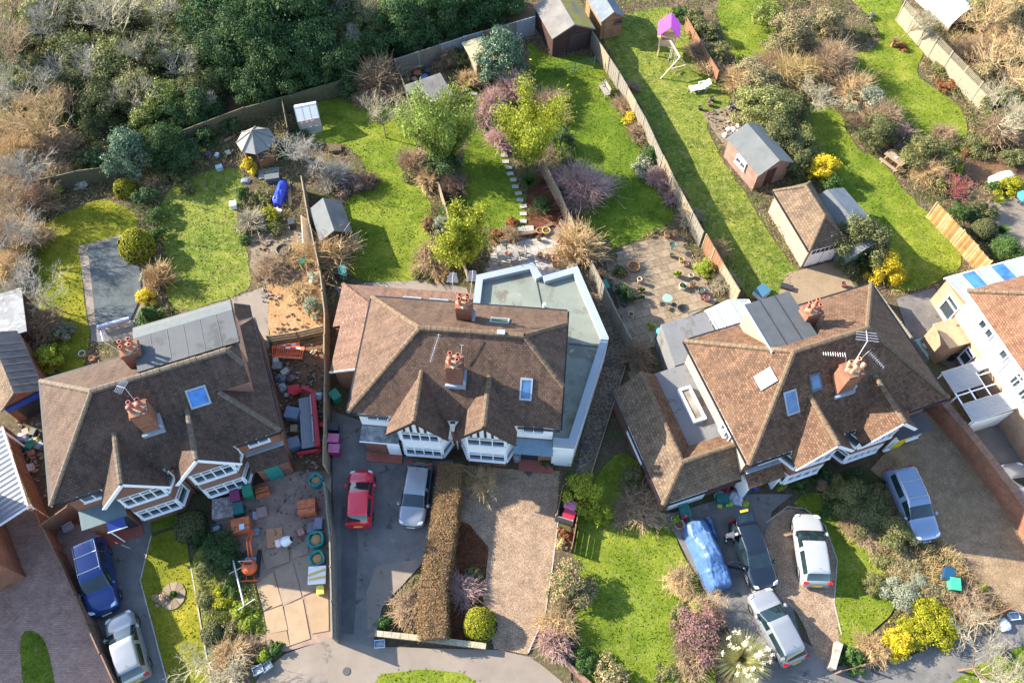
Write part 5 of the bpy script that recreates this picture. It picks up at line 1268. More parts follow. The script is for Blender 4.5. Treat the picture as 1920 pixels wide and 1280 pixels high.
# ================================================================ site plant and builders' things
orange = plain('digger_orange', (.62,.10,.02), .4, (.5,.08,.02), 5); redm = plain('machine_red', (.52,.015,.03), .4, (.42,.012,.025), 5); grey_m = plain('machine_grey', (.16,.20,.25), .55, (.11,.14,.18), 4)
def mini_digger(label, pix, rz, body, scale=1):
    t = thing('mini_excavator', label, 'excavator', P(*pix), rz); t.scale = (scale,)*3
    for s in (-1,1):
        pr = [(-.75,.02),(.75,.02),(.88,.16),(.88,.26),(.75,.38),(-.75,.38),(-.88,.26),(-.88,.16)]
        y0, y1 = s*.30, s*.52
        a = [(x,y0,z) for x, z in pr]; b = [(x,y1,z) for x, z in pr]
        tr = build(MB().add(a+b, [tuple(range(8)),tuple(range(8,16))[::-1]]+[(i,8+i,8+(i+1)%8,(i+1)%8) for i in range(8)]), 'track', rubber, t)
    build(MB().box(-.4,-.3,.3,.4,.3,.5), 'undercarriage', grey_m, t)
    build(MB().lathe([(.45,.5),(.5,.55),(.5,.8),(.42,1.0),(.2,1.05)], (-.35,0,0), 14), 'engine_cover', body, t, True)
    build(MB().box(-.15,-.35,.5,.3,.35,.62), 'deck', grey_m, t); build(MB().box(-.2,-.22,.62,.15,.22,.75).box(-.26,-.22,.75,-.16,.22,1.15), 'seat', black, t)
    build(MB().tube([(-.2,-.42,.6),(-.2,-.42,1.7),(-.2,.42,1.7),(-.2,.42,.6)],.025,6), 'roll_bar', steel, t)
    for y in (-.12,.12): build(MB().bar((.35,y,.6),(1.15,y*.8,1.45),.08,.16).bar((1.15,y*.8,1.45),(1.85,y*.5,1.15),.08,.14), 'boom', body, t)
    build(MB().bar((1.85,0,1.15),(2.0,0,.35),.12,.14), 'dipper', body, t); build(MB().tube([(.5,0,.65),(1.2,0,1.2)],.04,6), 'hydraulic_ram', steel, t)
    build(MB().prism([(1.85,-.28),(2.3,-.28),(2.3,.28),(1.85,.28)],.05,.35), 'bucket', grey_m, t)
    build(MB().box(-1.15,-.5,.08,-1.08,.5,.38).bar((-1.1,-.25,.2),(-.6,-.25,.25),.06).bar((-1.1,.25,.2),(-.6,.25,.25),.06), 'dozer_blade', body, t)
    return t
md = mini_digger('small orange mini excavator on the plywood boards', (474,1058), R(93), orange, .92)
# red machine lying along the fence: grey slatted bed framed by a folded red arm
o_, rz, L = fr2((598,846), (590,742)); rm = thing('crane_trailer', 'red trailer with a long folded red arm beside a grey slatted bed', 'trailer', o_, rz)
build(MB().box(.2,.05,.30,L-.2,1.0,.40), 'bed', grey_m, rm)
for k in range(6): build(MB().box(.22,.07+k*.155,.402,L-.22,.07+k*.155+.13,.425), 'slat', plain('grey_slat',(.34,.34,.36),.8) if 'grey_slat' not in MATS else MATS['grey_slat'], rm)
build(MB().bar((0,-.1,.75),(L*.95,-.05,.85),.34,.30), 'main_arm', redm, rm, bevel=.04); build(MB().bar((L*.95,-.1,.9),(L*1.05,.55,1.05),.26,.26).bar((L*1.05,.5,1.05),(L*.98,1.15,.9),.22,.22), 'folded_arm', redm, rm, bevel=.03)
build(MB().box(-.16,-.2,.25,.02,1.3,.45), 'cross_beam', redm, rm); build(MB().tube([(.3,.12,.95),(L*.5,.1,1.0)],.06,8).tube([(L*.55,.1,1.0),(L*.9,.1,1.02)],.045,8), 'hydraulic_ram', steel, rm)
for x in (.6,L-.7):
    for y in (-.1,1.12): wt = share('wheel', WH['t'], rm, (x,y,.3), (0,0,0), .85); share('rim', WH['r'], wt)
build(MB().lathe([(.09,0),(.10,.12),(.02,.13)], (L*.98,1.2,.85), 8), 'arm_tip', redm, rm)
def crate(name, label, cat, pix, sx, sy, sz, rz, mat, lidm=None, group=None):
    t = thing(name, label, cat, P(*pix), rz, group)
    build(MB().box(-sx/2,-sy/2,0,sx/2,sy/2,sz*.9), 'body', mat, t, bevel=.03)
    build(MB().box(-sx/2-.02,-sy/2-.02,sz*.9+.003,sx/2+.02,sy/2+.02,sz), 'lid', lidm or mat, t, bevel=.02); return t
tank = plain('grey_plastic', (.15,.20,.27), .5, (.11,.15,.21), 3)
crate('tool_chest', 'blue-grey plastic chest beside the red trailer, upper one', 'chest', (552,782), .75, .85, .8, R(80), tank)
crate('tool_chest', 'blue-grey plastic chest beside the red trailer, lower one', 'chest', (551,838), .70, 1.0, .7, R(112), tank)
crate('storage_box', 'bright red plastic box on the muddy yard', 'box', (553,735), .62, .7, .45, R(100), plain('red_plastic',(.55,.01,.02),.4))
crate('storage_box', 'red box against the fence beside the long red arm', 'box', (604,800), .3, .5, .4, R(90), MATS['red_plastic'])
crate('storage_box', 'small pale wooden box by the grey slatted bed', 'box', (553,806), .5, .45, .35, R(95), timber)
# orange plastic road barriers leaning in a heap
ob = plain('barrier_orange', (.75,.13,.03), .5)
for i, (pix, an, lift) in enumerate((((537,658),R(8),.12),((545,664),R(-4),.24))):
    t = thing('plastic_barrier', ['lower orange plastic road barrier lying in the yard','upper orange plastic road barrier with a red and white strip'][i], 'barrier', P(*pix), an)
    L, H_ = 1.9, .95; mb = MB(); z = lift
    mb.box(-L/2,-H_/2,z,L/2,-H_/2+.14,z+.06).box(-L/2,H_/2-.26,z,L/2,H_/2,z+.06)
    for k in range(13): x = -L/2+.02+k*(L-.1)/12; mb.box(x,-H_/2+.14,z+.01,x+.06,H_/2-.26,z+.05)
    build(mb, 'frame', ob, t)
    for k in range(4): build(MB().box(-.7+k*.36,H_/2-.2,z+.062,-.7+k*.36+.32,H_/2-.06,z+.068), 'reflective_strip', wplate if k % 2 else tailm, t)
def brick_pack(label, pix, rz, nx=5, ny=3, nz=5, mat=None, torn=0, name='brick_pack'):
    t = thing(name, label, 'bricks', P(*pix), rz); mat = mat or plain('new_brick_a',(.60,.17,.06),.85)
    ms = [mat, MATS.get('new_brick_b') or plain('new_brick_b',(.50,.13,.05),.85)]
    me = mesh_of(MB().box(-.105,-.052,-.034,.105,.052,.034), 'brick', mat)
    X, Y = nx*.214/2, ny*.214/2
    build(MB().box(-X,-Y,0,X,Y,.1), 'pallet', wood_g, t)
    build(MB().box(-X+.02,-Y+.02,.1,X-.02,Y-.02,.1+nz*.07-.05), 'core', ms[1], t)
    for kz in range(nz):
        top = kz == nz-1
        for i in range(nx):
            for j in range(ny*2):
                edge = i in (0,nx-1) or j in (0,ny*2-1)
                if (edge or top) and not (top and random.random() < torn):
                    share('brick', me, t, (-X+.107+i*.214, -Y+.053+j*.107, .135+kz*.07), (0,0,random.uniform(-.02,.02)), None, random.choice(ms))
    build(MB().bar((-X-.008,-Y*.3,.1),(-X-.008,-Y*.3,.1+nz*.07),.02,.01).bar((-X,-Y*.3,.112+nz*.07),(X,-Y*.3,.112+nz*.07),.03,.006), 'strap', black, t); return t
brick_pack('pack of orange bricks beside the two garden bins, a paper label on top', (457,990), R(14), 5, 4, 10)
build(MB().box(-.05,-.35,.83,.25,.0,.835), 'paper_label', plain('paper_label',(.55,.70,.80),.7), bpy.data.objects['brick_pack'])
brick_pack('pack of orange bricks against the tall fence', (580,957), R(8), 5, 4, 11)
brick_pack('broken pack of orange bricks beside the bay window', (494,924), R(20), 4, 3, 4, torn=.5)
stone = plain('cobble_a',(.30,.25,.23),.9,(.22,.18,.17),6)
t = thing('stone_pallet', 'square stack of grey paving setts below the bay window', 'stones', P(424,958), R(10)); me = mesh_of(MB().box(-.075,-.075,-.05,.075,.075,.05),'sett',stone); sm2 = [stone, plain('cobble_b',(.23,.19,.18),.9,(.17,.14,.13),6), plain('cobble_c',(.38,.33,.31),.9,(.3,.26,.24),6)]
build(MB().box(-.6,-.6,0,.6,.6,.62), 'core', stone, t)
for i in range(8):
    for j in range(8): share('sett', me, t, (-.56+i*.16,-.56+j*.16,.66+random.uniform(-.015,.02)), (random.uniform(-.05,.05),random.uniform(-.05,.05),random.uniform(-.1,.1)), None, random.choice(sm2))
def wheelie(label, pix, rz, mat, lid=None, group='wheelie bins'):
    t = thing('wheelie_bin', label, 'bin', P(*pix), rz, group)
    a = [(-.22,-.24,.06),(.22,-.24,.06),(.22,.22,.06),(-.22,.22,.06)]; b = [(-.28,-.30,.95),(.28,-.30,.95),(.28,.34,.95),(-.28,.34,.95)]
    build(MB().add(a+b,[(3,2,1,0),(4,5,6,7),(0,1,5,4),(1,2,6,5),(2,3,7,6),(3,0,4,7)]), 'body', mat, t)
    build(MB().slab([(-.30,-.34,.99),(.30,-.34,.99),(.30,.38,1.06),(-.30,.38,1.06)],.05), 'lid', lid or mat, t, bevel=.012)
    for s in (-1,1): build(MB().tube([(s*.2,.30,.1),(s*.26,.30,.1)],.1,10), 'wheel', rubber, t)
    build(MB().tube([(-.24,.42,1.0),(.24,.42,1.0)],.02,6), 'handle', black, t); return t
binp = plain('bin_magenta',(.32,.03,.11),.5); bing = plain('bin_green',(.02,.20,.12),.5); binl = plain('bin_lid_magenta',(.50,.13,.25),.5); bink = plain('bin_black',(.02,.022,.026),.5)
wheelie('magenta wheelie bin beside the grey stone setts', (449,940), R(15), binp, plain('bin_plum',(.20,.03,.10),.5)); wheelie('dark teal wheelie bin squeezed behind the orange brick pack', (455,962), R(15), plain('bin_teal',(.01,.10,.10),.5))
wheelie('green wheelie bin next to the bay window', (472,930), R(18), bing)
wheelie('pink-lidded wheelie bin at the foot of the tall fence, upper of two', (631,832), R(90), binp, binl); wheelie('pink-lidded wheelie bin at the foot of the tall fence, lower of two', (632,851), R(90), binp, binl)
wheelie('pink wheelie bin behind the board screen, far one', (1068,956), R(70), binp, binl); wheelie('red wheelie bin behind the board screen, near one', (1066,974), R(70), plain('bin_red',(.40,.02,.05),.5))
wheelie('green-lidded wheelie bin behind the pink-tiled lean-to', (646,520), R(10), plain('bin_jade',(.03,.22,.20),.5)); wheelie('teal wheelie bin lying beside the white flat extension', (1131,548), R(20), bing)
wheelie('dark blue wheelie bin on the rough bank at the right', (1766,1083), R(-20), plain('bin_navy',(.01,.06,.13),.45)); wheelie('bright green wheelie bin on the rough bank at the right', (1777,1102), R(-8), plain('bin_bright_green',(.05,.36,.22),.45))
wheelie('dark green overturned bin beside the shared drive gate', (633,752), R(40), bing)
wheelie('black wheelie bin in the passage beside the shared drive', (630,810), R(90), bink)
for i, (pix, an, m_, lb) in enumerate((((408,992),.2,plain('crate_blue',(.05,.08,.16),.5),'blue recycling crate beside the clipped shrubs'),((131,990),.6,plain('crate_sky',(.35,.45,.55),.5),'pale blue recycling box by the left porch'),((713,1208),.1,plain('crate_ice',(.40,.50,.62),.5),'pale blue recycling crate by the low mossy wall'),((486,1256),.5,plain('crate_pale',(.50,.58,.68),.5),'pale recycling crate under the bare shrub at bottom left'),((503,1250),.7,plain('crate_slate',(.16,.22,.24),.5),'small dark crate next to the pale recycling crate'),((1897,1156),.1,plain('crate_white',(.55,.65,.75),.5),'clear blue recycling crate at the far right pavement'),((1396,920),.3,plain('crate_green',(.01,.16,.14),.5),'green plastic box under a heap of bags'))):
    t = thing('recycling_crate', lb, 'crate', P(*pix), an); mb = MB()
    for x0,y0,x1,y1 in ((-.28,-.2,.28,-.17),(-.28,.17,.28,.2),(-.28,-.17,-.25,.17),(.25,-.17,.28,.17)): mb.box(x0,y0,.03,x1,y1,.36)
    build(mb, 'sides', m_, t); build(MB().box(-.28,-.2,0,.28,.2,.03), 'base', m_, t); build(MB().box(-.3,-.22,.33,.3,-.2,.37).box(-.3,.2,.33,.3,.22,.37), 'rim', m_, t)
    build(MB().obox((0,0,.16),(.42,.28,.22),.2), 'contents', [plain('mixed_waste',(.35,.36,.38),.6,(.12,.14,.18),9),black][i % 2] if 'mixed_waste' not in MATS else MATS['mixed_waste'], t)
# bulk bags
teal = plain('teal_woven_bag',(.01,.26,.24),.6,(.008,.18,.17),5,bmp=.3); sand = plain('sand',(.42,.24,.10),.9,(.32,.17,.07),5,bmp=.4)
def bulk_bag(label, pix, s, rz, seed):
    t = thing('bulk_bag', label, 'bag', P(*pix), rz); rows = []
    for i, (r, z) in enumerate([(.40,0),(.47,.2),(.48,.45),(.46,.62),(.47,.72),(.38,.68),(.33,.55)]):
        rows.append([((r+.06*mnoise.noise(Vector((math.cos(a)*2+seed,math.sin(a)*2,i*.7))))*s*math.copysign(abs(math.cos(a))**.7,math.cos(a)), (r+.06*mnoise.noise(Vector((math.cos(a)*2,math.sin(a)*2+seed,i*.7+5))))*s*math.copysign(abs(math.sin(a))**.7,math.sin(a)), z*s+(.07*mnoise.noise(Vector((math.cos(a)*3,math.sin(a)*3,seed))) if i > 3 else 0)) for a in np.linspace(0,2*math.pi,25)])
    build(MB().grid(rows), 'bag', teal, t, True); build(MB().lathe([(.42*s,.45*s),(.28*s,.56*s),(.05*s,.60*s)], n=14), 'sand_fill', sand, t, True)
    for a in (.6,2.2,3.8,5.3): build(MB().tube([(.44*s*math.cos(a),.44*s*math.sin(a),.66*s),(.55*s*math.cos(a),.55*s*math.sin(a),.80*s),(.44*s*math.cos(a+.4),.44*s*math.sin(a+.4),.66*s)],.02,5), 'lifting_loop', teal, t)
bulk_bag('full teal builders bag by the tall fence, upper of two', (596,1016), 1.05, .2, 1); bulk_bag('full teal builders bag by the tall fence, lower of two', (598,1051), .95, .5, 4)
bulk_bag('crumpled teal builders bag beside the orange bricks at the fence', (595,905), .9, .9, 7)
# plywood sheets on the front yard
ply = [plain('plywood_a',(.315,.221,.131),.85,(.255,.176,.105),1.5,src='pos',bmp=.1), plain('plywood_b',(.292,.199,.116),.85,(.232,.154,.090),1.5,src='pos',bmp=.1), plain('plywood_orange',(.50,.24,.12),.85,(.42,.20,.10),2,src='pos'), plain('plywood_dull',(.281,.200,.140),.85,(.212,.153,.106),1.5,src='pos',bmp=.1)]
Zb = zz(390,880,5.564); Z2 = zz(0,880,3.0)
sheets = [([Z2(1540,562),Z2(1645,520),Z2(1698,715),Z2(1592,765)],3,'plywood sheet in the middle of the yard boards, upper row'),([Z2(1655,515),Z2(1735,480),Z2(1790,670),Z2(1702,710)],3,'plywood sheet beside the lower teal bag'),([Z2(1440,640),Z2(1535,572),Z2(1588,755),Z2(1482,797)],0,'plywood sheet just below the orange mini excavator'),([Z2(1484,800),Z2(1588,762),Z2(1618,900),Z2(1506,925)],0,'plywood sheet at the left of the lowest boards'),([Z2(1596,764),Z2(1702,728),Z2(1745,950),Z2(1632,988)],0,'long sunlit plywood sheet in the centre near the road'),([Z2(1716,715),Z2(1846,672),Z2(1850,905),Z2(1752,922)],1,'sunlit plywood sheet against the foot of the tall fence'),([Z2(1396,946),Z2(1612,905),Z2(1630,990),Z2(1420,1030)],1,'wide plywood sheet at the bottom of the yard'),([Zb(560,850),Zb(835,795),Zb(850,960),Zb(600,1040)],3,'dull plywood sheet right of the mini excavator'),([Zb(600,620),Zb(770,600),Zb(785,790),Zb(620,820)],2,'orange-stained board in the middle of the yard'),([Zb(785,570),Zb(975,540),Zb(1010,640),Zb(800,740)],3,'plywood board under the small cement mixer'),([Zb(870,800),Zb(1040,740),Zb(1050,870),Zb(880,930)],3,'sand-spattered board between the mixer and the teal bags')]
for i, (q, m_, lb) in enumerate(sheets):
    z = .09+.008*(i % 4); pts = [P(*k, z) for k in q]; o = thing('plywood_board', lb, 'board', (pts[0].x,pts[0].y,0), 0, 'boards laid over the yard')
    build(MB().slab([(p.x,p.y,z) for p in pts], .02), 'sheet', ply[m_], o, world=True)
# cement mixer
cm = thing('cement_mixer', 'small cement mixer with a white drum on the boards', 'mixer', P(543,1020), .3)
dr = MB().lathe([(.14,-.38),(.30,-.22),(.32,0),(.20,.28),(.17,.34)], n=14, cap=False); rot = Matrix.Rotation(R(68),4,'Y'); dr.v = [tuple(rot @ Vector(p)+Vector((0,0,.75))) for p in dr.v]
build(dr, 'drum', plain('mixer_white',(.75,.74,.72),.5), cm, True)
mo = MB().lathe([(.165,.335),(.01,.33)], n=14, cap=False); mo.v = [tuple(rot @ Vector(p)+Vector((0,0,.75))) for p in mo.v]; build(mo, 'drum_mouth', soot_shade, cm)  # near-black disc paints the shaded inside of the drum
build(MB().bar((-.3,-.3,0),(0,-.25,.75),.05).bar((.3,-.3,0),(0,-.25,.75),.05).bar((-.3,.3,0),(0,.25,.75),.05).bar((.3,.3,0),(0,.25,.75),.05).bar((0,-.28,.75),(0,.28,.75),.06), 'stand', steel, cm)
build(MB().box(-.65,-.18,.55,-.38,.2,.85), 'motor_box', plain('motor_pink',(.75,.60,.58),.6), cm)
# white board with yellow levels, and odds and ends by the fence
t = thing('lining_board', 'white board with two long yellow spirit levels on it', 'board', P(598,1082), R(4)); build(MB().slab([(-.52,-.52,.55),(.52,-.52,.55),(.52,.52,.62),(-.52,.52,.62)],.04).box(-.4,-.4,0,.4,.4,.5), 'board', render_w, t)
build(MB().bar((-.5,.0,.63),(.48,.3,.66),.09,.05).bar((-.46,-.25,.61),(.5,-.12,.63),.09,.05), 'spirit_level', plain('level_yellow',(.70,.42,.03),.5), t)
for pix, sx, sy, sz, an, c, lb, nm in (((603,1108),.4,.5,.45,.2,(.70,.60,.08),'yellow plastic tub at the foot of the tall fence','storage_box'),((585,990),.5,.6,.3,.1,(.20,.17,.20),'stack of dark roof slates below the orange bricks','slate_stack'),((600,985),.45,.7,.5,.05,(.24,.22,.30),'low pile of grey bagged cement at the fence','cement_bags'),((566,1000),.4,.4,.35,.5,(.45,.20,.18),'round pinkish bucket pair near the cement mixer','bucket_stack'),((493,962),.62,.62,.3,.25,(.40,.26,.22),'pallet with a torn bag of brown gravel','pallet_load'),((480,968),.25,.45,.25,.2,(.42,.46,.52),'narrow grey box beside the torn gravel bag','storage_box'),((566,965),.35,.7,.3,1.2,(.14,.12,.11),'heap of broken rubble left of the brick pack','rubble_heap')):
    m_ = plain('p_'+lb[:12].replace(' ','_'), c, .6, tuple(k*.5 for k in c), 6)
    crate(nm, lb, 'building material', pix, sx, sy, sz, an, m_)
# goal-post like metal frame on the grass
t = thing('washing_line_frame', 'pale metal T-shaped clothes post lying in the weedy bed', 'post', P(437,1050)); a, b = P(437,1050,.6), P(458,1135,.6)
build(MB().tube([a-t.location,b-t.location],.06,8), 'post', steel, t); build(MB().tube([P(446,1143,.58)-t.location,P(478,1122,.58)-t.location],.03,6).tube([P(430,1075,.58)-t.location,P(455,1062,.58)-t.location],.025,6), 'crossbar', steel, t)

def loose(label, pix, n, mats, s0, s1, name='rubble'):
    poly = outline(pix); a = np.array(poly); lo, hi = a.min(0), a.max(0); mb = MB(); k = 0
    while k < n:
        x, y = random.uniform(lo[0],hi[0]), random.uniform(lo[1],hi[1])
        if not inside([x],[y],poly)[0] or mnoise.noise(Vector((x*.9,y*.9,4))) < random.uniform(-.5,.3): k += .2; continue
        q = random.uniform(s0,s1); mb.obox((x,y,.07+q*.2),(q*random.uniform(.6,2.2),q,q*random.uniform(.3,.9)),random.uniform(0,6),random.uniform(-.4,.4),random.uniform(-.4,.4)); k += 1
    o = build(mb, name, mats); o['kind'] = 'stuff'; o['label'] = label; o['category'] = 'rubble'
bits = leafm('rubble_bits',[(.140,.084,.056),(.224,.168,.119),(.070,.056,.049),(.266,.238,.210),(.182,.084,.049)],.9,0,.2)
loose('broken bricks and scraps over the muddy yard', [(505,665),(608,640),(612,760),(600,900),(560,900),(530,800)], 420, bits, .05, .16)
loose('scraps and offcuts on the front yard paving', [(405,945),(560,890),(618,890),(618,1060),(520,1060),(440,1010)], 260, bits, .04, .12)
loose('stones and rubbish on the rubble patch', [(475,440),(520,420),(575,415),(600,510),(600,620),(515,645),(480,520)], 380, bits, .04, .14)
loose('odds and ends in the narrow left yard', [(30,790),(75,790),(85,880),(92,940),(60,900)], 160, bits, .06, .2)
loose('stones on the rubble bed by the shed', [(1318,214),(1380,196),(1412,240),(1385,285)], 240, bits, .04, .14)

# ================================================================ garden furniture and small things
teak = plain('teak', (.320,.224,.144), .8, (.240,.160,.096), 6); teak_g = plain('silvered_teak', (.288,.258,.222), .85, (.228,.198,.168), 6)
plastic_w = plain('white_plastic', (.80,.82,.86), .4)
# playset with swing
tp = P(1246,104); ps = thing('play_tower', 'wooden play tower with a bright pink roof and a swing beam', 'playset', tp, R(-8))
L0 = lambda u, v, z: w2l(ps, P(u,v,z))
pk = plain('pink_roof', (.75,.03,.55), .4, (.65,.02,.48), 3); pw_ = plain('play_timber', (.58,.40,.27), .8, (.48,.32,.21), 6)
for x in (-.62,.62):
    for y in (-.2,1.1): build(MB().box(x-.05,y-.05,0,x+.05,y+.05,2.5), 'post', pw_, ps)
build(MB().box(-.6,-.25,1.15,.6,.95,1.22), 'platform', pw_, ps)
for y in (-.25,.95): build(MB().box(-.58,y-.02,1.3,.58,y+.02,1.75), 'side_rail', pw_, ps)
build(MB().box(-.6,-.2,1.25,-.56,.9,1.8), 'side_rail', pw_, ps)
build(MB().slab([(-.95,-.5,2.3),(0,-.5,3.3),(0,1.4,3.3),(-.95,1.4,2.3)],.04), 'roof_slope', pk, ps); build(MB().slab([(.95,-.5,2.3),(0,-.5,3.3),(0,1.4,3.3),(.95,1.4,2.3)],.04), 'roof_slope', pk, ps)
b0, b1 = L0(1254,72,2.1), L0(1275,108,2.1)
build(MB().bar(b0,b1,.11,.11), 'swing_beam', pw_, ps)
for q in ((1239,148),(1297,133)): build(MB().bar(b1,L0(*q,0),.09,.09), 'frame_leg', pw_, ps)
build(MB().bar(b1.lerp(L0(1239,148,0),.55), b1.lerp(L0(1297,133,0),.55), .08), 'cross_brace', pw_, ps)
for k in (.35,.7):
    c = b0.lerp(b1,k)
    for d in (-.22,.22): build(MB().tube([c+Vector((d*.4,d,0)), Vector((c.x+d*.4,c.y+d,.5))],.012,4), 'rope', wplate, ps)
    build(MB().obox((c.x,c.y,.48),(.18,.46,.04),R(-20)), 'swing_seat', black, ps)
build(MB().bar((-.62,-.3,0),(-.56,-.22,1.2),.05).bar((-.62,.3,0),(-.56,.25,1.2),.05).bar((-.6,-.26,.4),(-.6,.28,.4),.04).bar((-.58,-.25,.8),(-.58,.27,.8),.04), 'ladder', pw_, ps)
build(MB().lathe([(.12,1.55),(.2,1.7),(.02,1.72)], (-.72,.3,0), 8), 'steering_wheel', plain('toy_yellow',(.6,.45,.05),.5), ps)
# white sun lounger
o_, rz, L = fr2((1294,177), (1327,172)); t = thing('sun_lounger', 'white plastic sun lounger on the lawn below the swing', 'lounger', o_, rz)
build(MB().box(0,0,.32,1.15,.6,.37), 'seat', plastic_w, t); build(MB().slab([(1.15,0,.36),(1.15,.6,.36),(1.7,.6,.9),(1.7,0,.9)],.05), 'backrest', plastic_w, t)
for x in (.1,.75,1.4):
    for y in (.04,.56): build(MB().bar((x,y,0),(x,y,.34),.05), 'leg', plastic_w, t)
for y in (-.03,.63): build(MB().bar((.85,y,.58),(1.45,y,.62),.06).bar((.9,y,.35),(.9,y,.58),.05), 'armrest', plastic_w, t)
# bench
o_, rz, L = fr2((1122,168), (1134,188)); t = thing('garden_bench', 'small grey wooden bench against the long fence', 'bench', o_, rz)
for k in range(4): build(MB().box(0,.02+k*.12,.42,1.3,.12+k*.12,.45), 'slat', teak_g, t)
for k in range(4): build(MB().box(0,.52,.5+k*.12,1.3,.55,.59+k*.12), 'back_slat', teak_g, t)
for x in (.05,1.22):
    for y in (.03,.5): build(MB().box(x-.03,y-.03,0,x+.03,y+.03,.44 if y < .1 else .95), 'leg', teak_g, t)
    build(MB().box(x-.04,0,.62,x+.04,.52,.66), 'armrest', teak_g, t)
# picnic table
t = thing('picnic_table', 'weathered wooden picnic table with attached benches', 'table', P(1672,308), R(-52))
for k in range(5): build(MB().box(-.85,-.36+k*.145,.70,.85,-.225+k*.145,.74), 'plank', teak, t)
for s in (-1,1):
    build(MB().box(-.85,s*.72-.13,.42,.85,s*.72+.13,.46), 'bench_seat', teak, t)
    for x in (-.6,.6): build(MB().bar((x,s*.62,0),(x,s*.15,.70),.08), 'leg', teak, t)
for x in (-.6,.6): build(MB().bar((x,-.8,.38),(x,.8,.38),.07), 'cross_rail', teak, t)
build(MB().lathe([(.1,.74),(.13,.78),(.02,.77)], n=10), 'dish', plastic_w, t)
# dining set
def chair(label, pix, rz, mat=teak_g):
    t = thing('garden_chair', label, 'chair', P(*pix), rz, 'chairs round the terrace table')
    for k in range(4): build(MB().box(-.24,-.24+k*.12,.42,.24,-.14+k*.12,.45), 'slat', mat, t)
    for k in range(4): build(MB().box(-.22+k*.115,.24,.45,-.13+k*.115,.27,.95), 'back_slat', mat, t)
    for x in (-.22,.22):
        for y in (-.22,.24): build(MB().box(x-.025,y-.025,0,x+.025,y+.025,.44 if y < 0 else 1.0), 'leg', mat, t)
        build(MB().box(x-.03,-.24,.64,x+.03,.24,.67), 'armrest', mat, t)
    build(MB().box(-.25,.235,.93,.25,.275,1.0), 'top_rail', mat, t); return t
t = thing('dining_table', 'rectangular wooden garden table with a terracotta bowl on it', 'table', P(952,488), R(13))
for k in range(7): build(MB().box(-.78,-.43+k*.124,.70,.78,-.315+k*.124,.735), 'plank', teak_g, t)
for x in (-.68,.68):
    for y in (-.34,.34): build(MB().box(x-.04,y-.04,0,x+.04,y+.04,.70), 'leg', teak_g, t)
build(MB().lathe([(.12,.737),(.19,.84),(.17,.84),(.1,.78)], (0,.05,0), 12), 'bowl', potm, t)
for lb, pix, an in (('wooden chair at the top of the garden table',(946,470),R(10)),('wooden chair at the right end of the garden table',(979,480),R(-75)),('wooden chair at the left end of the garden table',(926,494),R(100)),('wooden chair on the near side of the garden table, left one',(946,504),R(190)),('wooden chair on the near side of the garden table, right one',(965,499),R(195))): chair(lb, pix, an)
def steamer(label, pix, rz):
    t = thing('steamer_chair', label, 'lounger', P(*pix), rz)
    for k in range(9): build(MB().box(-.5+k*.12,-.27,.33,-.41+k*.12,.27,.36), 'slat', teak, t)
    for k in range(6): build(MB().obox((.62+k*.075,0,.42+k*.09),(.09,.54,.025),0,0,R(-50)), 'back_slat', teak, t)
    for s in (-.29,.29): build(MB().bar((-.55,s,.34),(.6,s,.34),.05).bar((.58,s,.34),(1.08,s,.92),.05).bar((-.35,s,0),(-.1,s,.34),.05).bar((.5,s,0),(.3,s,.6),.05).bar((.0,s,.6),(.7,s,.6),.06), 'side_frame', teak, t)
steamer('wooden steamer chair beside the yellow flowerpot', (1044,446), R(60)); steamer('wooden steamer chair half under the golden shrub', (1036,476), R(10))
# pots
PM = {}
def pot_mesh(mat, kind):
    k = (mat.name, kind)
    if k not in PM:
        pr = {'std':[(.14,0),(.19,.26),(.21,.26),(.21,.32),(.185,.32),(.175,.27)], 'bowl':[(.16,0),(.36,.22),(.38,.22),(.36,.20),(.3,.16)], 'tall':[(.15,0),(.17,.5),(.21,.52),(.21,.58),(.17,.58),(.16,.5)], 'tub':[(.30,0),(.34,.4),(.36,.4),(.36,.43),(.31,.43),(.3,.36)]}[kind]
        sz = {'std':(.18,.275),'bowl':(.31,.165),'tall':(.162,.5),'tub':(.305,.36)}[kind]
        PM[k] = (mesh_of(MB().lathe(pr, n=14, cap=False), 'pot', mat, True), mesh_of(MB().face([(sz[0]*math.cos(2*math.pi*j/14),sz[0]*math.sin(2*math.pi*j/14),sz[1]) for j in range(14)]), 'compost', soil))
    return PM[k]
cer_b = plain('blue_glaze',(.05,.09,.16),.3); cer_k = plain('dark_glaze',(.03,.04,.045),.35); terr = plain('terracotta',(.48,.20,.10),.85,(.38,.15,.08),6); cream_p = plain('buff_pottery',(.60,.44,.28),.85,(.5,.36,.22),6); rust = plain('rusty_iron',(.55,.20,.05),.8,(.42,.13,.03),5); plum_p = plain('plum_glaze',(.28,.08,.11),.5); white_p = plain('pale_pot',(.6,.58,.52),.8); yel_p = plain('yellow_glaze',(.55,.38,.08),.5)
POTPLANTS = []
def pot(label, pix, mat, kind='std', s=1.0, plant=None, group=None):
    a, b = pot_mesh(mat, kind); t = thing('plant_pot', label, 'pot', P(*pix)+Vector((0,0,.05)), random.uniform(0,6), group)
    share('pot', a, t, sc=s); share('compost', b, t, sc=s)
    if plant: POTPLANTS.append((t, plant, s, {'std':.27,'bowl':.16,'tall':.5,'tub':.36}[kind]*s))
Z6 = zz(1000,380,3.765)
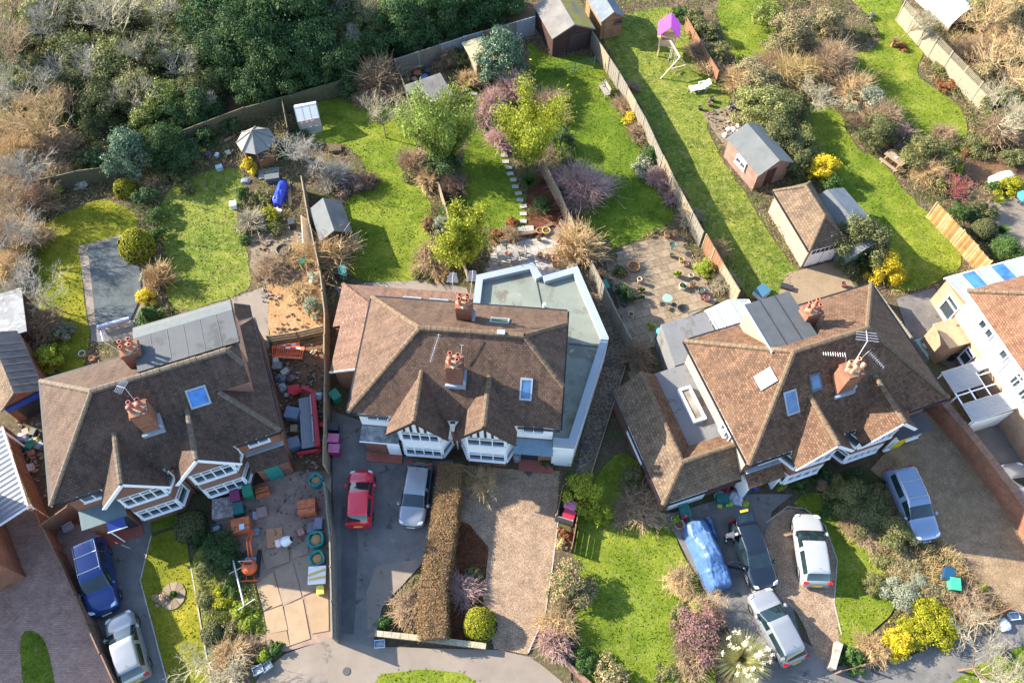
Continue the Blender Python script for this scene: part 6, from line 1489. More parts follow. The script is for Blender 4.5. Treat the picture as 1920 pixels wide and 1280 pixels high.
for q, m_, k, s, pl, lb in (((570,398),cer_k,'std',1.1,None,'dark glazed pot at the shady top left corner of the patio'),((533,400),cer_k,'std',1,'green','dark pot with leaves at the shady top left corner of the patio'),((705,463),rust,'bowl',1.25,None,'round rusty orange fire bowl on the patio'),((592,508),cer_k,'std',.9,'green','dark pot holding a leafy shrub left of the fire bowl'),((650,512),terr,'std',1.0,None,'terracotta pot below the fire bowl'),((744,568),cream_p,'tall',.9,None,'tall buff urn in the middle of the patio'),((755,632),terr,'std',.9,'green','terracotta pot just below the tall buff urn'),((760,684),white_p,'std',.85,'green','pale pot beside the leafy patio shrub'),((703,698),terr,'std',.9,'green','terracotta pot left of the pale pot'),((643,722),cer_b,'tub',.75,None,'square-looking teal planter at the left edge of the patio'),((686,803),cream_p,'std',1.0,None,'lone buff pot at the lower left of the patio'),((1042,418),yel_p,'std',.95,None,'yellow pot on the right side of the patio'),((1074,450),plum_p,'std',1.0,None,'plum pot right of the yellow pot'),((1010,522),white_p,'std',1.1,'lime','pot with a lime-yellow plant at the right of the patio'),((1110,528),white_p,'std',.9,None,'pale pot below the round lime shrub'),((1050,605),white_p,'tub',.8,'green','white tub planter on the right half of the patio'),((1180,640),cer_b,'std',1.25,None,'blue glazed pot near the conservatory'),((1190,678),plum_p,'std',.9,None,'small plum pot between two larger glazed pots'),((1218,692),plum_p,'std',1.1,None,'red-brown glazed pot nearest the conservatory'),((815,238),terr,'std',.9,None,'terracotta pot on the lawn edge above the patio, left one'),((857,212),cer_k,'std',.9,None,'dark pot on the lawn edge above the patio, right one'),((945,240),terr,'tub',.8,'brown','wide pot of dry stems at the top of the patio'),((990,246),terr,'tall',.8,'brown','terracotta chimney-like pot at the top right of the patio'),((975,385),cer_k,'std',.8,None,'dark pot under the bird bath stand'),((1118,596),terr,'std',.9,'brown','terracotta pot crowded between the white tub and the wall'),((828,888),yel_p,'std',1.0,'lime','yellow pot on the narrow path beside the flat roof')): pot(lb, Z6(*q), m_, k, s, pl)
Zt = zz(880,360,5.818)
for q, m_, k, s, lb in (((772,460),terr,'std',1.35,'terracotta pot left of the yellow pot behind the terrace'),((838,462),yel_p,'std',1.5,'large yellow pot beside the steamer chair'),((755,530),cer_k,'std',.7,'small dark pot on the terrace below the terracotta one'),((935,765),terr,'std',1.25,'terracotta pot above its twin by the flat roof'),((935,815),terr,'std',1.1,'terracotta pot nearest the flat roof parapet'),((770,720),terr,'std',.9,'reddish pot in the row along the sunny terrace edge'),((850,735),plum_p,'std',.8,'plum pot in the row along the sunny terrace edge'),((985,720),terr,'std',.9,'terracotta pot under the golden shrub')): pot(lb, Zt(*q), m_, k, s, 'brown' if k == 'std' and s < 1 else None)
for q, m_, k, s, pl, lb in (((1264,976),white_p,'std',1.1,'lime','pale pot with a yellow plant at the corner of the garage'),((1272,986),terr,'tub',.85,None,'round brown tub beside the wheelbarrow'),((1536,916),terr,'std',1.2,'brown','large terracotta pot below the middle bay window'),((1334,190),cer_k,'std',1,None,'black pot on the lawn near the white lounger'),((1312,206),cer_k,'std',.9,None,'dark pot at the corner of the rubble bed'),((1330,199),plum_p,'std',1,None,'pink pot at the edge of the rubble bed'),((1371,203),cer_b,'std',1,None,'blue pot at the top of the rubble bed'),((1580,537),plum_p,'std',1,None,'purple pot on the orange paving by the roof'),((176,676),terr,'std',1,None,'terracotta pot near the pool cover roller'),((158,667),white_p,'std',1.1,None,'pale pot behind the left house'),((535,478),cer_k,'tub',1.5,None,'big round black tub on the rubble patch'),((1672,88),terr,'tall',1,'brown','orange urn in the round flower bed')): pot(lb, q, m_, k, s, pl)
# bistro table and chairs, stand
t = thing('bistro_table', 'round green metal garden table with a curly stand', 'table', P(*Z6(935,712))); build(MB().lathe([(.36,.70),(.36,.73),(.02,.735)], n=20), 'table_top', plain('verdigris',(.22,.34,.28),.6), t); build(MB().tube([(0,0,0),(0,0,.7)],.03,6).tube([(-.25,-.2,0),(0,0,.3),(.25,-.2,0)],.02,5).tube([(0,.3,0),(0,0,.3)],.02,5), 'stand', dark_metal, t)
for i, q in enumerate(((985,745),(905,740))):
    t = thing('bistro_chair', ['wrought-iron chair right of the green bistro table','wrought-iron chair left of the green bistro table'][i], 'chair', P(*Z6(*q)), R(-60 if i == 0 else 100)); build(MB().lathe([(.2,.44),(.2,.46)], n=14), 'seat', dark_metal, t)
    for a in range(4): build(MB().tube([(.15*math.cos(a*1.57+.8),.15*math.sin(a*1.57+.8),.45),(.2*math.cos(a*1.57+.8),.2*math.sin(a*1.57+.8),0)],.014,4), 'leg', dark_metal, t)
    build(MB().tube([(-.18,.1,.46),(-.2,.2,.8),(0,.24,.92),(.2,.2,.8),(.18,.1,.46)],.014,4), 'back', dark_metal, t)
t = thing('drain_cover_stand', 'round black iron plant stand lying on the patio', 'plant stand', P(*Z6(1045,748)))
mb = MB()
for r in (.1,.2,.28): mb.tube([(r*math.cos(a),r*math.sin(a),.09) for a in np.linspace(0,6.283,17)],.014,4)
for a in range(6): mb.tube([(0,0,.09),(.28*math.cos(a*1.047),.28*math.sin(a*1.047),.09)],.012,4)
build(mb, 'ring', dark_metal, t)
t = thing('bird_bath', 'dark green bird bath on a thin stand at the top of the patio', 'bird bath', P(*Z6(975,335))); build(MB().lathe([(.05,.6),(.24,.72),(.26,.72),(.2,.68),(.02,.66)], n=14), 'basin', plain('dark_green',(.03,.08,.06),.5), t); build(MB().tube([(0,0,0),(0,0,.62)],.03,6), 'stem', dark_metal, t)
# compost bins, water butts
def butt(label, pix, mat, r=.28, h=.85): 
    t = thing('water_butt', label, 'barrel', P(*pix)); build(MB().lathe([(r*.85,0),(r,h*.5),(r*.88,h*.95),(r*.9,h)], n=14), 'barrel', mat, t, True); build(MB().lathe([(r*.95,h+.003),(r*.95,h+.04),(r*.1,h+.07)], n=14), 'lid', mat, t); build(MB().tube([(r*.8,0,.12),(r*1.2,0,.12)],.03,6), 'tap', black, t)
butt('turquoise water butt on the path behind the cream wall', Z6(880,950), plain('turquoise_barrel',(.10,.36,.36),.5)); butt('black round barrel on the lawn corner above the patio', Z6(508,325), black, .3, .6); butt('grey steel bin beside the right front door of the middle house', (969,862), steel, .28, .8)
butt('black compost bin beside the orange brick wall', (1780,672), black, .3, .7)
# pool cover and roller
cov = [P(166,466),P(224,447),P(241,480),P(262,498),P(266,555),P(246,600),P(181,612)]
t = thing('pool_cover', 'grey-blue quilted cover over a small swimming pool', 'cover', cov[0]); cm_ = bricks('pool_quilt',(.075,.090,.095),(.090,.105,.110),(.060,.072,.077),.85,.85,.02,stain=(.055,.062,.058)); build(MB().prism([(p.x,p.y) for p in cov],.02,.10), 'sheet', cm_, t, world=True)
a, b = P(183,614,.45), P(243,597,.45); t = thing('cover_roller', 'white pool cover roller tube on stands', 'roller', (a.x,a.y,0)); build(MB().tube([a-t.location,b-t.location],.16,12), 'tube', plain('roller_white',(.45,.50,.60),.4), t)
for p in (a,b): q = p-t.location; build(MB().bar((q.x,q.y,0),(q.x,q.y,.45),.06).bar((q.x-.2,q.y,.03),(q.x+.2,q.y,.03),.06), 'stand', steel, t)
# blue tarp bundle, planks, board by the rubble garden
Zg = zz(420,200,4.268)
lump('tarpaulin_heap', 'crumpled bright blue tarpaulin over a pile in the rubble garden', 'cover', Zg(460,715), .42, 1.25, .75, R(-6), plain('royal_tarp',(.03,.07,.55),.3,(.02,.04,.40),4,bmp=.3), 5, .8)
lump('upturned_tub', 'dark upturned paddling tub on the worn lawn', 'tub', Zg(175,600), .38, .26, .25, 0, tank, 2, .1)  # an upturned paddling tub, shaped as a low lump
crate('storage_box', 'grey garden chest above the blue tarpaulin', 'chest', Zg(395,590), 1.1, .55, .5, R(12), felt_l)
for lb, p, q, w_ in (('pale plank lying beside the blue tarpaulin',(520,655),(532,790),.25),('grey plank above the pale plank by the tarpaulin',(512,590),(520,645),.22),('long plank on the dark bed near the gazebo',(0,280),(90,225),.25)):
    a, b = P(*Zg(*p),.08), P(*Zg(*q),.08); t = thing('plank', lb, 'plank', (a.x,a.y,0)); build(MB().bar(a-t.location,b-t.location,w_,.06), 'board', timber, t)
a, b = P(*Zg(640,930),0), P(*Zg(655,1150),0); t = thing('leaning_board', 'tall white board leaning along the garden fence', 'board', a); d = b-a; n_ = Vector((d.y,-d.x,0)).normalized()
q = [Vector((0,0,.05))-n_*.55, d+Vector((0,0,.05))-n_*.45, d+Vector((0,0,.9)), Vector((0,0,.9))]; build(MB().slab(q,.04), 'board', plain('cream_board',(.72,.62,.50),.8), t)
crate('storage_box', 'yellow and green plastic toy box at the garden fence', 'toy', Zg(628,1258), .5, .45, .4, .3, plain('toy_y',(.62,.52,.02),.5), plain('toy_g',(.05,.35,.20),.5))
crate('barbecue', 'dark metal stove box standing on the rubble patch', 'barbecue', Zg(555,960), .45, .6, .7, .2, dark_metal)
crate('plastic_chair', 'pale plastic chair at the edge of the worn lawn', 'chair', Zg(85,805), .5, .5, .5, .2, plastic_w)
crate('roll', 'rolled white sheet below the blue tarpaulin', 'roll', Zg(440,838), .5, .22, .2, R(-25), whitesheet)
crate('raised_bed', 'dark raised planter box beside the path in the second garden', 'planter', Zg(895,350), 1.0, .75, .35, R(5), wood_gr, soil)
crate('garden_swing_seat', 'blue cushioned garden swing seat on the shaded lawn', 'seat', (1426,552), 1.0, .8, .55, R(40), plastic_w, plain('blue_cushion',(.04,.14,.22),.7)); crate('dark_lounger', 'black folded lounger on the pale paving', 'lounger', (1474,540), .85, .4, .25, R(-20), dark_metal)  # swing seat built as a box with a blue cushion lid
crate('garden_mat', 'pale teal rubber mat on the dark terrace', 'mat', (1735,650), .75, 1.35, .05, R(-60+80), plain('teal_mat',(.18,.42,.38),.7)); 
t = thing('stone_ornament', 'round stone ornament on the teal mat', 'ornament', P(1736,650)+Vector((0,0,.05))); build(MB().lathe([(.26,0),(.3,.1),(.3,.2),(.18,.26),(.05,.3)], n=16), 'stone', cream_p, t, True)
crate('brown_pack', 'long grey box lying beside the board fence of the side path', 'box', (1156,606), .3, 1.6, .25, R(28), felt_l)
# parasol
t = thing('parasol', 'small bright blue parasol at the right edge', 'parasol', P(1903,392)); mb = MB()
pc = plain('parasol_blue',(.03,.27,.68),.6)
for k in range(8):
    a0, a1 = 2*math.pi*k/8, 2*math.pi*(k+1)/8; build(MB().slab([(.62*math.cos(a0),.62*math.sin(a0),1.45),(.62*math.cos(a1),.62*math.sin(a1),1.45),(0,0,1.8)],.015), 'canopy_panel', pc, t)
build(MB().tube([(0,0,0),(0,0,1.85)],.02,6), 'pole', steel, t)
crate('garden_chair', 'white plastic chair among the shrubs at the top right', 'chair', (1862,88), .5, .5, .5, .5, plastic_w); lump('sheeted_object', 'bright blue plastic bundle at the top right edge', 'cover', (1817,4), .5, .45, .5, 0, pc, 8, .5)
# heaps: separate pieces
def heap(where, cat, items):
    for i, (pix, c, s, nm, lb) in enumerate(items):
        m_ = plain('h_'+lb.replace(' ','_')[:24], c, .55, tuple(k*.55 for k in c), 5)
        if nm == 'bag': lump('bag', lb+' '+where, cat, pix, s, s*.8, s*.85, i*1.3, m_, i*3+1, .7)
        else: crate(nm, lb+' '+where, cat, pix, s*1.5, s*1.2, s*1.1, i*.7, m_)
heap('in the heap outside the garage', 'bag', [((1352,938),(.02,.16,.14),.5,'storage_box','large teal chest'),((1360,922),(.30,.02,.06),.42,'bag','dark red bag'),((1352,930),(.70,.70,.72),.38,'bag','white carrier bag'),((1374,932),(.62,.64,.70),.4,'bag','pale crumpled bag'),((1387,922),(.12,.17,.25),.42,'bag','navy bin bag'),((1366,945),(.25,.55,.05),.26,'bag','lime green bag'),((1349,948),(.6,.6,.05),.2,'bag','yellow bag'),((1382,940),(.55,.60,.70),.34,'bag','light blue bag'),((1397,945),(.35,.38,.03),.25,'bag','olive bag'),((1415,915),(.03,.05,.45),.2,'bag','small royal blue bag')])
heap('in the junk corner by the blue-grey fence', 'junk', [((783,140),(.42,.14,.06),.4,'bag','rust-coloured sack'),((795,150),(.10,.20,.40),.45,'bag','blue tarpaulin bundle'),((803,138),(.06,.06,.07),.4,'storage_box','black crate'),((778,153),(.45,.25,.18),.3,'storage_box','brown box'),((790,162),(.03,.14,.16),.4,'bag','dark teal bag'),((808,155),(.16,.18,.3),.3,'storage_box','slate-blue box'),((770,170),(.25,.35,.5),.3,'storage_box','pale blue panel box')])
heap('in the narrow yard left of the dark-roofed house', 'junk', [((45,822),(.45,.42,.50),.4,'bag','pale sack'),((58,835),(.02,.22,.16),.42,'bag','green bag'),((65,812),(.05,.05,.05),.3,'storage_box','black crate'),((52,812),(.35,.18,.08),.3,'storage_box','wooden box'),((70,828),(.30,.30,.12),.3,'bag','olive sack'),((62,852),(.38,.14,.06),.28,'storage_box','rusty box'),((78,838),(.15,.18,.22),.3,'storage_box','slate-grey crate'),((60,880),(.55,.48,.42),.35,'storage_box','pinkish box')])
heap('against the wall of the muddy yard', 'junk', [((522,690),(.20,.19,.18),.4,'storage_box','dark sheet-metal box'),((536,700),(.45,.38,.33),.32,'storage_box','cardboard carton'),((527,712),(.10,.12,.16),.42,'bag','black rubble sack'),((546,712),(.12,.10,.09),.34,'bag','brown sack'),((530,728),(.32,.30,.32),.34,'bag','grey sack'),((540,742),(.40,.38,.30),.22,'storage_box','buff bucket box'),((598,745),(.45,.52,.62),.32,'bag','pale blue sheet'),((519,680),(.5,.48,.42),.3,'storage_box','pale slab')])
heap('near the gazebo', 'garden clutter', [((382,283),(.62,.42,.02),.22,'bag','yellow watering can'),((392,292),(.05,.08,.16),.28,'storage_box','dark blue tub'),((408,294),(.45,.52,.62),.25,'storage_box','pale blue tub'),((430,292),(.02,.05,.06),.35,'storage_box','black compost box'),((421,303),(.35,.12,.05),.2,'bag','brown pot heap'),((413,318),(.42,.50,.55),.34,'storage_box','flat grey slab')])
# wheelbarrow with red ball
t = thing('wheelbarrow', 'teal wheelbarrow standing by the garage corner', 'wheelbarrow', P(1281,962), R(100)); tl = plain('barrow_teal',(.04,.20,.18),.5)
a = [(-.25,-.2,.3),(.3,-.2,.3),(.3,.2,.3),(-.25,.2,.3)]; b = [(-.45,-.32,.6),(.45,-.32,.55),(.45,.32,.55),(-.45,.32,.6)]
build(MB().add(a+b,[(3,2,1,0),(0,1,5,4),(1,2,6,5),(2,3,7,6),(3,0,4,7)]), 'tray', tl, t); wt = share('wheel', WH['t'], t, (.6,0,.19), (0,0,0), .6); share('rim', WH['r'], wt)
for s in (-1,1): build(MB().tube([(.6,s*.1,.2),(-.2,s*.25,.3),(-.95,s*.28,.62)],.02,6).tube([(-.3,s*.25,.3),(-.35,s*.25,0)],.02,6), 'handle', steel, t)
t = thing('gas_bottle', 'rounded red gas bottle beside the wheelbarrow', 'gas bottle', P(1283,972)); build(MB().lathe([(.12,0),(.16,.08),(.16,.4),(.1,.5),(.03,.53)], n=12), 'bottle', MATS['red_plastic'], t, True); build(MB().tube([(-.08,0,.52),(-.08,0,.6),(.08,0,.6),(.08,0,.52)],.015,5), 'valve_guard', steel, t)
# recycling sack at the right pavement, manhole covers
lump('bag', 'white bulging sack on the pavement at bottom right', 'bag', (1879,1172), .38, .34, .4, .4, whitesheet, 6, .5); lump('bag', 'black refuse sack on the verge at bottom right', 'bag', (1886,1228), .26, .26, .28, .4, black, 9, .5)
for lb, pix, r in (('round dark drain cover on the shingle side path, lower one',(1097,838),.26),('round dark drain cover on the shingle side path, upper one',(1142,682),.26),('small round cover in the pavement',(650,1258),.22),('dark square drain cover in the gravel drive',(991,885),.3)):
    t = thing('drain_cover', lb, 'drain cover', P(*pix)); build(MB().lathe([(r,0.0),(r,.085),(r*.92,.09)], n=18 if 'round' in lb else 4), 'lid', plain('iron_cover_'+str(r)+lb[6:9],(.06,.055,.05),.7), t)
# circle bed with sapling, tree-ring paving on the kite lawn
t = thing('paved_ring', 'round patch of crazy paving set in the kite-shaped front lawn', 'paving', P(325,1117)); 
for k in range(9):
    a0, a1 = 2*math.pi*k/9, 2*math.pi*(k+.93)/9; build(MB().prism([(.22*math.cos(a0),.22*math.sin(a0)),(.72*math.cos(a0),.8*math.sin(a0)),(.74*math.cos((a0+a1)/2),.82*math.sin((a0+a1)/2)),(.72*math.cos(a1),.8*math.sin(a1)),(.22*math.cos(a1),.22*math.sin(a1))],0,.10+random.uniform(0,.01)), 'slab', slabm[k % 3], t)

# rocks on the rubble bed
rockm = plain('pale_rock',(.55,.50,.44),.9,(.40,.35,.30),5)
for i in range(9):
    p = P(1375+random.uniform(-22,22),248+random.uniform(-12,14)); t = thing('rock', 'pale rock on the rubble bed beside the pinkish shed', 'rock', p, random.uniform(0,6), 'rocks on the rubble bed')
    mb = MB(); r = random.uniform(.12,.28); mb.lathe([(r,0),(r*1.05,r*.3),(r*.7,r*.7),(r*.1,r*.85)], n=7, sx=1.3); mb.v = [(x*(1+.2*mnoise.noise(Vector((x*9+i,y*9,z*9)))),y*(1+.2*mnoise.noise(Vector((x*9,y*9+i,z*9)))),z) for x,y,z in mb.v]; build(mb, 'stone', rockm, t)

# ================================================================ the person at the open car
def person():
    base = P(1357,1013); t_loc = Vector((base.x,base.y,.03)); ang = R(-8)
    J = {'pel':(0,0,.95),'wst':(.08,0,1.08),'cst':(.24,0,1.30),'nek':(.36,0,1.43),'hed':(.43,0,1.53),'crn':(.48,0,1.63),
         'hL':(0,.10,.92),'kL':(.06,.13,.50),'aL':(-.04,.14,.09),'tL':(.12,.15,.04),'hR':(0,-.10,.92),'kR':(.10,-.13,.50),'aR':(-.02,-.15,.09),'tR':(.14,-.16,.04),
         'sL':(.26,.19,1.33),'eL':(.45,.27,1.13),'wL':(.68,.20,1.08),'pL':(.76,.18,1.07),'sR':(.26,-.19,1.33),'eR':(.42,-.29,1.12),'wR':(.63,-.26,1.02),'pR':(.71,-.25,1.00)}
    E_ = [('pel','wst'),('wst','cst'),('cst','nek'),('nek','hed'),('hed','crn'),('pel','hL'),('hL','kL'),('kL','aL'),('aL','tL'),('pel','hR'),('hR','kR'),('kR','aR'),('aR','tR'),('cst','sL'),('sL','eL'),('eL','wL'),('wL','pL'),('cst','sR'),('sR','eR'),('eR','wR'),('wR','pR')]
    Rd = {'pel':.145,'wst':.14,'cst':.155,'nek':.06,'hed':.095,'crn':.075,'hL':.10,'kL':.068,'aL':.045,'tL':.04,'hR':.10,'kR':.068,'aR':.045,'tR':.04,'sL':.07,'eL':.05,'wL':.032,'pL':.036,'sR':.07,'eR':.05,'wR':.032,'pR':.036}
    for s in 'LR':
        p = Vector(J['p'+s]); sg = 1 if s == 'L' else -1
        for i, (dy, l) in enumerate(((.030,.055),(.012,.075),(-.010,.078),(-.030,.062))):
            J[f'f{s}{i}'] = tuple(p+Vector((.045,dy,-.005))); J[f'g{s}{i}'] = tuple(p+Vector((.045+l*.9,dy*1.2,-.035))); Rd[f'f{s}{i}'] = .010; Rd[f'g{s}{i}'] = .008
            E_ += [('p'+s,f'f{s}{i}'),(f'f{s}{i}',f'g{s}{i}')]
        J['t0'+s] = tuple(p+Vector((-.01,-sg*.045,0))); J['t1'+s] = tuple(p+Vector((.04,-sg*.06,-.02))); Rd['t0'+s] = .011; Rd['t1'+s] = .009; E_ += [('p'+s,'t0'+s),('t0'+s,'t1'+s)]
    ks = list(J); me = bpy.data.meshes.new('person'); me.from_pydata([J[k] for k in ks], [(ks.index(a),ks.index(b)) for a, b in E_], []); me.update()
    tmp = bpy.data.objects.new('tmp_person', me); COL.objects.link(tmp)
    sk = tmp.modifiers.new('skin','SKIN'); sk.use_smooth_shade = True; sv = me.skin_vertices[0].data
    for i, k in enumerate(ks): sv[i].radius = (Rd[k],Rd[k]*(1.0 if k not in ('cst','wst','pel') else 1.25)); sv[i].use_root = k == 'pel'
    ss = tmp.modifiers.new('sub','SUBSURF'); ss.levels = 1; ss.render_levels = 1
    dg = bpy.context.evaluated_depsgraph_get(); nm = bpy.data.meshes.new_from_object(tmp.evaluated_get(dg)); bpy.data.objects.remove(tmp)
    skin = plain('skin',(.58,.33,.24),.6); top = plain('dark_jacket',(.035,.04,.055),.85); jean = plain('blue_trousers',(.06,.10,.20),.9); shoe = plain('dark_shoe',(.03,.025,.02),.6)
    nm.materials.clear()
    for m_ in (skin,top,jean,shoe): nm.materials.append(m_)
    for p in nm.polygons:
        c = p.center
        p.material_index = 3 if c.z < .085 else 2 if c.z < .93 and c.x < .3 else 0 if ((c.z > 1.45 and c.x > .34) or c.x > .60) else 1
    o = new_obj('person', nm); o.location = t_loc; o.rotation_euler = (0,0,ang); nm.shade_smooth()
    tag(o, 'bald person in a dark jacket leaning in at the open car door', 'person')
    fm = MB()
    for s in (-1,1): fm.lathe([(.005,-.02),(.022,0),(.005,.025)], (.42,s*.095,1.545), 6, sx=.5)
    fm.lathe([(.014,-.03),(.006,.02)], (.53,0,1.545), 6)
    build(fm, 'ears_and_nose', skin, o); em = MB()
    for s in (-1,1): em.lathe([(.004,-.008),(.011,0),(.004,.008)], (.525,s*.035,1.575), 6)
    build(em, 'eyes', black, o); build(MB().box(.515,-.022,1.488,.53,.022,1.495), 'mouth', plain('lips',(.4,.16,.13),.6), o)
person()

# ================================================================ plants
def quads(c, size, asp=.55, up=.35, nrm=None, rng=RNG):
    """leaf cards: centres c (n,3) -> two-triangle leaves with a fold"""
    n = len(c); d = rng.normal(size=(n,3)); d /= np.linalg.norm(d,axis=1)[:,None]
    nn = rng.normal(size=(n,3)); nn[:,2] += up*2
    if nrm is not None: nn = nn*.7+nrm*1.5
    t = np.cross(d, nn); t /= np.maximum(np.linalg.norm(t,axis=1),1e-6)[:,None]
    b = np.cross(nn/np.linalg.norm(nn,axis=1)[:,None], t)
    s = size*rng.uniform(.6,1.3,n)[:,None]
    V = np.stack([c-t*s*.5, c-b*s*asp*.5, c+t*s*.5, c+b*s*asp*.5],1)
    return V.reshape(-1,3), np.arange(n*4).reshape(-1,4)
def sph(n, rng=RNG):
    d = rng.normal(size=(n,3)); return d/np.linalg.norm(d,axis=1)[:,None]
def crown_leafy(r, h, n, ls, clumps, dome=.5, seed=0, asp=.55):
    """lumpy crown, base at z=0, radius r, height h"""
    rng = np.random.default_rng(seed); cc = []
    for k in range(clumps):
        a = rng.uniform(0,6.283); q = rng.uniform(0,1)**.6; z = rng.uniform(.12,1)
        rad = r*.92*q*math.sqrt(max(.05,1-(max(0,z-.35)/.68)**2))
        cc.append((rad*math.cos(a), rad*math.sin(a), z*h*.84, rng.uniform(.15,.36)*r))
    cc = np.array(cc); wts = cc[:,3]**2; wts /= wts.sum(); k = rng.choice(len(cc), n, p=wts); d = sph(n, rng); d[:,2] = np.abs(d[:,2])*.9-.25*(d[:,2] < 0)
    rr = cc[k,3]*rng.uniform(.55,1.08,n); c = cc[k,:3]+d*rr[:,None]*np.array([1,1,.85])+rng.normal(size=(n,3))*r*np.where(rng.uniform(0,1,n) < .12,.11,.02)[:,None]; c[:,2] = np.clip(c[:,2], .03, None)
    return quads(c, ls, asp, .35, d, rng)
def crown_clipped(r, h, n, ls, power=2.6, seed=0):
    rng = np.random.default_rng(seed); d = sph(n, rng); d[:,2] = np.abs(d[:,2])
    k = (np.abs(d)**power).sum(1)**(-1/power); c = d*k[:,None]*np.array([r,r,h])*rng.uniform(.94,1.03,n)[:,None]
    return quads(c, ls, .6, .1, d, rng)
def crown_conifer(r, h, n, ls, seed=0):
    rng = np.random.default_rng(seed); z = rng.uniform(0,1,n)**1.25; lay = (z*9 % 1); a = rng.uniform(0,6.283,n)
    lob = 1+.22*np.sin(a*5+z*14)+.12*np.sin(a*11+z*29)
    rad = r*(1-z)**.75*(.55+.45*(1-lay))*lob*rng.uniform(.45,1.0,n)**.5
    c = np.stack([rad*np.cos(a),rad*np.sin(a),z*h-rad*.22],1); c[:,2] = np.clip(c[:,2],.05,None); nr = np.stack([np.cos(a),np.sin(a),np.full(n,.4)],1)
    return quads(c, ls, .35, .1, nr, rng)
def crown_bamboo(r, h, culms, per, ls, seed=0):
    rng = np.random.default_rng(seed); C = []; D = []; pl = [(rng.uniform(0,6.283), rng.uniform(.1,1.1), rng.uniform(.55,1.15)) for _ in range(13)]
    for k in range(culms):
        pa = pl[k % 13]; a = pa[0]+rng.normal()*.16; lean = pa[1]*r*rng.uniform(.85,1.1); hh = h*pa[2]*rng.uniform(.85,1.05); t = np.sort(rng.uniform(.25,1,per))
        x = np.cos(a)*(.25*r*rng.uniform(0,1)+lean*t**2); y = np.sin(a)*(.25*r*rng.uniform(0,1)+lean*t**2); z = hh*(t-.22*t**3)
        p = np.stack([x,y,z],1)+rng.normal(size=(per,3))*r*.085; C.append(p); D.append(np.repeat([[math.cos(a),math.sin(a),.2]],per,0))
    return quads(np.concatenate(C), ls, .28, .3, np.concatenate(D)*.4, rng)
def twigs(segs):
    """segs: list of (p, q, r0, r1) -> three-sided tubes"""
    A = np.array([s[0] for s in segs]); B = np.array([s[1] for s in segs]); r0 = np.array([s[2] for s in segs]); r1 = np.array([s[3] for s in segs]); d = B-A; d /= np.maximum(np.linalg.norm(d,axis=1),1e-6)[:,None]
    u = np.cross(d, np.array([.31,.17,.93])); u /= np.maximum(np.linalg.norm(u,axis=1),1e-6)[:,None]; v = np.cross(d,u); n = len(A); V = np.empty((n,6,3))
    for j in range(3):
        w_ = u*math.cos(j*2.0944)+v*math.sin(j*2.0944); V[:,j] = A+w_*r0[:,None]; V[:,3+j] = B+w_*r1[:,None]
    o = (np.arange(n)*6)[:,None]; F = np.concatenate([o+np.array([[0,1,4,3]]),o+np.array([[1,2,5,4]]),o+np.array([[2,0,3,5]])])
    return V.reshape(-1,3), F
def bare_tree(r, h, seed=0, levels=5, spread=.75, trunk=.3, thick=.03, dens=1.0, tw=.0072):
    rng = random.Random(seed); main = []; fine = []
    def grow(p, d, L, rad, lev):
        n = 3 if lev < 3 else 2; q = p
        for i in range(n):
            d2 = (d+Vector((rng.gauss(0,.16),rng.gauss(0,.16),rng.gauss(.03,.10)))).normalized(); e = q+d2*L/n; r1 = max(tw*.6, rad*(1-.35*(i+1)/n)); r0 = max(tw*.7, rad*(1-.35*i/n))
            (main if lev < 2 else fine).append((tuple(q),tuple(e),r0,r1)); q, d = e, d2
            if lev >= 1 and lev < levels and rng.random() < .75*dens:
                grow(q, (d+Vector((rng.gauss(0,.6),rng.gauss(0,.6),rng.gauss(.1,.3)))).normalized(), L*rng.uniform(.45,.75), rad*.55, lev+1)
        if lev < levels:
            for k in range(rng.choice((2,3)) if lev else max(4,int(5*dens))):
                a = rng.uniform(0,6.283); s = spread if lev == 0 else .55; grow(q, (d*.8+Vector((math.cos(a)*s,math.sin(a)*s,rng.uniform(-.05,.35)))).normalized(), L*rng.uniform(.6,.85), rad*.62, lev+1)
    grow(Vector((0,0,0)), Vector((rng.gauss(0,.05),rng.gauss(0,.05),1)).normalized(), h*trunk, thick*h*.6, 0)
    P_ = np.array([s[1] for s in fine+main]); k = max(1e-3, np.percentile(np.hypot(P_[:,0],P_[:,1]),92)); kz = max(1e-3, np.percentile(P_[:,2],97)); sc = np.array([r/k,r/k,h/kz])
    f = lambda S_: [(tuple(np.array(a)*sc),tuple(np.array(b)*sc),c,d) for a,b,c,d in S_]
    return twigs(f(main)), twigs(f(fine))
def bare_shrub(r, h, stems, seed=0, tw=.011, sub=7):
    rng = np.random.default_rng(seed); S_ = []
    for k in range(stems):
        a = rng.uniform(0,6.283); q = rng.uniform(0,1)**.55*(1+.22*math.sin(3*a+seed)+.12*math.sin(7*a)); fat = 2.0 if k % 9 == 0 else 1.0; p0 = np.array([math.cos(a),math.sin(a),0])*r*.22*rng.uniform(0,1); e = np.array([math.cos(a)*q*r,math.sin(a)*q*r,h*rng.uniform(.45,1.12)*math.sqrt(max(.12,1-min(1,q*.85)**2))])
        m = (p0+e)/2+np.array([0,0,h*.10])+rng.normal(size=3)*.06*r; S_ += [(tuple(p0),tuple(m),tw*1.6*fat,tw*1.2*fat),(tuple(m),tuple(e),tw*1.2*fat,tw*.7)]
        for j in range(sub):
            t = rng.uniform(.25,1); b = p0*(1-t)**2+2*m*t*(1-t)+e*t*t; dd = (e-p0)*.3+rng.normal(size=3)*r*.26; dd[2] = abs(dd[2])*.7; S_.append((tuple(b),tuple(b+dd*rng.uniform(.4,1)),tw*.9,tw*.5))
    return twigs(S_)
